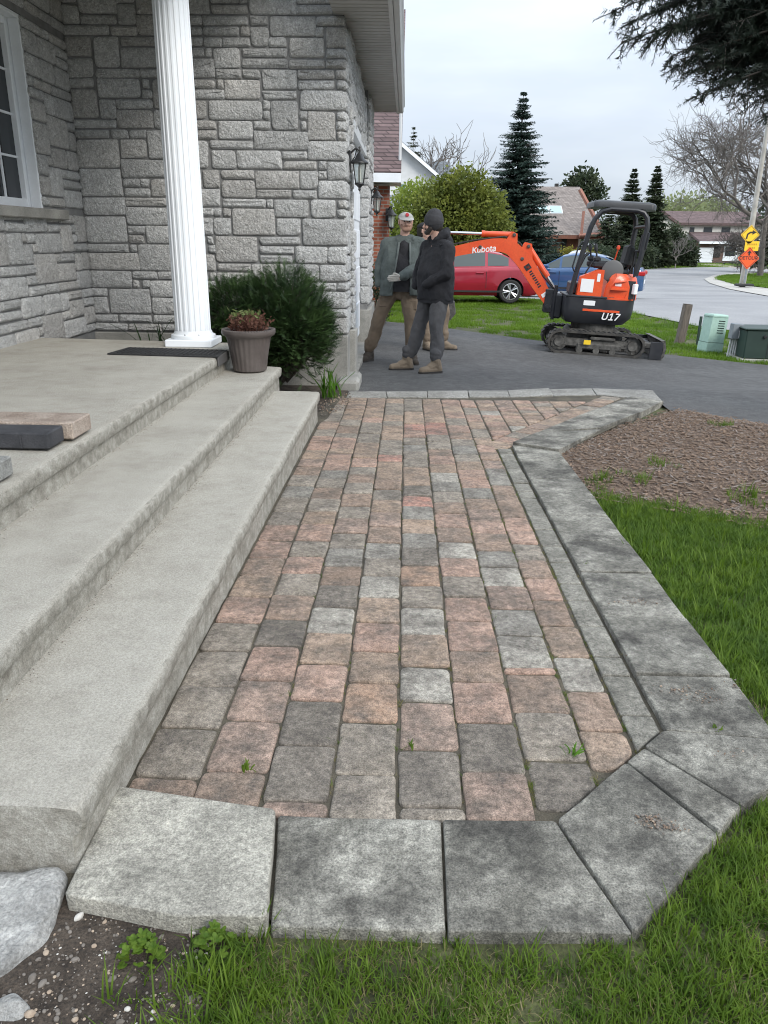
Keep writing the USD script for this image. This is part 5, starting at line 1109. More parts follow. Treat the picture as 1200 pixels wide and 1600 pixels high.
# hooded man, his back half turned to us, looking left
yb = 9.75
J = dict(head=Q(676, 350, yb), shL=Q(700, 388, yb - .12), shR=Q(668, 386, yb + .20), elL=Q(697, 428, yb - .22), elR=Q(654, 428, yb + .22), wrL=Q(663, 446, yb - .16), wrR=Q(650, 447, yb + .12),
         hipL=Q(690, 459, yb - .08), hipR=Q(672, 458, yb + .10), knL=Q(682, 507, yb - .22), knR=Q(658, 503, yb + .05), anL=Q(681, 556, yb - .25), anR=Q(640, 549, yb - .02))
def plant(J, s, px, y, dpx, dy):                                 # puts the ankle above the ground and the toe ahead of it
    a = aty(px, 500, y); g = gz(y) + .022; J['an' + s] = np.array([a[0], y, g + .11]); b = aty(px + dpx, 500, y + dy); J['toe' + s] = np.array([b[0], y + dy, g])
plant(J, 'L', 683, 9.42, -25, -.10); plant(J, 'R', 637, 9.72, -25, -.05)
person('man in black hoodie and grey sweatpants, dark beanie, his back half turned', J, dict(trousers=m_swp, top=m_blkc, boot=m_boot, hat='beanie', cap=m_bean, hood=True, belly=.175, hem=.165, thigh=.115, cuff=.060, beard=m_hair), face_to(math.radians(-78), .12))
# man in the green jacket facing us
ya = 10.6
J = dict(head=Q(634, 347, ya), shL=Q(657, 382, ya + .02), shR=Q(606, 381, ya), elL=Q(651, 418, ya - .10), elR=Q(594, 416, ya + .05), wrL=Q(625, 434, ya - .36), wrR=Q(592, 446, ya - .02),
         hipL=Q(638, 452, ya), hipR=Q(613, 450, ya), knL=Q(641, 500, ya - .05), knR=Q(594, 492, ya + .05))
plant(J, 'L', 646, ya - .1, 6, -.2); plant(J, 'R', 577, ya + .15, -10, -.15)
d_ = np.array([-1, -.35, -.05])
person('man in open green jacket, black shirt, khaki trousers and pale cap', J, dict(trousers=m_khk, top=m_jk, open=m_blkc, boot=m_dkb, hat='cap', cap=m_capw, cap_back=m_blkc, logo=True, collar=True, belly=.20, hem=.19, thigh=.12, cuff=.070, hands={'L': (d_, (0, .3, -1), (.1, -.9, .2))}, beard=MAT('short_beard', (.24, .14, .10), rough=.8), hair=MAT('hair_grey', (.12, .09, .07), rough=.8)), face_to(math.radians(10), .05))
# a third person behind them, mostly hidden
yc_ = 12.3
J = dict(head=Q(664, 361, yc_), shL=Q(684, 390, yc_ + .05), shR=Q(662, 390, yc_), elL=Q(686, 420, yc_), elR=Q(664, 420, yc_), wrL=Q(684, 446, yc_ - .1), wrR=Q(668, 446, yc_ - .1), hipL=Q(681, 450, yc_), hipR=Q(667, 450, yc_), knL=Q(694, 488, yc_ + .05), knR=Q(668, 488, yc_))
plant(J, 'L', 694, yc_, 16, -.05); plant(J, 'R', 668, yc_ - .1, 10, -.2)
person('person mostly hidden behind the hooded man, tan boot showing', J, dict(trousers=m_khk, top=m_blkc, boot=m_boot, hat='cap', cap=m_blkc, cap_back=m_blkc, belly=.15, hem=.14, thigh=.09), face_to(math.radians(70), .0))
# ---------------------------------------------------------------- trees and shrubs
def conifer(loc, Ht, R, seed, label, m, whorls=34, per=8, droop=.25, size=.32, dens=1.0, name='spruce_tree', base=.06, shape=.9, group=None, gap=.0):
    r = np.random.default_rng(seed); t = thing(name, label, 'tree', loc, group=group); tr = MB().tube([(0, 0, 0), (0, 0, Ht * .5), (.02, 0, Ht * .98)], [R * .07, R * .045, .01], 8); V, Fc, k = [], [], 0; bm = MB()
    for w in range(whorls):
        u = min((w + r.uniform(-.6, 1.3)) / whorls, .985) if w > 1 else w / whorls; z = Ht * (base + (1 - base) * u); Lb = R * (1 - u) ** shape * r.uniform(.80, 1.12) + .06
        for b in range(max(4, int(per * (1 - .5 * u)))):
            if r.uniform() < gap: continue
            a = r.uniform(0, 2 * PI); L = Lb * r.uniform(.6, 1.12); d = np.array([math.cos(a), math.sin(a), 0]); s_ = np.array([-d[1], d[0], 0])
            P = lambda q: np.array([0, 0, z]) + d * L * q + np.array([0, 0, L * (-droop * q + droop * .75 * q * q + (.12 * q if u > .7 else 0))])
            bm.tube([P(0), P(.5), P(1)], [.03 * L / R + .008, .015, .004], 3, False)
            n = max(9, int(L / size * 3.4 * dens))
            for i in range(n):
                q = (i + r.uniform(0, 1)) / n; q = .12 + .9 * q; c = P(min(q, 1.02)); l = size * (1.15 - .6 * q) * r.uniform(.7, 1.3) * (.30 + .70 * (1 - u) ** .8)
                for sg in (-1, 1):
                    dr = s_ * sg * r.uniform(.35, 1) + d * r.uniform(.3, .9) + np.array([0, 0, r.uniform(-.65, .25)]); dr /= np.linalg.norm(dr); pw = np.cross(dr, [r.normal(0, .4), r.normal(0, .4), 1]); pw /= np.linalg.norm(pw) + 1e-9
                    V += [c, c + dr * l * .5 + pw * l * .17, c + dr * l, c + dr * l * .5 - pw * l * .17 + [0, 0, -l * .10]]; Fc += [[k, k + 1, k + 2], [k, k + 2, k + 3]]; k += 4
    tr.build('trunk', m_bark, t, smooth=True); bm.build('branches', m_bark, t, smooth=False, kind='stuff'); obj('crown', (np.array(V), np.array(Fc)), m, t, False); return t
def leafy(loc, lobes, n, size, seed, label, m, name='bush', cat='shrub', trunk=None, flat=.0, group=None, clump=5):
    r = np.random.default_rng(seed); t = thing(name, label, cat, loc, group=group); C = np.array([l[0] for l in lobes], float); S = np.array([l[1] for l in lobes], float); w = S.prod(1) ** .7; w /= w.sum()
    V, Fc, k = [], [], 0
    for i in range(n // clump):
        j = r.choice(len(C), p=w); d = r.normal(0, 1, 3); d /= np.linalg.norm(d); rad = r.uniform(.25, 1.0) ** .35
        p = C[j] + d * S[j] * rad * (1 + .22 * (meshkit.noise((d * 2.6 + j * 3.1)[None], seed)[0] - .5))
        if p[2] < .02: continue
        for q in range(clump):
            c = p + r.normal(0, size * .9, 3); a = d + r.normal(0, .8, 3) + [0, 0, -.2 * flat]; a /= np.linalg.norm(a); b = np.cross(a, r.normal(0, 1, 3)); b /= np.linalg.norm(b) + 1e-9; l = size * r.uniform(.6, 1.3)
            V += [c, c + a * l * .5 + b * l * .32, c + a * l, c + a * l * .5 - b * l * .32]; Fc += [[k, k + 1, k + 2], [k, k + 2, k + 3]]; k += 4
    st_ = MB(); tk = trunk or .12
    for j in range(min(len(C), 10)): st_.tube([(0, 0, 0), C[j] * [.45, .45, .55], C[j]], [tk, tk * .5, tk * .2], 5, False)
    st_.build('trunk', m_bark, t, smooth=True); obj('crown', (np.array(V), np.array(Fc)), m, t, False); return t
def bare(loc, Ht, seed, label, m=m_twig, spread=.6, depth=7, r0=.16, up=.25, name='bare_tree', first=.28, aim=None, cat='tree', kids=3, group=None):
    r = np.random.default_rng(seed); t = thing(name, label, cat, loc, group=group); tk, cr = MB(), MB()
    def grow(p, d, L, rad, lev):
        pts = [p]; dd = d.copy()
        for i in range(3): dd = dd + r.normal(0, .24, 3) + [0, 0, up * .12]; dd /= np.linalg.norm(dd); pts.append(pts[-1] + dd * L / 3)
        (tk if lev < 2 else cr).tube(pts, np.linspace(rad, rad * .68, 4), 7 if lev < 2 else (4 if lev < 4 else 3), False)
        if lev >= depth: return
        for k in range(kids if lev < depth - 1 else 2):
            b = pts[r.integers(1 if lev else 2, 4)] if k else pts[-1]; nd = dd + r.normal(0, spread, 3); nd[2] += up * .5 * (1 if lev < 3 else .2)
            if aim is not None and lev < 3: nd = nd + np.array(aim) * .35
            nd /= np.linalg.norm(nd); grow(b, nd, L * r.uniform(.64, .9), rad * (.66 if k else .7), lev + 1)
    grow(np.zeros(3), np.array([.04, 0, 1.0]), Ht * first, r0, 0)
    tk.build('trunk', m, t, smooth=True); cr.build('crown', m, t, smooth=False); return t
m_spr = LEAF('blue_spruce', (0.0217, 0.0465, 0.0372), (0.0853, 0.1364, 0.1085), scale=1.0, trans=.1, vary=.4)
m_spd = LEAF('dark_spruce', (0.0288, 0.0512, 0.0240), (0.0960, 0.1200, 0.0608), scale=.7, trans=.1, vary=.4)
m_ced = LEAF('golden_cedar', (0.1020, 0.1411, 0.0239), (0.3535, 0.3958, 0.0693), scale=1.6, trans=.25, vary=.5)
m_spring = LEAF('spring_leaf', (0.15, 0.21, 0.03), (0.26, 0.32, 0.06), scale=.8, trans=.4)
m_hedge = LEAF('hedge_leaf', (0.0308, 0.0504, 0.0252), (0.0770, 0.1050, 0.0532), scale=2, trans=.15, vary=.35)
m_gold = LEAF('gold_shrub', (0.15, 0.14, 0.02), (0.26, 0.23, 0.04), scale=2, trans=.2)
m_willow = LEAF('willow_leaf', (0.19, 0.23, 0.10), (0.30, 0.33, 0.17), scale=.3, trans=.4)
def at_(px, y): return onpx(px, y)
def hpx(px, py, y): return aty(px, py, y)[2] - gz(y)            # height above the ground at depth y
b_ = at_(803, 50); conifer(b_, hpx(803, 140, 50), 3.3, 1, 'tall blue spruce behind the golden bush and the excavator boom', m_spr, whorls=95, per=17, droop=.30, size=.46, dens=1.8, shape=.85)
b_ = at_(979, 88); conifer(b_, hpx(979, 262, 88), 3.0, 2, 'dark spruce seen through the canopy frame, left of a pair', m_spd, whorls=66, per=14, size=.80, droop=.3, dens=1.8, shape=.85)
b_ = at_(1014, 84); conifer(b_, hpx(1014, 256, 84), 2.6, 3, 'dark spruce right of the canopy, beside the white house', m_spd, whorls=66, per=14, size=.80, droop=.3, dens=1.8, shape=.85)
b_ = at_(948, 84); conifer(b_, 5.4, 3.2, 33, 'low dark spruce behind the excavator canopy and brown frame', m_spd, whorls=30, per=13, size=.75, droop=.3, dens=1.1, shape=.7)
b_ = at_(642, 105); conifer(b_, hpx(642, 193, 105), 2.7, 4, 'small spruce top above the grey roof', m_spd, whorls=34, per=8, size=.7, droop=.15, shape=.85, base=.35)
b_ = at_(900, 115); leafy(b_, [((0, 0, 9.0), (2.2, 2, 2.2)), ((-1.5, 0, 8.2), (1.5, 1.5, 1.6)), ((1.6, 0, 8.4), (1.5, 1.5, 1.7)), ((.3, 0, 10.4), (1.2, 1.2, 1.2))], 3000, .55, 5, 'pine crown rising behind the brown roof ridge', m_spd, 'pine_tree', 'tree', .25)
# the golden cedar ball and its paler neighbour
b_ = at_(713, 40)
lob = [((-.3, 0, 2.4), (1.9, 1.8, 2.1)), ((.8, -.2, 2.9), (1.6, 1.6, 1.9)), ((-.9, -.1, 3.1), (1.3, 1.4, 1.7)), ((.2, -.3, 4.1), (1.35, 1.3, 1.25)), ((1.5, -.2, 2.0), (1.2, 1.3, 1.7)), ((-1.5, -.3, 1.9), (1.1, 1.2, 1.6)), ((.3, -1.0, 2.4), (1.3, .9, 1.7))]
leafy(b_, lob, 42000, .17, 6, 'rounded golden green cedar bush behind the red sedan', m_ced, 'cedar_bush', 'shrub', .15, flat=1.)
b_ = at_(655, 44); leafy(b_, [((0, 0, 2.8), (1.9, 1.6, 2.3)), ((.6, 0, 3.8), (1.3, 1.3, 1.3)), ((-1.0, 0, 2.2), (1.3, 1.3, 1.8)), ((-.4, 0, 4.2), (1.0, 1.0, 1.0))], 9000, .17, 7, 'light spring green tree left of the golden cedar', m_spring, 'young_tree', 'tree', .10, clump=4)
bare(at_(703, 72), hpx(703, 212, 72) * 1.0, 8, 'bare leafless tree behind the grey roofed house', spread=.42, depth=6, r0=.22, up=.5, first=.36)
# near hedge behind the man at the garage corner
b_ = at_(585, 16.4); leafy(b_, [((0, 0, .5), (.35, .4, .55)), ((.1, 0, .85), (.32, .35, .35)), ((-.3, 0, .6), (.3, .4, .6))], 4000, .05, 9, 'dark hedge shrub at the far end of the stone garage', m_hedge, 'hedge_shrub', 'shrub', .03)
# shrubs by the brown house
for px, y, s, m, lab in ((859, 80, 1.25, m_hedge, 'round clipped shrub left of the brown house door'), (889, 82, 1.15, m_gold, 'yellow rounded shrub before the brown house'), (922, 72, 1.1, m_gold, 'small golden shrub right of the white crossover'), (938, 76, 1.35, m_hedge, 'dull green shrub under the brown porch frame'), (957, 70, 1.2, m_hedge, 'low green shrub behind the excavator levers')):
    leafy(at_(px, y), [((0, 0, s * .75), (s * .9, s * .9, s * .8))], 1800, .2, int(px), lab, m, 'round_shrub', 'shrub', .06)
for px, py, y, w, lab in ((1034, 366, 92, .95, 'dark column cedar leftmost beside the white house'), (1051, 352, 94, 1.15, 'tallest dark column cedar before the white house wall'), (1066, 370, 93, .95, 'column cedar behind the bare grey bush'), (1080, 381, 90, .75, 'small clipped cedar beside the white garage door')):
    h = hpx(px, py, y); leafy(at_(px, y), [((0, 0, h * .42), (w, w, h * .42)), ((0, 0, h * .72), (w * .6, w * .6, h * .3))], 4200, .26, int(px), lab, m_spd, 'column_cedar', 'tree', .1)
leafy(at_(1003, 80), [((0, 0, 1.2), (1.6, 1.2, 1.3))], 1800, .28, 77, 'dark shrub at the foot of the right spruce', m_spd, 'round_shrub', 'shrub', .06)
bare(at_(1060, 84), hpx(1060, 350, 84), 12, 'bare grey bush in front of the cedars', spread=.5, depth=5, r0=.07, up=.5, name='bare_bush', first=.26, cat='shrub', m=MAT('grey_twig', (.16, .145, .13), (.2, .18, .165)))
# the big bare tree at the right, its limbs reaching left over the houses
tb = at_(1196, 62)
bare(tb, hpx(1196, 190, 62) * 1.75, 29, 'large bare tree reaching over the houses at the right edge', spread=.50, depth=8, r0=.24, up=.20, first=.20, aim=(-.62, 0, .12), kids=3, m=MAT('dark_twig', (.085, .074, .066), (.13, .115, .10)))
bare(at_(1168, 66), 6.4, 41, 'smaller bare tree leaning left beside the sign pole', spread=.5, depth=7, r0=.15, up=.12, first=.24, aim=(-.8, 0, .0), m='/World/Looks/dark_twig')
b_ = at_(1196, 74); conifer(b_, 8.5, 3.6, 14, 'dark spruce behind the sign pole at the right edge', m_spd, whorls=24, per=9, size=.6, droop=.35, shape=.6, base=.12)
for px, py, y, w in ((1042, 312, 170, 7), (1072, 306, 180, 8), (1102, 320, 175, 7), (1010, 330, 185, 7)):
    h = hpx(px, py, y); leafy(at_(px, y), [((0, 0, h * .6), (w, 4, h * .42)), ((w * .4, 0, h * .72), (w * .5, 4, h * .28)), ((-w * .5, 0, h * .55), (w * .5, 4, h * .3))], 2600, .8, px, {1042: 'pale green willow right of the spruces', 1072: 'tallest pale willow above the white house roof', 1102: 'pale willow behind the bare twigs at right', 1010: 'pale willow partly behind the right spruce'}[px], m_willow, 'willow_tree', 'tree', .4, clump=3)
for i, (px, y, h, lab) in enumerate(((560, 140, 9, 'far tree mass behind the stone house left'), (880, 170, 8, 'far leafy tree behind the brown roof'), (1130, 190, 9, 'far tree behind the white house roof'), (1260, 150, 11, 'far tree beyond the right edge'), (760, 160, 9, 'far tree hidden behind the tall blue spruce'))):
    leafy(at_(px, y), [((0, 0, h * .55), (9, 4, h * .45)), ((6, 0, h * .4), (6, 4, h * .4)), ((-6, 0, h * .45), (6, 4, h * .42))], 2400, .9, 900 + i, lab, m_hedge, 'far_tree', 'tree', .4, clump=3)
# the boughs of the near spruce hanging into the upper right corner
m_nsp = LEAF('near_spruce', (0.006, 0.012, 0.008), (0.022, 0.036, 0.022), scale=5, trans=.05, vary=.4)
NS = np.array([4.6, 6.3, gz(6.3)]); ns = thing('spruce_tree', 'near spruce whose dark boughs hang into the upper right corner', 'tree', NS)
MB().tube([(0, 0, 0), (0, 0, 4), (0, 0, 9)], [.20, .15, .04], 12).build('trunk', m_bark, ns, smooth=True)
r7 = np.random.default_rng(17); V, Fc, k, bw = [], [], 0, MB()
tips = [(958, 4, 6.0), (985, 22, 6.1), (972, 66, 5.9), (1012, 62, 6.0), (1052, 88, 6.0), (1075, 118, 5.9), (1090, 150, 5.8), (1130, 130, 6.0), (1160, 150, 5.9), (1185, 185, 5.8), (1040, 0, 6.4), (1080, 30, 6.3), (1110, 60, 6.2), (1140, 90, 6.3), (1150, 20, 6.6), (1180, 110, 6.4), (1215, 150, 6.2), (1060, -60, 6.3), (1000, -40, 6.1), (1120, -20, 6.5), (1230, 190, 6.0), (1195, 60, 6.6), (1240, 100, 6.5), (1090, 80, 6.2), (1130, 105, 6.1), (1165, 125, 6.1), (1100, 20, 6.0), (1160, 60, 6.0), (1200, 20, 6.2), (1050, 30, 6.2), (1200, 130, 6.2), (1180, 160, 6.0)]
tips += [(int(r7.uniform(1040, 1230)), int(r7.uniform(-60, 110)), r7.uniform(5.8, 6.9)) for _ in range(20)] + [(int(r7.uniform(1085, 1260)), int(r7.uniform(-60, 135)), r7.uniform(5.9, 6.9)) for _ in range(85)]
for (px, py, y) in tips:
    py -= 14 if py > 60 else 0
    e = aty(px, py, y) - NS; z0 = e[2] + r7.uniform(.25, .6); s0 = np.array([0, 0, z0]); L = np.linalg.norm(e - s0)
    path = [s0 + (e - s0) * q + np.array([0, 0, .22 * L * .3 * math.sin(PI * q) - .05 * q * q]) for q in np.linspace(0, 1, 9)]
    bw.tube(path, np.linspace(.022, .003, 9), 5, False); path = np.array(path)
    for i in range(125):
        q = r7.uniform(.30, 1.0) ** .8; j = q * 8; a = path[int(min(j, 7))] + (path[int(min(j, 7)) + 1] - path[int(min(j, 7))]) * (j - int(min(j, 7)))
        dm = (e - s0) / L; sd = np.cross(dm, [0, 0, 1]); sd /= np.linalg.norm(sd); tl = r7.uniform(.10, .26) * (1.25 - .5 * q)
        td = dm * r7.uniform(-.1, 1) + sd * r7.normal(0, .8) + np.array([0, 0, r7.uniform(-.9, .35)]); td /= np.linalg.norm(td)
        if i % 3 == 0: bw.tube([a, a + td * tl], [.004, .002], 3, False)
        n = int(tl / .0062)
        for w in range(n):
            c = a + td * tl * (w / n); nd = r7.normal(0, 1, 3); nd -= td * (nd @ td); nd = nd / (np.linalg.norm(nd) + 1e-9) + td * .5; nd /= np.linalg.norm(nd); pw = np.cross(nd, td) * .0042
            V += [c - pw, c + pw, c + nd * r7.uniform(.024, .040)]; Fc.append([k, k + 1, k + 2]); k += 3
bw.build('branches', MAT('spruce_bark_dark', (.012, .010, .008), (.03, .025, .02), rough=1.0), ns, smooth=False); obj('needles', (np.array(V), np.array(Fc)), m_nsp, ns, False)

# ---------------------------------------------------------------- houses
def brickmat(n, c1, c2, mo, sc=1.0):
    N = {'g': ('geometry', {}), 'mp': ('mapping', {'rotation': (PI / 2, 0, 0)}), 'b': ('brick_texture', {'color1': c1, 'color2': c2, 'mortar': mo, 'scale': sc, 'mortar_size': .010, 'brick_width': .21, 'row_height': .075, 'bias': -.1}), 'n': ('noise_texture', {'scale': 3.0, 'detail': 5.0}), 'm': ('map_range', {'from_min': .3, 'from_max': .7, 'to_min': .75, 'to_max': 1.25, 'clamp': True}), 'x': ('mix', {'mix_type': 'multiply', 'fac': 1.0}), 'p': ('principled_bsdf', {'roughness': .9})}
    return usdkit.material(stage, '/World/Looks/' + n, N, [('g.position', 'mp.vector'), ('mp.vector', 'b.vector'), ('g.position', 'n.vector'), ('n.fac', 'm.value'), ('b.color', 'x.color1'), ('m.result', 'x.color2'), ('x.color', 'p.base_color')], surface='p.BSDF')
m_brick = brickmat('orange_brick', (.26, .075, .04), (.20, .06, .035), (.24, .20, .17)); m_dbrick = brickmat('brown_brick', (.13, .06, .045), (.10, .05, .04), (.16, .14, .12))
def shingles(n, c1, c2, row=.14):
    N = {'g': ('geometry', {}), 'sx': ('separate_xyz', {}), 'b': ('brick_texture', {'color1': c1, 'color2': c2, 'mortar': tuple(.45 * a for a in c1), 'scale': 1.0, 'mortar_size': .012, 'brick_width': .33, 'row_height': row, 'bias': .0}), 'cx': ('combine_xyz', {}), 'ad': ('math', {'math_type': 'add'}), 'n': ('noise_texture', {'scale': 2.0, 'detail': 8.0, 'roughness': .8}), 'm': ('map_range', {'from_min': .3, 'from_max': .7, 'to_min': .75, 'to_max': 1.25, 'clamp': True}), 'x': ('mix', {'mix_type': 'multiply', 'fac': 1.0}), 'p': ('principled_bsdf', {'roughness': .95})}
    return usdkit.material(stage, '/World/Looks/' + n, N, [('g.position', 'sx.vector'), ('sx.x', 'ad.value1'), ('sx.y', 'ad.value2'), ('ad.value', 'cx.x'), ('sx.z', 'cx.y'), ('cx.vector', 'b.vector'), ('g.position', 'n.vector'), ('n.fac', 'm.value'), ('b.color', 'x.color1'), ('m.result', 'x.color2'), ('x.color', 'p.base_color')], surface='p.BSDF')
m_sh_b, m_sh_g, m_sh_t = shingles('brown_shingles', (.10, .068, .066), (.17, .118, .115), .085), shingles('grey_shingles', (.13, .145, .155), (.18, .195, .205)), shingles('taupe_shingles', (.17, .145, .13), (.25, .215, .195))
m_sid = MAT('pale_siding', (.52, .53, .53), (.60, .61, .61), scale=2); m_sidc = MAT('cream_siding', (.50, .49, .45), (.57, .56, .52), scale=2); m_green = MAT('green_shutter', (.09, .17, .14), rough=.6); m_cedar = MAT('cedar_boards', (.12, .045, .028), (.19, .075, .045), scale=4, stretch=(6, 6, .5))
m_skyl = GLASS('skylight_glass', (.30, .42, .42)); m_wfar = GLASS('far_glass', (.03, .035, .04)); m_dkopen = MAT('dark_opening', (.02, .018, .016))
def flatbox(px0, py0, px1, py1, y, d=.1):
    a, b = aty(px0, py1, y), aty(px1, py0, y); return (a[0], y - d, a[2]), (b[0], y, b[2])
def shiplap(parent, m, x0, x1, y, z0, z1, row=.22, top=None):
    mb = MB(); z = z0
    while z < z1:
        mb.box((x0, y, z), (x1, y + .04, min(z + row - .015, z1)), rot=Rx(-.05)); z += row
    return mb.build('siding', m, parent, smooth=False, kind='stuff')
# brick neighbour just beyond the garage
nb = thing('brick_house', 'orange brick house with purple brown roof just beyond the stone garage', 'house')
y0 = 18.0; g0 = gz(y0); xr = aty(608, 340, y0)[0]; zr = aty(600, 288, y0)[2]
MB().box((xr - 7, y0 + .9, g0 - .3), (xr - .75, y0 + 9, zr + .3)).build('wall', m_brick, nb, smooth=False)
MB().box((xr - .46, y0, g0 - .3), (xr, y0 + .46, zr - .02)).build('column', m_brick, nb, smooth=False)
xe = aty(626.5, 285, y0 - .3)[0]
sl = .80; MB().prism([(y0 - .3, zr + .16), (y0 - .3, zr + .24), (y0 + 5, zr + .24 + 5.3 * sl), (y0 + 5, zr + .16 + 5.3 * sl)], 0, xr - 7.5, xe).build('roof', m_sh_b, nb, smooth=False)
sr = MB(); 
for k in range(52):
    yk = y0 - .3 + k * .085; sr.box((xr - 7.5, yk - .006, zr + .243 + (yk - y0 + .3) * sl), (xe - .002, yk + .082, zr + .266 + (yk - y0 + .3) * sl), rot=Rx(math.atan(sl)))
sr.build('shingle_rows', m_sh_b, nb, smooth=False, kind='stuff')
MB().box((xr - 7.5, y0 - .36, zr + .02), (xe, y0 - .302, zr + .20)).build('fascia', m_white, nb, smooth=False)
MB().box((xr - 7.5, y0 - .30, zr + .02), (xe - .003, y0 + 1.0, zr + .05)).build('soffit', m_trim, nb, smooth=False)
MB().tube([(xe - .03, y0 + .02, zr + .1), (xe - .03, y0 + .02, zr + 3.2)], .03, 8).build('downpipe', m_trim, nb)
lantern((xr - .02, y0 - .08, aty(606, 337, y0)[2]), 1.25, -PI / 3, 'black carriage lamp on the orange brick column of the neighbour', .12)
# white gabled house with grey roof and green shutters
wh = thing('white_house', 'pale gabled house with grey roof and green shutters behind the golden bush', 'house')
y1 = 60.; A = lambda px, py: aty(px, py, y1); ap, e1 = A(622, 224), A(694, 288); zb = gz(y1); half = e1[0] - ap[0]
MB().prism([(ap[0] - half, zb - .5), (e1[0], zb - .5), (e1[0], e1[2]), (ap[0], ap[2]), (ap[0] - half, e1[2])], 1, y1, y1 + 12).build('wall', m_sid, wh, smooth=False)
rr_ = MB()
for s in (-1, 1): rr_.prism([(ap[0], ap[2] + .05), (ap[0] + s * (half + .4), e1[2] - .25), (ap[0] + s * (half + .4), e1[2] - .02), (ap[0], ap[2] + .30)], 1, y1 - .5, y1 + 12.3)
rr_.build('roof', m_sh_g, wh, smooth=False)
MB().prism([(ap[0], ap[2] - .05), (ap[0] + half + .45, e1[2] - .33), (ap[0] + half + .45, e1[2] - .06), (ap[0], ap[2] + .24)], 1, y1 - .56, y1 - .505).build('rake_board', m_white, wh, smooth=False)
a, b = A(650, 252), A(712, 278); MB().prism([(y1 + 4, b[2] - .3), (y1 + 9, a[2] + .6), (y1 + 9, a[2] + .8), (y1 + 4, b[2] - .1)], 0, a[0], b[0]).box((a[0], y1 + 4.2, zb), (b[0] - .3, y1 + 9, b[2])).build('side_wing_roof', m_sh_g, wh, smooth=False)
lo, hi = flatbox(625, 325, 634, 290 if False else 386, y1, .12)
for px0, px1, p0, p1 in ((624, 633, 288, 318), (650, 658, 300, 318)):
    lo, hi = flatbox(px0, p0, px1, p1, y1, .08); MB().box(lo, hi).build('shutter', m_green, wh, smooth=False)
lo, hi = flatbox(634, 300, 650, 318, y1, .05); w_ = sub('window', wh); MB().box(lo, hi).build('pane', m_wfar, w_, smooth=False); MB().box((lo[0] - .1, lo[1] - .05, lo[2] - .15), (hi[0] + .1, lo[1] - .003, lo[2])).build('sill', m_white, w_, smooth=False)
# another pale house glimpsed between the brick column and the cap
gh = thing('pale_house', 'pale house with stacked eaves glimpsed right of the brick column', 'house')
y2 = 46.; A2 = lambda px, py: aty(px, py, y2); a, b = A2(600, 330), A2(628, 300)
MB().box((a[0] - 4, y2, gz(y2) - .3), (b[0], y2 + 6, A2(615, 330)[2])).build('wall', m_sid, gh, smooth=False)
MB().prism([(y2 - .5, A2(615, 326)[2]), (y2 - .5, A2(615, 322)[2]), (y2 + 3, A2(615, 300)[2]), (y2 + 3, A2(615, 304)[2])], 0, a[0] - 4, b[0]).build('roof', m_sh_g, gh, smooth=False)
MB().box((a[0] - 4, y2 - .55, A2(615, 327)[2]), (b[0], y2 - .502, A2(615, 322)[2])).build('fascia', m_white, gh, smooth=False)
lo, hi = flatbox(611, 385, 625, 345, y2, .06); w_ = sub('window', gh); MB().box(lo, hi).build('pane', m_wfar, w_, smooth=False)
MB().box((lo[0] - .08, lo[1] - .05, lo[2] - .1), (hi[0] + .08, lo[1] - .004, lo[2] - .01)).build('sill', m_white, w_, smooth=False)
# the brown roofed house with skylights
bh = thing('brown_house', 'cedar clad house with broad taupe roof and skylights', 'house')
y3 = 90.; A3 = lambda px, py, y=y3: aty(px, py, y); el, er = A3(812, 366), A3(942, 366); rl, rr2 = aty(815, 291, y3 + 9), aty(906, 292, y3 + 9); zb = gz(y3)
ze, zt = el[2], rr2[2]
Vr = np.array([[el[0], y3 - .6, ze], [er[0], y3 - .6, ze], [rr2[0], y3 + 9, zt], [rl[0], y3 + 9, zt]]); Vr2 = Vr + [0, 0, -.25]
MB().add(np.vstack([Vr, Vr2]), [[0, 1, 2, 3], [7, 6, 5, 4], [0, 4, 5, 1], [1, 5, 6, 2], [2, 6, 7, 3], [3, 7, 4, 0]]).build('roof', m_sh_t, bh, smooth=False)
MB().box((el[0], y3 + .6, zb - .5), (A3(905, 380)[0], y3 + 9, ze - .1)).build('wall', m_cedar, bh, smooth=False)
MB().box((el[0], y3 - .68, ze - .42), (er[0], y3 - .603, ze - .05)).build('fascia', m_cedar, bh, smooth=False)
for px0, px1 in ((842, 852), (876, 886)): lo, hi = flatbox(px0, 370, px1, 392, y3 + .62, .08); MB().box((lo[0], lo[1], zb), (hi[0], hi[1], hi[2])).build('dark_doorway', m_dkopen, bh, smooth=False)
tt_ = MB()
p0, p1, p2 = aty(906, 296, y3 - .3), aty(943, 366, y3 - .9), aty(905, 368, y3 - .9)
tt_.tube([p0, p1], .22, 4).tube([p2, p1], .22, 4).tube([p1, [p1[0] - .2, p1[1], zb]], .2, 4).tube([aty(912, 330, y3 - .6), aty(908, 368, y3 - .9)], .15, 4); tt_.build('timber_frame', MAT('red_cedar', (.25, .115, .085), (.31, .15, .11)), bh, smooth=False)
nrm = np.cross(Vr[1] - Vr[0], Vr[3] - Vr[0]); nrm /= np.linalg.norm(nrm); ux = np.array([1., 0, 0]); vv_ = np.cross(nrm, ux)
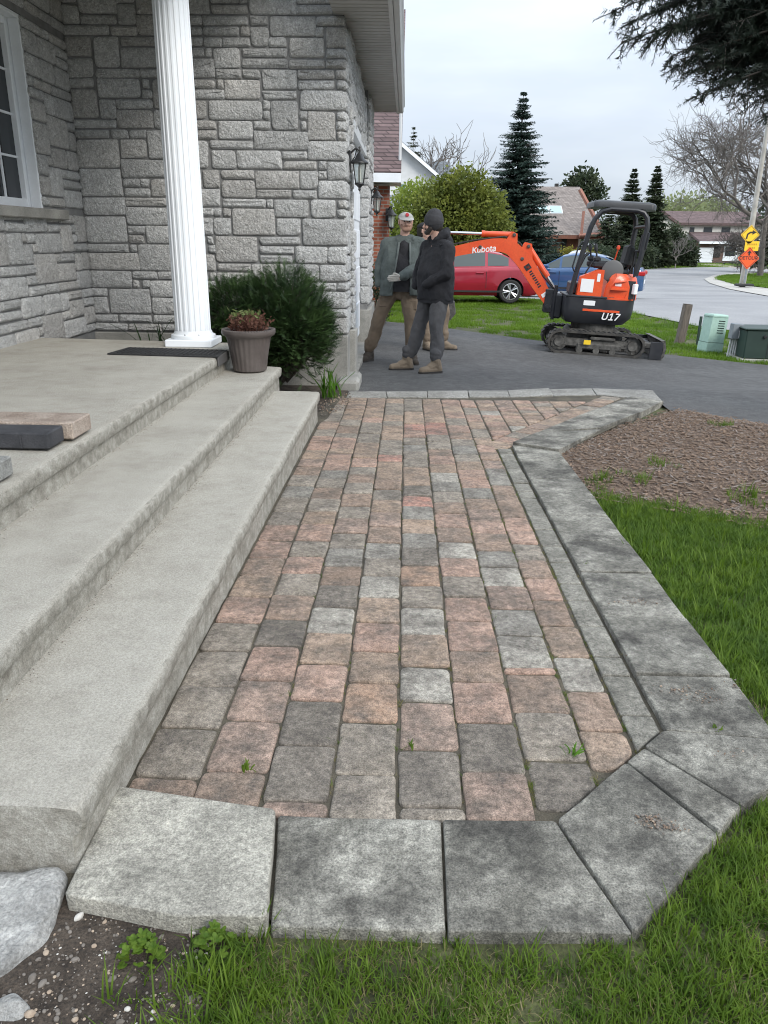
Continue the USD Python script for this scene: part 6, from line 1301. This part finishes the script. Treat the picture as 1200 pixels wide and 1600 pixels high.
for px, py in ((847, 329), (868, 329)):
    d_ = ray(px, py); tq = ((Vr[0] - EYE) @ nrm) / (d_ @ nrm); c = EYE + d_ * tq; w_ = sub('skylight', bh)
    q = [c + ux * sx * .62 + vv_ * sy * .75 + nrm * .16 for sx, sy in ((-1, -1), (1, -1), (1, 1), (-1, 1))]; MB().add(q, [[0, 1, 2, 3]]).build('pane', m_skyl, w_, smooth=False)
    q = [c + ux * sx * .74 + vv_ * sy * .87 + nrm * h for h in (.0, .14) for sx, sy in ((-1, -1), (1, -1), (1, 1), (-1, 1))]; MB().add(q, [[0, 1, 5, 4], [1, 2, 6, 5], [2, 3, 7, 6], [3, 0, 4, 7], [4, 5, 6, 7]]).build('frame', m_trim, w_, smooth=False)
MB().box((aty(867, 290, y3 + 9.5)[0], y3 + 9.1, zt - .3), (aty(872, 290, y3 + 9.5)[0], y3 + 9.8, zt + .35)).build('chimney', m_dkopen, bh, smooth=False)
# the white house with brick garage front on the right
rh = thing('cream_house', 'cream sided house with brown roof and brick garage front', 'house')
y4 = 112.; A4 = lambda px, py, y=y4: aty(px, py, y); zb = gz(y4)
g1, g2, g3 = A4(1012, 357), A4(1034, 334), A4(1058, 350); ev = A4(1080, 352)
MB().prism([(A4(1008, 400)[0], zb - .5), (g3[0], zb - .5), (g3[0], g3[2]), (g2[0], g2[2]), (A4(1008, 400)[0], A4(1008, 356)[2])], 1, y4, y4 + 9).box((g3[0], y4 + 1.0, zb), (A4(1200, 352)[0], y4 + 9, A4(1120, 352)[2])).build('wall', m_sidc, rh, smooth=False)
z_a, z_b = A4(1120, 352)[2], aty(1120, 334, y4 + 5)[2]
MB().prism([(y4 + .4, z_a), (y4 + .4, z_a + .3), (y4 + 5, z_b + .3), (y4 + 5, z_b)], 0, g3[0] - .5, A4(1205, 352)[0]).prism([(y4 + 9.6, z_a), (y4 + 9.6, z_a + .3), (y4 + 5, z_b + .3), (y4 + 5, z_b)], 0, g2[0], A4(1205, 352)[0]).build('roof', m_sh_b, rh, smooth=False)
gr_ = MB()
for q0, q1 in ((g2, A4(1060, 352)), (g2, A4(1006, 358))): gr_.prism([(q0[0], q0[2]), (q1[0], q1[2]), (q1[0], q1[2] + .35), (q0[0], q0[2] + .4)], 1, y4 - .4, y4 + 9.4)
gr_.build('gable_roof', m_sh_b, rh, smooth=False)
z0_, z1_ = A4(1120, 380, y4 - 3)[2], A4(1120, 366)[2]
MB().prism([(y4 - 3.6, z0_), (y4 - 3.6, z0_ + .28), (y4 + 1, z1_ + .28), (y4 + 1, z1_)], 0, A4(1078, 380)[0], A4(1160, 380)[0]).build('lower_roof', m_sh_b, rh, smooth=False)
MB().box((A4(1078, 380)[0], y4 - 3.68, z0_ - .1), (A4(1160, 380)[0], y4 - 3.603, z0_ + .22)).build('gutter', m_white, rh, smooth=False)
MB().box((A4(1084, 380, y4 - 3)[0], y4 - 3, zb - .5), (A4(1152, 380, y4 - 3)[0], y4 + 1, z0_)).build('brick_front', m_dbrick, rh, smooth=False)
lo, hi = flatbox(1087, 410, 1112, 387, y4 - 3, .08); gd2 = sub('garage_door', rh); n_ = 4
for k in range(n_): MB().box((lo[0], lo[1], lo[2] + (hi[2] - lo[2]) * k / n_ + .02), (hi[0], hi[1], lo[2] + (hi[2] - lo[2]) * (k + 1) / n_)).build('panel', m_white, gd2, smooth=False)
lo, hi = flatbox(1116, 402, 1124, 384, y4 - 3, .08); MB().box(lo, hi).build('front_door', m_dkopen, rh, smooth=False)
w_ = sub('window', rh)
for a, b in ((1134, 1140), (1142, 1148)): lo, hi = flatbox(a, 400, b, 386, y4 - 3, .06); MB().box(lo, hi).build('pane', m_wfar, w_, smooth=False)
lo, hi = flatbox(1132, 408, 1150, 384, y4 - 3, .03); MB().box(lo, hi).build('frame', m_white, w_, smooth=False)
lo, hi = flatbox(1022, 368, 1027, 355, y4, .06); MB().box(lo, hi).build('shutter', m_dkopen, rh, smooth=False)
for k, (a, b) in enumerate(((1078, 1084), (1100, 1112), (1128, 1140))): lo, hi = flatbox(a, 364, b, 355, y4 + 1.0, .06); w_ = sub('window', rh); MB().box(lo, hi).build('pane', m_wfar, w_, smooth=False)

# ---------------------------------------------------------------- post, utility boxes, sign pole
m_wood = MAT('weathered_wood', (.075, .062, .05), (.15, .125, .105), scale=7, stretch=(9, 9, .7), rough=.95, bump=.5, bscale=40)
p = atg(1061, 538); pg_ = thing('wooden_post', 'weathered brown wooden post on the lawn strip beyond the driveway', 'post', (p[0], p[1], p[2] - .03), .12)
UsdGeom.Xformable(pg_).AddRotateYOp().Set(5.0)
MB().box((-.075, -.07, 0), (.075, .07, .80), c=.012).build('shaft', m_wood, pg_); MB().box((-.073, -.068, .801), (.073, .068, .808)).build('end_grain', m_wood, pg_)
m_mint = MAT('mint_paint', (.27, .40, .34), (.32, .46, .395), scale=4, rough=.55, speck=(.06, 30), local=True); m_dgreen = MAT('dark_green_paint', (.010, .026, .020), (.017, .036, .028), scale=3, rough=.5, local=True); m_pgrey = MAT('grey_box_paint', (.15, .17, .185), (.19, .21, .225), rough=.6, local=True)
p = atg(1109, 552); pd = thing('utility_pedestal', 'mint green telephone pedestal with louvres on the lawn', 'utility box', (p[0] + .02, p[1] + .1, p[2] - .03), .25, s=1.1)
UsdGeom.Xformable(pd).AddRotateYOp().Set(3.5)
def tape(w0, w1, z0, z1, d0, d1): return np.array([(s * (w0 if z == z0 else w1), t_ * (d0 if z == z0 else d1), z) for z in (z0, z1) for s, t_ in ((-1, -1), (1, -1), (1, 1), (-1, 1))])
Fb = [[3, 2, 1, 0], [4, 5, 6, 7], [0, 1, 5, 4], [1, 2, 6, 5], [2, 3, 7, 6], [3, 0, 4, 7]]
MB().add(tape(.155, .155, 0, .20, .13, .13), Fb).build('base', m_mint, pd, smooth=False); MB().add(tape(.148, .148, .204, .62, .124, .124), Fb).build('hood', m_mint, pd, smooth=False)
MB().box((-.155, -.131, .60), (.155, .131, .66), c=.02).build('lid', m_mint, pd); MB().box((-.15, -.126, .196), (.15, .126, .208)).build('seam', m_dgreen, pd, smooth=False)
for k in range(6): MB().box((-.02, -.128, .36 + k * .038), (.10, -.1235, .374 + k * .038)).build('louvre', m_dgreen, pd, smooth=False)
p = atg(1098, 545); obj('marker_stake', MB().box((p[0] - .025, p[1] + .3, p[2] - .03), (p[0] + .025, p[1] + .33, p[2] + .58), c=.006).arrays(), m_dgreen, None, 30, 'thin dark green marker stake left of the mint pedestal', 'stake')
p = atg(1141, 560); mt = thing('meter_box', 'grey meter box on pale conduits beside the dark green cabinet', 'utility box', (p[0] + .04, p[1] + .10, p[2] - .03), .1, s=1.08)
UsdGeom.Xformable(mt).AddRotateYOp().Set(3.0)
MB().box((-.09, -.06, .33), (.09, .06, .58), c=.01).build('box', m_pgrey, mt)
for k in range(4): MB().tube([(-.06 + k * .04, 0, 0), (-.06 + k * .04, 0, .33)], .014, 8).build('conduit', m_trim, mt)
MB().box((.03, -.064, .36), (.085, -.0605, .48)).build('notice', m_decal, mt); MB().box((.045, -.066, .40), (.07, -.0645, .45)).build('red_mark', m_capr, mt)
p0, p1 = atg(1140, 566), atg(1250, 572)
tc = thing('transformer_cabinet', 'dark green steel transformer cabinet at the right picture edge', 'utility box', (p0[0] + .92, p0[1] + .62, gz(p0[1] + .5, p0[0] + .6) - .01), -.06)
MB().box((-.62, -.42, .0), (.75, .42, .06), c=.01).build('concrete_pad', m_conc_far, tc); MB().box((-.56, -.36, .063), (.70, .36, .54), c=.015).build('cabinet', m_dgreen, tc); MB().box((-.58, -.38, .543), (.72, .38, .575), c=.01).build('lid', m_dgreen, tc)
for x in (-.18, .28): MB().box((x - .004, -.3645, .08), (x + .004, -.361, .52)).build('door_seam', m_black, tc, smooth=False)
MB().box((-.02, -.366, .46), (.14, -.3615, .51)).build('plate', m_decal, tc); MB().lathe([(0, 0), (.028, 0), (.028, .03), (0, .032)], 12, T4(Rx(PI / 2), (-.25, -.36, .44))).build('padlock', m_black, tc)
m_pole = MAT('pole_concrete', (.30, .285, .25), (.40, .38, .34), scale=3, rough=.95)
p = atg(1159, 450); yp = p[1]
sp_ = thing('light_pole', 'tall pale concrete light pole rising beside the orange detour sign', 'pole', (p[0], yp, gz(yp) - .05)); MB().tube([(0, 0, 0), (0, 0, 4), (0, 0, 9.5)], [.17, .13, .08], 14).build('shaft', m_pole, sp_)
arm_ = MB().tube([(0, 0, 9.3), (-.6, 0, 9.75), (-1.8, 0, 9.9)], .04, 8); arm_.build('arm', m_trim, sp_); MB().box((-2.4, -.14, 9.84), (-1.75, .14, 9.98), c=.04).build('lamp_head', m_trim, sp_)
m_sor, m_sye = MAT('sign_orange', (.75, .09, .015), rough=.45), MAT('sign_yellow', (.80, .48, .02), rough=.45)
def diamond(name, label, px, py, h, m, y):
    c = aty(px, py, y); t = thing(name, label, 'sign', tuple(c), 0.0); q = h / 2; r_ = .05 * h
    pts = [(0, -q), (q, 0), (0, q), (-q, 0)]; pg2 = Polygon(pts).buffer(-r_).buffer(r_)
    MB().prism(list(pg2.exterior.coords), 1, -.015, .0).build('plate', m, t, smooth=False)
    bd = pg2.buffer(-.03 * h).difference(pg2.buffer(-.05 * h)); mm = trimesh.creation.extrude_polygon(bd, .002, engine='earcut'); v = np.array(mm.vertices)[:, [0, 2, 1]]; v[:, 1] = -.0155 - v[:, 1]; obj('border', (v, mm.faces), m_black, t, False)
    return t
def onsign(t, polys, name, m=None):
    mb = MB()
    for pl in polys: mb.prism(pl, 1, -.0205, -.0165)
    mb.build(name, m or m_black, t, smooth=False)
ys_ = yp - .32
t = diamond('warning_sign', 'yellow diamond sign with a black bending arrow, topmost on the pole', 1172, 367, .98, m_sye, ys_)
onsign(t, [[(-.20, -.20), (-.12, -.20), (-.10, .0), (.02, .08), (.10, .08), (.10, .0), (.30, .12), (.10, .24), (.10, .16), (-.02, .16), (-.17, .05)]], 'arrow')
c = aty(1174.5, 384.5, ys_); t = thing('sign_tab', 'yellow rectangular tab below the yellow diamond sign', 'sign', tuple(c)); MB().box((-.36, -.015, -.24), (.36, 0, .24), c=.005).build('plate', m_sye, t)
onsign(t, [[(-.26 + k * .09, .04), (-.20 + k * .09, .04), (-.20 + k * .09, .13), (-.26 + k * .09, .13)] for k in range(6)] + [[(-.16 + k * .09, -.14), (-.10 + k * .09, -.14), (-.10 + k * .09, -.04), (-.16 + k * .09, -.04)] for k in range(4)], 'faded_marks', MAT('faded_mark', (.45, .26, .02)))
t = diamond('detour_sign', 'orange diamond detour sign with black arrow, lowest on the pole', 1169.5, 403.5, 1.12, m_sor, ys_ - .02)
tx = meshkit.text_mesh('DETOUR', .17, .004, True); v = np.array(tx.vertices); v[:, 0] -= (v[:, 0].max() + v[:, 0].min()) / 2; obj('lettering', (np.stack([v[:, 0] * .98, -.0165 - v[:, 2], v[:, 1] - .07], 1), np.array(tx.faces)), m_black, t, False)
onsign(t, [[(-.045, .14), (.045, .14), (.045, .27), (.14, .23), (0, .40), (-.14, .23), (-.045, .27)]], 'arrow')
MB().box((-.05, .0, -1.25), (.05, .04, -.3), c=.008).build('stand', m_pgrey, t); MB().box((-.42, -.25, -1.40), (.42, .3, -1.28), c=.03).build('base_weight', m_rub, t)
# ---------------------------------------------------------------- grass, mulch chips, pebbles, moss
import shapely
from shapely import prepared
m_gr = [LEAF('grass_blade_green', (0.1266, 0.2364, 0.0193), (0.2531, 0.3965, 0.0413), scale=14.0, trans=.35, vary=.55), LEAF('grass_blade_deep', (0.0979, 0.1979, 0.0191), (0.2065, 0.3487, 0.0351), scale=14, trans=.3, vary=.55), LEAF('grass_blade_dry', (0.20, 0.17, 0.075), (0.30, 0.26, 0.13), scale=5, trans=.2, vary=.25)]
m_fg = LEAF('lawn_blade', (0.1125, 0.2236, 0.0138), (0.2049, 0.3478, 0.0287), scale=1.2, trans=.35, vary=.4)
def clump(n, rad, h, w, seed, flat=.5, seg=3):
    r = np.random.default_rng(seed); V, Fc, k = [], [], 0
    for i in range(n):
        a, q = r.uniform(0, 2 * PI), rad * math.sqrt(r.uniform()); o = np.array([q * math.cos(a), q * math.sin(a), -.004]); b = r.uniform(0, 2 * PI); d = np.array([math.cos(b), math.sin(b), 0]); s_ = np.array([-d[1], d[0], 0]); l = h * r.uniform(.5, 1.25); ln = flat * r.uniform(.3, 1.4)
        pts = [o + d * l * ln * u ** 1.6 + np.array([0, 0, l * u * (1 - .3 * ln * u)]) for u in np.linspace(0, 1, seg)]
        for j, p in enumerate(pts[:-1]): ww = w * (1 - .55 * j / (seg - 1)); V += [p - s_ * ww, p + s_ * ww]
        V.append(pts[-1]); m = seg - 1
        for j in range(m - 1): b0 = k + 2 * j; Fc += [[b0, b0 + 1, b0 + 3], [b0, b0 + 3, b0 + 2]]
        Fc.append([k + 2 * m - 2, k + 2 * m - 1, k + 2 * m]); k += 2 * m + 1
    return np.array(V), np.array(Fc)
rg = np.random.default_rng(99)
def inside(poly, pts): return shapely.contains_xy(poly, pts[:, 0], pts[:, 1])
kerb_out = Polygon([(-.73, 1.275), (-.45, 1.222), (-.262, 1.226), (.115, 1.224), (.512, 1.237), (.812, 1.545), (.91, 1.645), (1.03, 1.728), (1.150, 1.945), (1.150, 5.42)] + [tuple(k) for k in ko[1:]] + [(1.5, 9), (-2, 9), (-2, 1.3)]).buffer(0)
near_area = Polygon([(-.38, .75), (1.6, .75), (2.6, 1.7), (3.4, 3.3), (2.62, 3.78), (2.05, 4.02), (1.6, 4.32), (1.12, 4.6), (1.12, 1.9), (.4, 1.2), (-.33, 1.24), (-.36, 1.0)]).buffer(0).difference(kerb_out)
def field_pts(poly, dens):
    x0, y0_, x1, y1_ = poly.bounds; n = int((x1 - x0) * (y1_ - y0_) * dens); p = np.column_stack([rg.uniform(x0, x1, n), rg.uniform(y0_, y1_, n)]); return p[inside(poly, p)]
protos = [(clump(24, .042, .045, .0019, s, .6), m_gr[0]) for s in (1, 2)] + [(clump(24, .042, .040, .0018, s, .7), m_gr[1]) for s in (3, 4)] + [(clump(16, .045, .032, .0015, 5, 1.1), m_gr[2]), (clump(7, .03, .075, .0021, 6, .5, 4), m_gr[0])]
p = np.vstack([field_pts(near_area, 1150), field_pts(near_area.intersection(sbox(-.5, .9, 1.6, 1.9)), 900)])
nz = meshkit.fbm(np.column_stack([p * 1.6, 0 * p[:, 0]]), 3, 4); edge = np.array([kerb_out.distance(shapely.Point(*q)) for q in p])
dry = np.clip((nz - .49) * 4, 0, .7) * np.where(p[:, 1] < 2.2, 1.0, .55); u = rg.uniform(size=len(p))
ix = np.where(u < dry * .42, 4, np.where(rg.uniform(size=len(p)) < .045, 5, rg.integers(0, 4, len(p)))); ix = np.where((ix < 4) & (nz < .42), rg.integers(2, 4, len(p)), ix)
scl = rg.uniform(.75, 1.25, len(p)) * np.where(p[:, 1] > 2.0, 1.25, .95) * (1 - .25 * np.clip(dry, 0, 1))
scatter('near_grass', protos, np.column_stack([p, gz(p[:, 1])]), ix, rg.uniform(0, 2 * PI, len(p)), scl, 'green lawn grass with dry patches around the walkway border', 'grass')
p0 = [field_pts(Polygon([(-.45, .9), (-.30, .9), (-.25, 1.22), (-.42, 1.24)]), 400), field_pts(Polygon([(-.60, .95), (-.4, .95), (-.38, 1.21), (-.50, 1.18)]), 230), field_pts(Polygon([(-.46, .95), (-.28, .95), (-.27, 1.22), (-.40, 1.22)]), 1100)]
p = np.vstack(p0); scatter('edge_grass', [protos[0], protos[2], protos[5]], np.column_stack([p, gz(p[:, 1])]), rg.integers(0, 3, len(p)), rg.uniform(0, 6, len(p)), rg.uniform(.7, 1.3, len(p)), 'thin grass tufts creeping over the bare soil', 'grass')
# lawn strip between the driveway and the street, lawns beyond
strip = Polygon(P2((560, 500), (600, 502), (640, 506), (720, 516), (830, 531), (940, 544), (1040, 554), (1120, 563), (1200, 571), (1300, 583)) + P2(*[(x, y + .3) for x, y in street_near][::-1])).buffer(0).difference(drive_poly.buffer(.02)).difference(sbox(-9, 0, -.2, 14.5))
p = field_pts(strip, 13); fp = [(clump(130, .22, .075, .0042, s, .6), m_fg) for s in (11, 12)]
p = p[(p[:, 0] > -4) & (p[:, 0] < 13)]
scatter('lawn_strip_grass', fp, np.column_stack([p, gz(p[:, 1], p[:, 0])]), rg.integers(0, 2, len(p)), rg.uniform(0, 6.3, len(p)), rg.uniform(.8, 1.2, len(p)), 'bright green lawn strip between driveway and street', 'grass')
p = field_pts(isl.buffer(0), 4); p = p[p[:, 0] < 30]; scatter('corner_grass', [(clump(90, .4, .09, .009, 21, .6), m_fg)], np.column_stack([p, gz(p[:, 1], p[:, 0]) + .09]), np.zeros(len(p)), rg.uniform(0, 6.3, len(p)), rg.uniform(.8, 1.2, len(p)), 'grass on the rounded street corner by the sign pole', 'grass')
fl = Polygon([(-30, 60), (70, 60), (90, 125), (-40, 125)]).difference(st.buffer(.2)); p = field_pts(fl, .55); p = p[~inside(kerbp.buffer(.5), p)]
scatter('far_lawn_grass', [(clump(60, 1.0, .14, .022, 31, .6), m_fg)], np.column_stack([p, gz(p[:, 1], p[:, 0])]), np.zeros(len(p)), rg.uniform(0, 6.3, len(p)), rg.uniform(.8, 1.2, len(p)), 'green lawns in front of the far houses', 'grass')
# mulch chips
def chip(l, w, h, seed):
    r = np.random.default_rng(seed); v = np.array([(x, y, z) for x in (-1, 1) for y in (-1, 1) for z in (-1, 1)], float) * [l / 2, w / 2, h / 2]; v += r.normal(0, w * .12, v.shape); return v, np.array([[0, 1, 3], [0, 3, 2], [4, 6, 7], [4, 7, 5], [0, 4, 5], [0, 5, 1], [2, 3, 7], [2, 7, 6], [0, 2, 6], [0, 6, 4], [1, 5, 7], [1, 7, 3]])
m_ch = [MAT('chip_brown', (.12, .08, .057), (.19, .138, .10), scale=30, rough=1.0), MAT('chip_grey', (.16, .13, .11), (.24, .205, .18), scale=30, rough=1.0), MAT('chip_tan', (.19, .13, .09), (.27, .19, .14), scale=30, rough=1.0)]
def rndq(n, tilt):
    a = rg.uniform(0, 2 * PI, n); b = rg.normal(0, tilt, n); c = rg.uniform(0, 2 * PI, n); qs = []
    for x, y, z in zip(a, b, c):
        ax = np.array([math.cos(z), math.sin(z), 0]); s1, c1 = math.sin(y / 2), math.cos(y / 2); q1 = np.array([c1, *(ax * s1)]); q2 = np.array([math.cos(x / 2), 0, 0, math.sin(x / 2)])
        w = q1[0] * q2[0] - q1[1:] @ q2[1:]; v = q1[0] * q2[1:] + q2[0] * q1[1:] + np.cross(q1[1:], q2[1:]); qs.append([w, *v])
    return np.array(qs)
p = field_pts(mulch_poly.buffer(.04), 1900); z = mz(p[:, 0], p[:, 1]) + .014 + rg.uniform(0, .008, len(p))
cp = [(chip(.05, .011, .005, 1), m_ch[0]), (chip(.035, .014, .006, 2), m_ch[0]), (chip(.06, .009, .005, 3), m_ch[1]), (chip(.03, .012, .005, 4), m_ch[2]), (chip(.045, .008, .005, 5), m_ch[1]), (chip(.02, .012, .006, 6), m_ch[0])]
scatter('mulch_chips', cp, np.column_stack([p, z]), rg.choice(6, len(p), p=[.28, .24, .11, .11, .08, .18]), rndq(len(p), .28), rg.uniform(.35, .85, len(p)), 'brown and grey wood chips covering the mulch bed', 'mulch')
p = np.vstack([np.array([[x, y]]) + rg.normal(0, .05, (n, 2)) for x, y, n in ((1.75, 5.0, 9), (2.35, 4.55, 14), (1.5, 4.7, 8), (2.6, 6.2, 7), (1.28, 4.75, 12), (2.05, 4.35, 12), (2.9, 4.3, 8))])
scatter('mulch_weeds', [protos[0], protos[2], protos[5]], np.column_stack([p, mz(p[:, 0], p[:, 1]) + .01]), rg.integers(0, 3, len(p)), rg.uniform(0, 6, len(p)), rg.uniform(.8, 1.5, len(p)), 'sparse grass tufts growing through the mulch', 'grass')
# pebbles and crumbs on the soil
def pebble(seed):
    r = np.random.default_rng(seed); m = trimesh.creation.icosphere(1, 1.0); v = np.array(m.vertices) * (1 + .35 * (meshkit.noise(np.array(m.vertices) * 1.3 + seed, seed)[:, None] - .5)) * [1, r.uniform(.6, .9), r.uniform(.5, .75)]; return v, np.array(m.faces)
m_pb = [MAT('pebble_white', (.40, .385, .35), (.55, .53, .49), scale=60), MAT('pebble_tan', (.24, .18, .13), (.36, .29, .22), scale=60), MAT('pebble_grey', (.10, .085, .07), (.17, .15, .13), scale=60)]
sp2 = Polygon([(-.78, 1.0), (-.35, 1.0), (-.36, 1.26), (-.70, 1.30)]); p = field_pts(sp2, 6500)
s = rg.lognormal(-6.15, .6, len(p)); scatter('soil_pebbles', [(pebble(i), m_pb[i % 3]) for i in range(6)], np.column_stack([p, gz(p[:, 1]) + .008 + s * .25]), rg.choice(6, len(p), p=[.05, .10, .38, .04, .10, .33]), rg.uniform(0, 6, len(p)), np.clip(s, .0012, .012), 'small pale pebbles strewn over the bare soil', 'pebbles')
p = field_pts(Polygon([(-.715, 6.5), (-.52, 7.0), (-.50, 7.7), (-.62, 7.75), (-.8, 7.2)]), 900); s = rg.lognormal(-5.2, .5, len(p))
scatter('crumbs', [(pebble(i + 9), [m_pb[2], m_ch[0], m_pb[1]][i]) for i in range(3)], np.column_stack([p, SL * p[:, 1] + .006 + 0 * s]), rg.choice(3, len(p)), rg.uniform(0, 6, len(p)), np.clip(s, .002, .014), 'soil crumbs and small stones by the stone corner', 'debris')
# moss and sprigs in the joints
m_moss = LEAF('joint_moss', (.11, .115, .025), (.22, .20, .06), scale=8, trans=.2, vary=.3)
ps = []
for jx, dn_ in ((.183, 60), (.367, 130), (.552, 170), (.699, 190), (.005, 40), (-.172, 30), (.806, 40), (-.352, 25)):
    n = dn_; yy = 1.6 + rg.uniform(0, 1, n) ** 1.3 * 4.2; yy += .05 * np.sin(yy * 9); ps.append(np.column_stack([jx + rg.normal(0, .0035, n), yy]))
for (xa, ya_), (xb, yb_), n in (((.652, 1.838), (.808, 1.555), 30), ((.722, 1.908), (.905, 1.655), 26), ((.804, 1.992), (1.138, 1.955), 34), ((.409, 1.59), (.512, 1.247), 10)):
    t_ = rg.uniform(0, 1, (n, 1)); ps.append(np.array([xa, ya_]) + t_ * np.array([xb - xa, yb_ - ya_]) + rg.normal(0, .003, (n, 2)))
p = np.vstack(ps); scatter('joint_moss', [(clump(16, .010, .012, .0012, 41, 1.2), m_moss), (clump(12, .012, .016, .0010, 42, 1.0), m_gr[2]), (clump(9, .008, .020, .0011, 43, .9), m_gr[0])], np.column_stack([p, SL * p[:, 1] - .008]), rg.choice(3, len(p), p=[.55, .3, .15]), rg.uniform(0, 6, len(p)), rg.uniform(.5, 1.15, len(p)), 'yellowish moss and dry grass in the paver joints', 'moss')
for (px, py, n, L, lab) in ((893, 1180, 13, .042, 'small bright green weed rosette on a paver joint at right'), (385, 1204, 12, .035, 'thin grass sprig in the joint between two left pavers'), (1118, 1143, 12, .035, 'green sprig between two right border slabs'), (645, 1166, 8, .022, 'tiny weed in a joint near the middle of the front pavers'), (915, 884, 12, .03, 'small tuft of grass on the border slab edge by the lawn')):
    q = atw(px, py); blades((q[0], q[1], q[2] - .004), n, L, .0028, px, m_lily if n > 12 else m_gr[0], lab, 'weed', 'joint_weed', .008)

# dirt lying on the slabs and grit in the corners of the steps
def dirt(name, pts, seed, zf, lab, lo=.0012, hi=.005, cat='dirt'):
    s = np.random.default_rng(seed).lognormal(-6.3, .5, len(pts)); scatter(name, [(pebble(31), m_pb[2]), (pebble(32), m_ch[0]), (pebble(33), m_pb[1] if cat == 'dirt' and 'slab' in name else m_pb[0])], np.column_stack([pts, zf(pts)]), rg.choice(3, len(pts), p=[.5, .35, .15] if 'slab' in name else [.35, .15, .5]), rg.uniform(0, 6, len(pts)), np.clip(s, lo, hi), lab, cat)
ps = []
for px, py, n, sx, sy in ((1018, 1290, 150, .022, .014), (1045, 1300, 60, .02, .008), (1065, 1085, 120, .05, .018), (1095, 1100, 60, .03, .015), (1150, 1185, 90, .03, .015), (990, 945, 110, .05, .02), (1020, 1035, 60, .04, .015), (1155, 1080, 50, .03, .03)):
    q = atw(px, py); ps.append(q[:2] + np.random.default_rng(px).normal(0, 1, (n, 2)) * [sx, sy])
p = np.vstack(ps); p = p[inside(kerb_out.buffer(-.01), p)]
dirt('slab_dirt', p, 3, lambda q: SL * q[:, 1] + .0155, 'brown dirt crumbs lying on the right border slabs')
yy = rg.uniform(1.45, 6.3, 700); p = np.column_stack([-1.083 - np.abs(rg.normal(0, .022, 700)) * -1 - .002, yy]); dirt('step_grit', p, 4, lambda q: np.full(len(q), .1625), 'grit gathered in the corner behind the lowest tread', .0008, .0024)
yy = rg.uniform(1.45, 6.3, 700); p = np.column_stack([-1.503 + np.abs(rg.normal(0, .022, 700)), yy]); dirt('step_grit', p, 5, lambda q: np.full(len(q), .3245), 'grit gathered in the corner behind the middle tread', .0008, .0024)
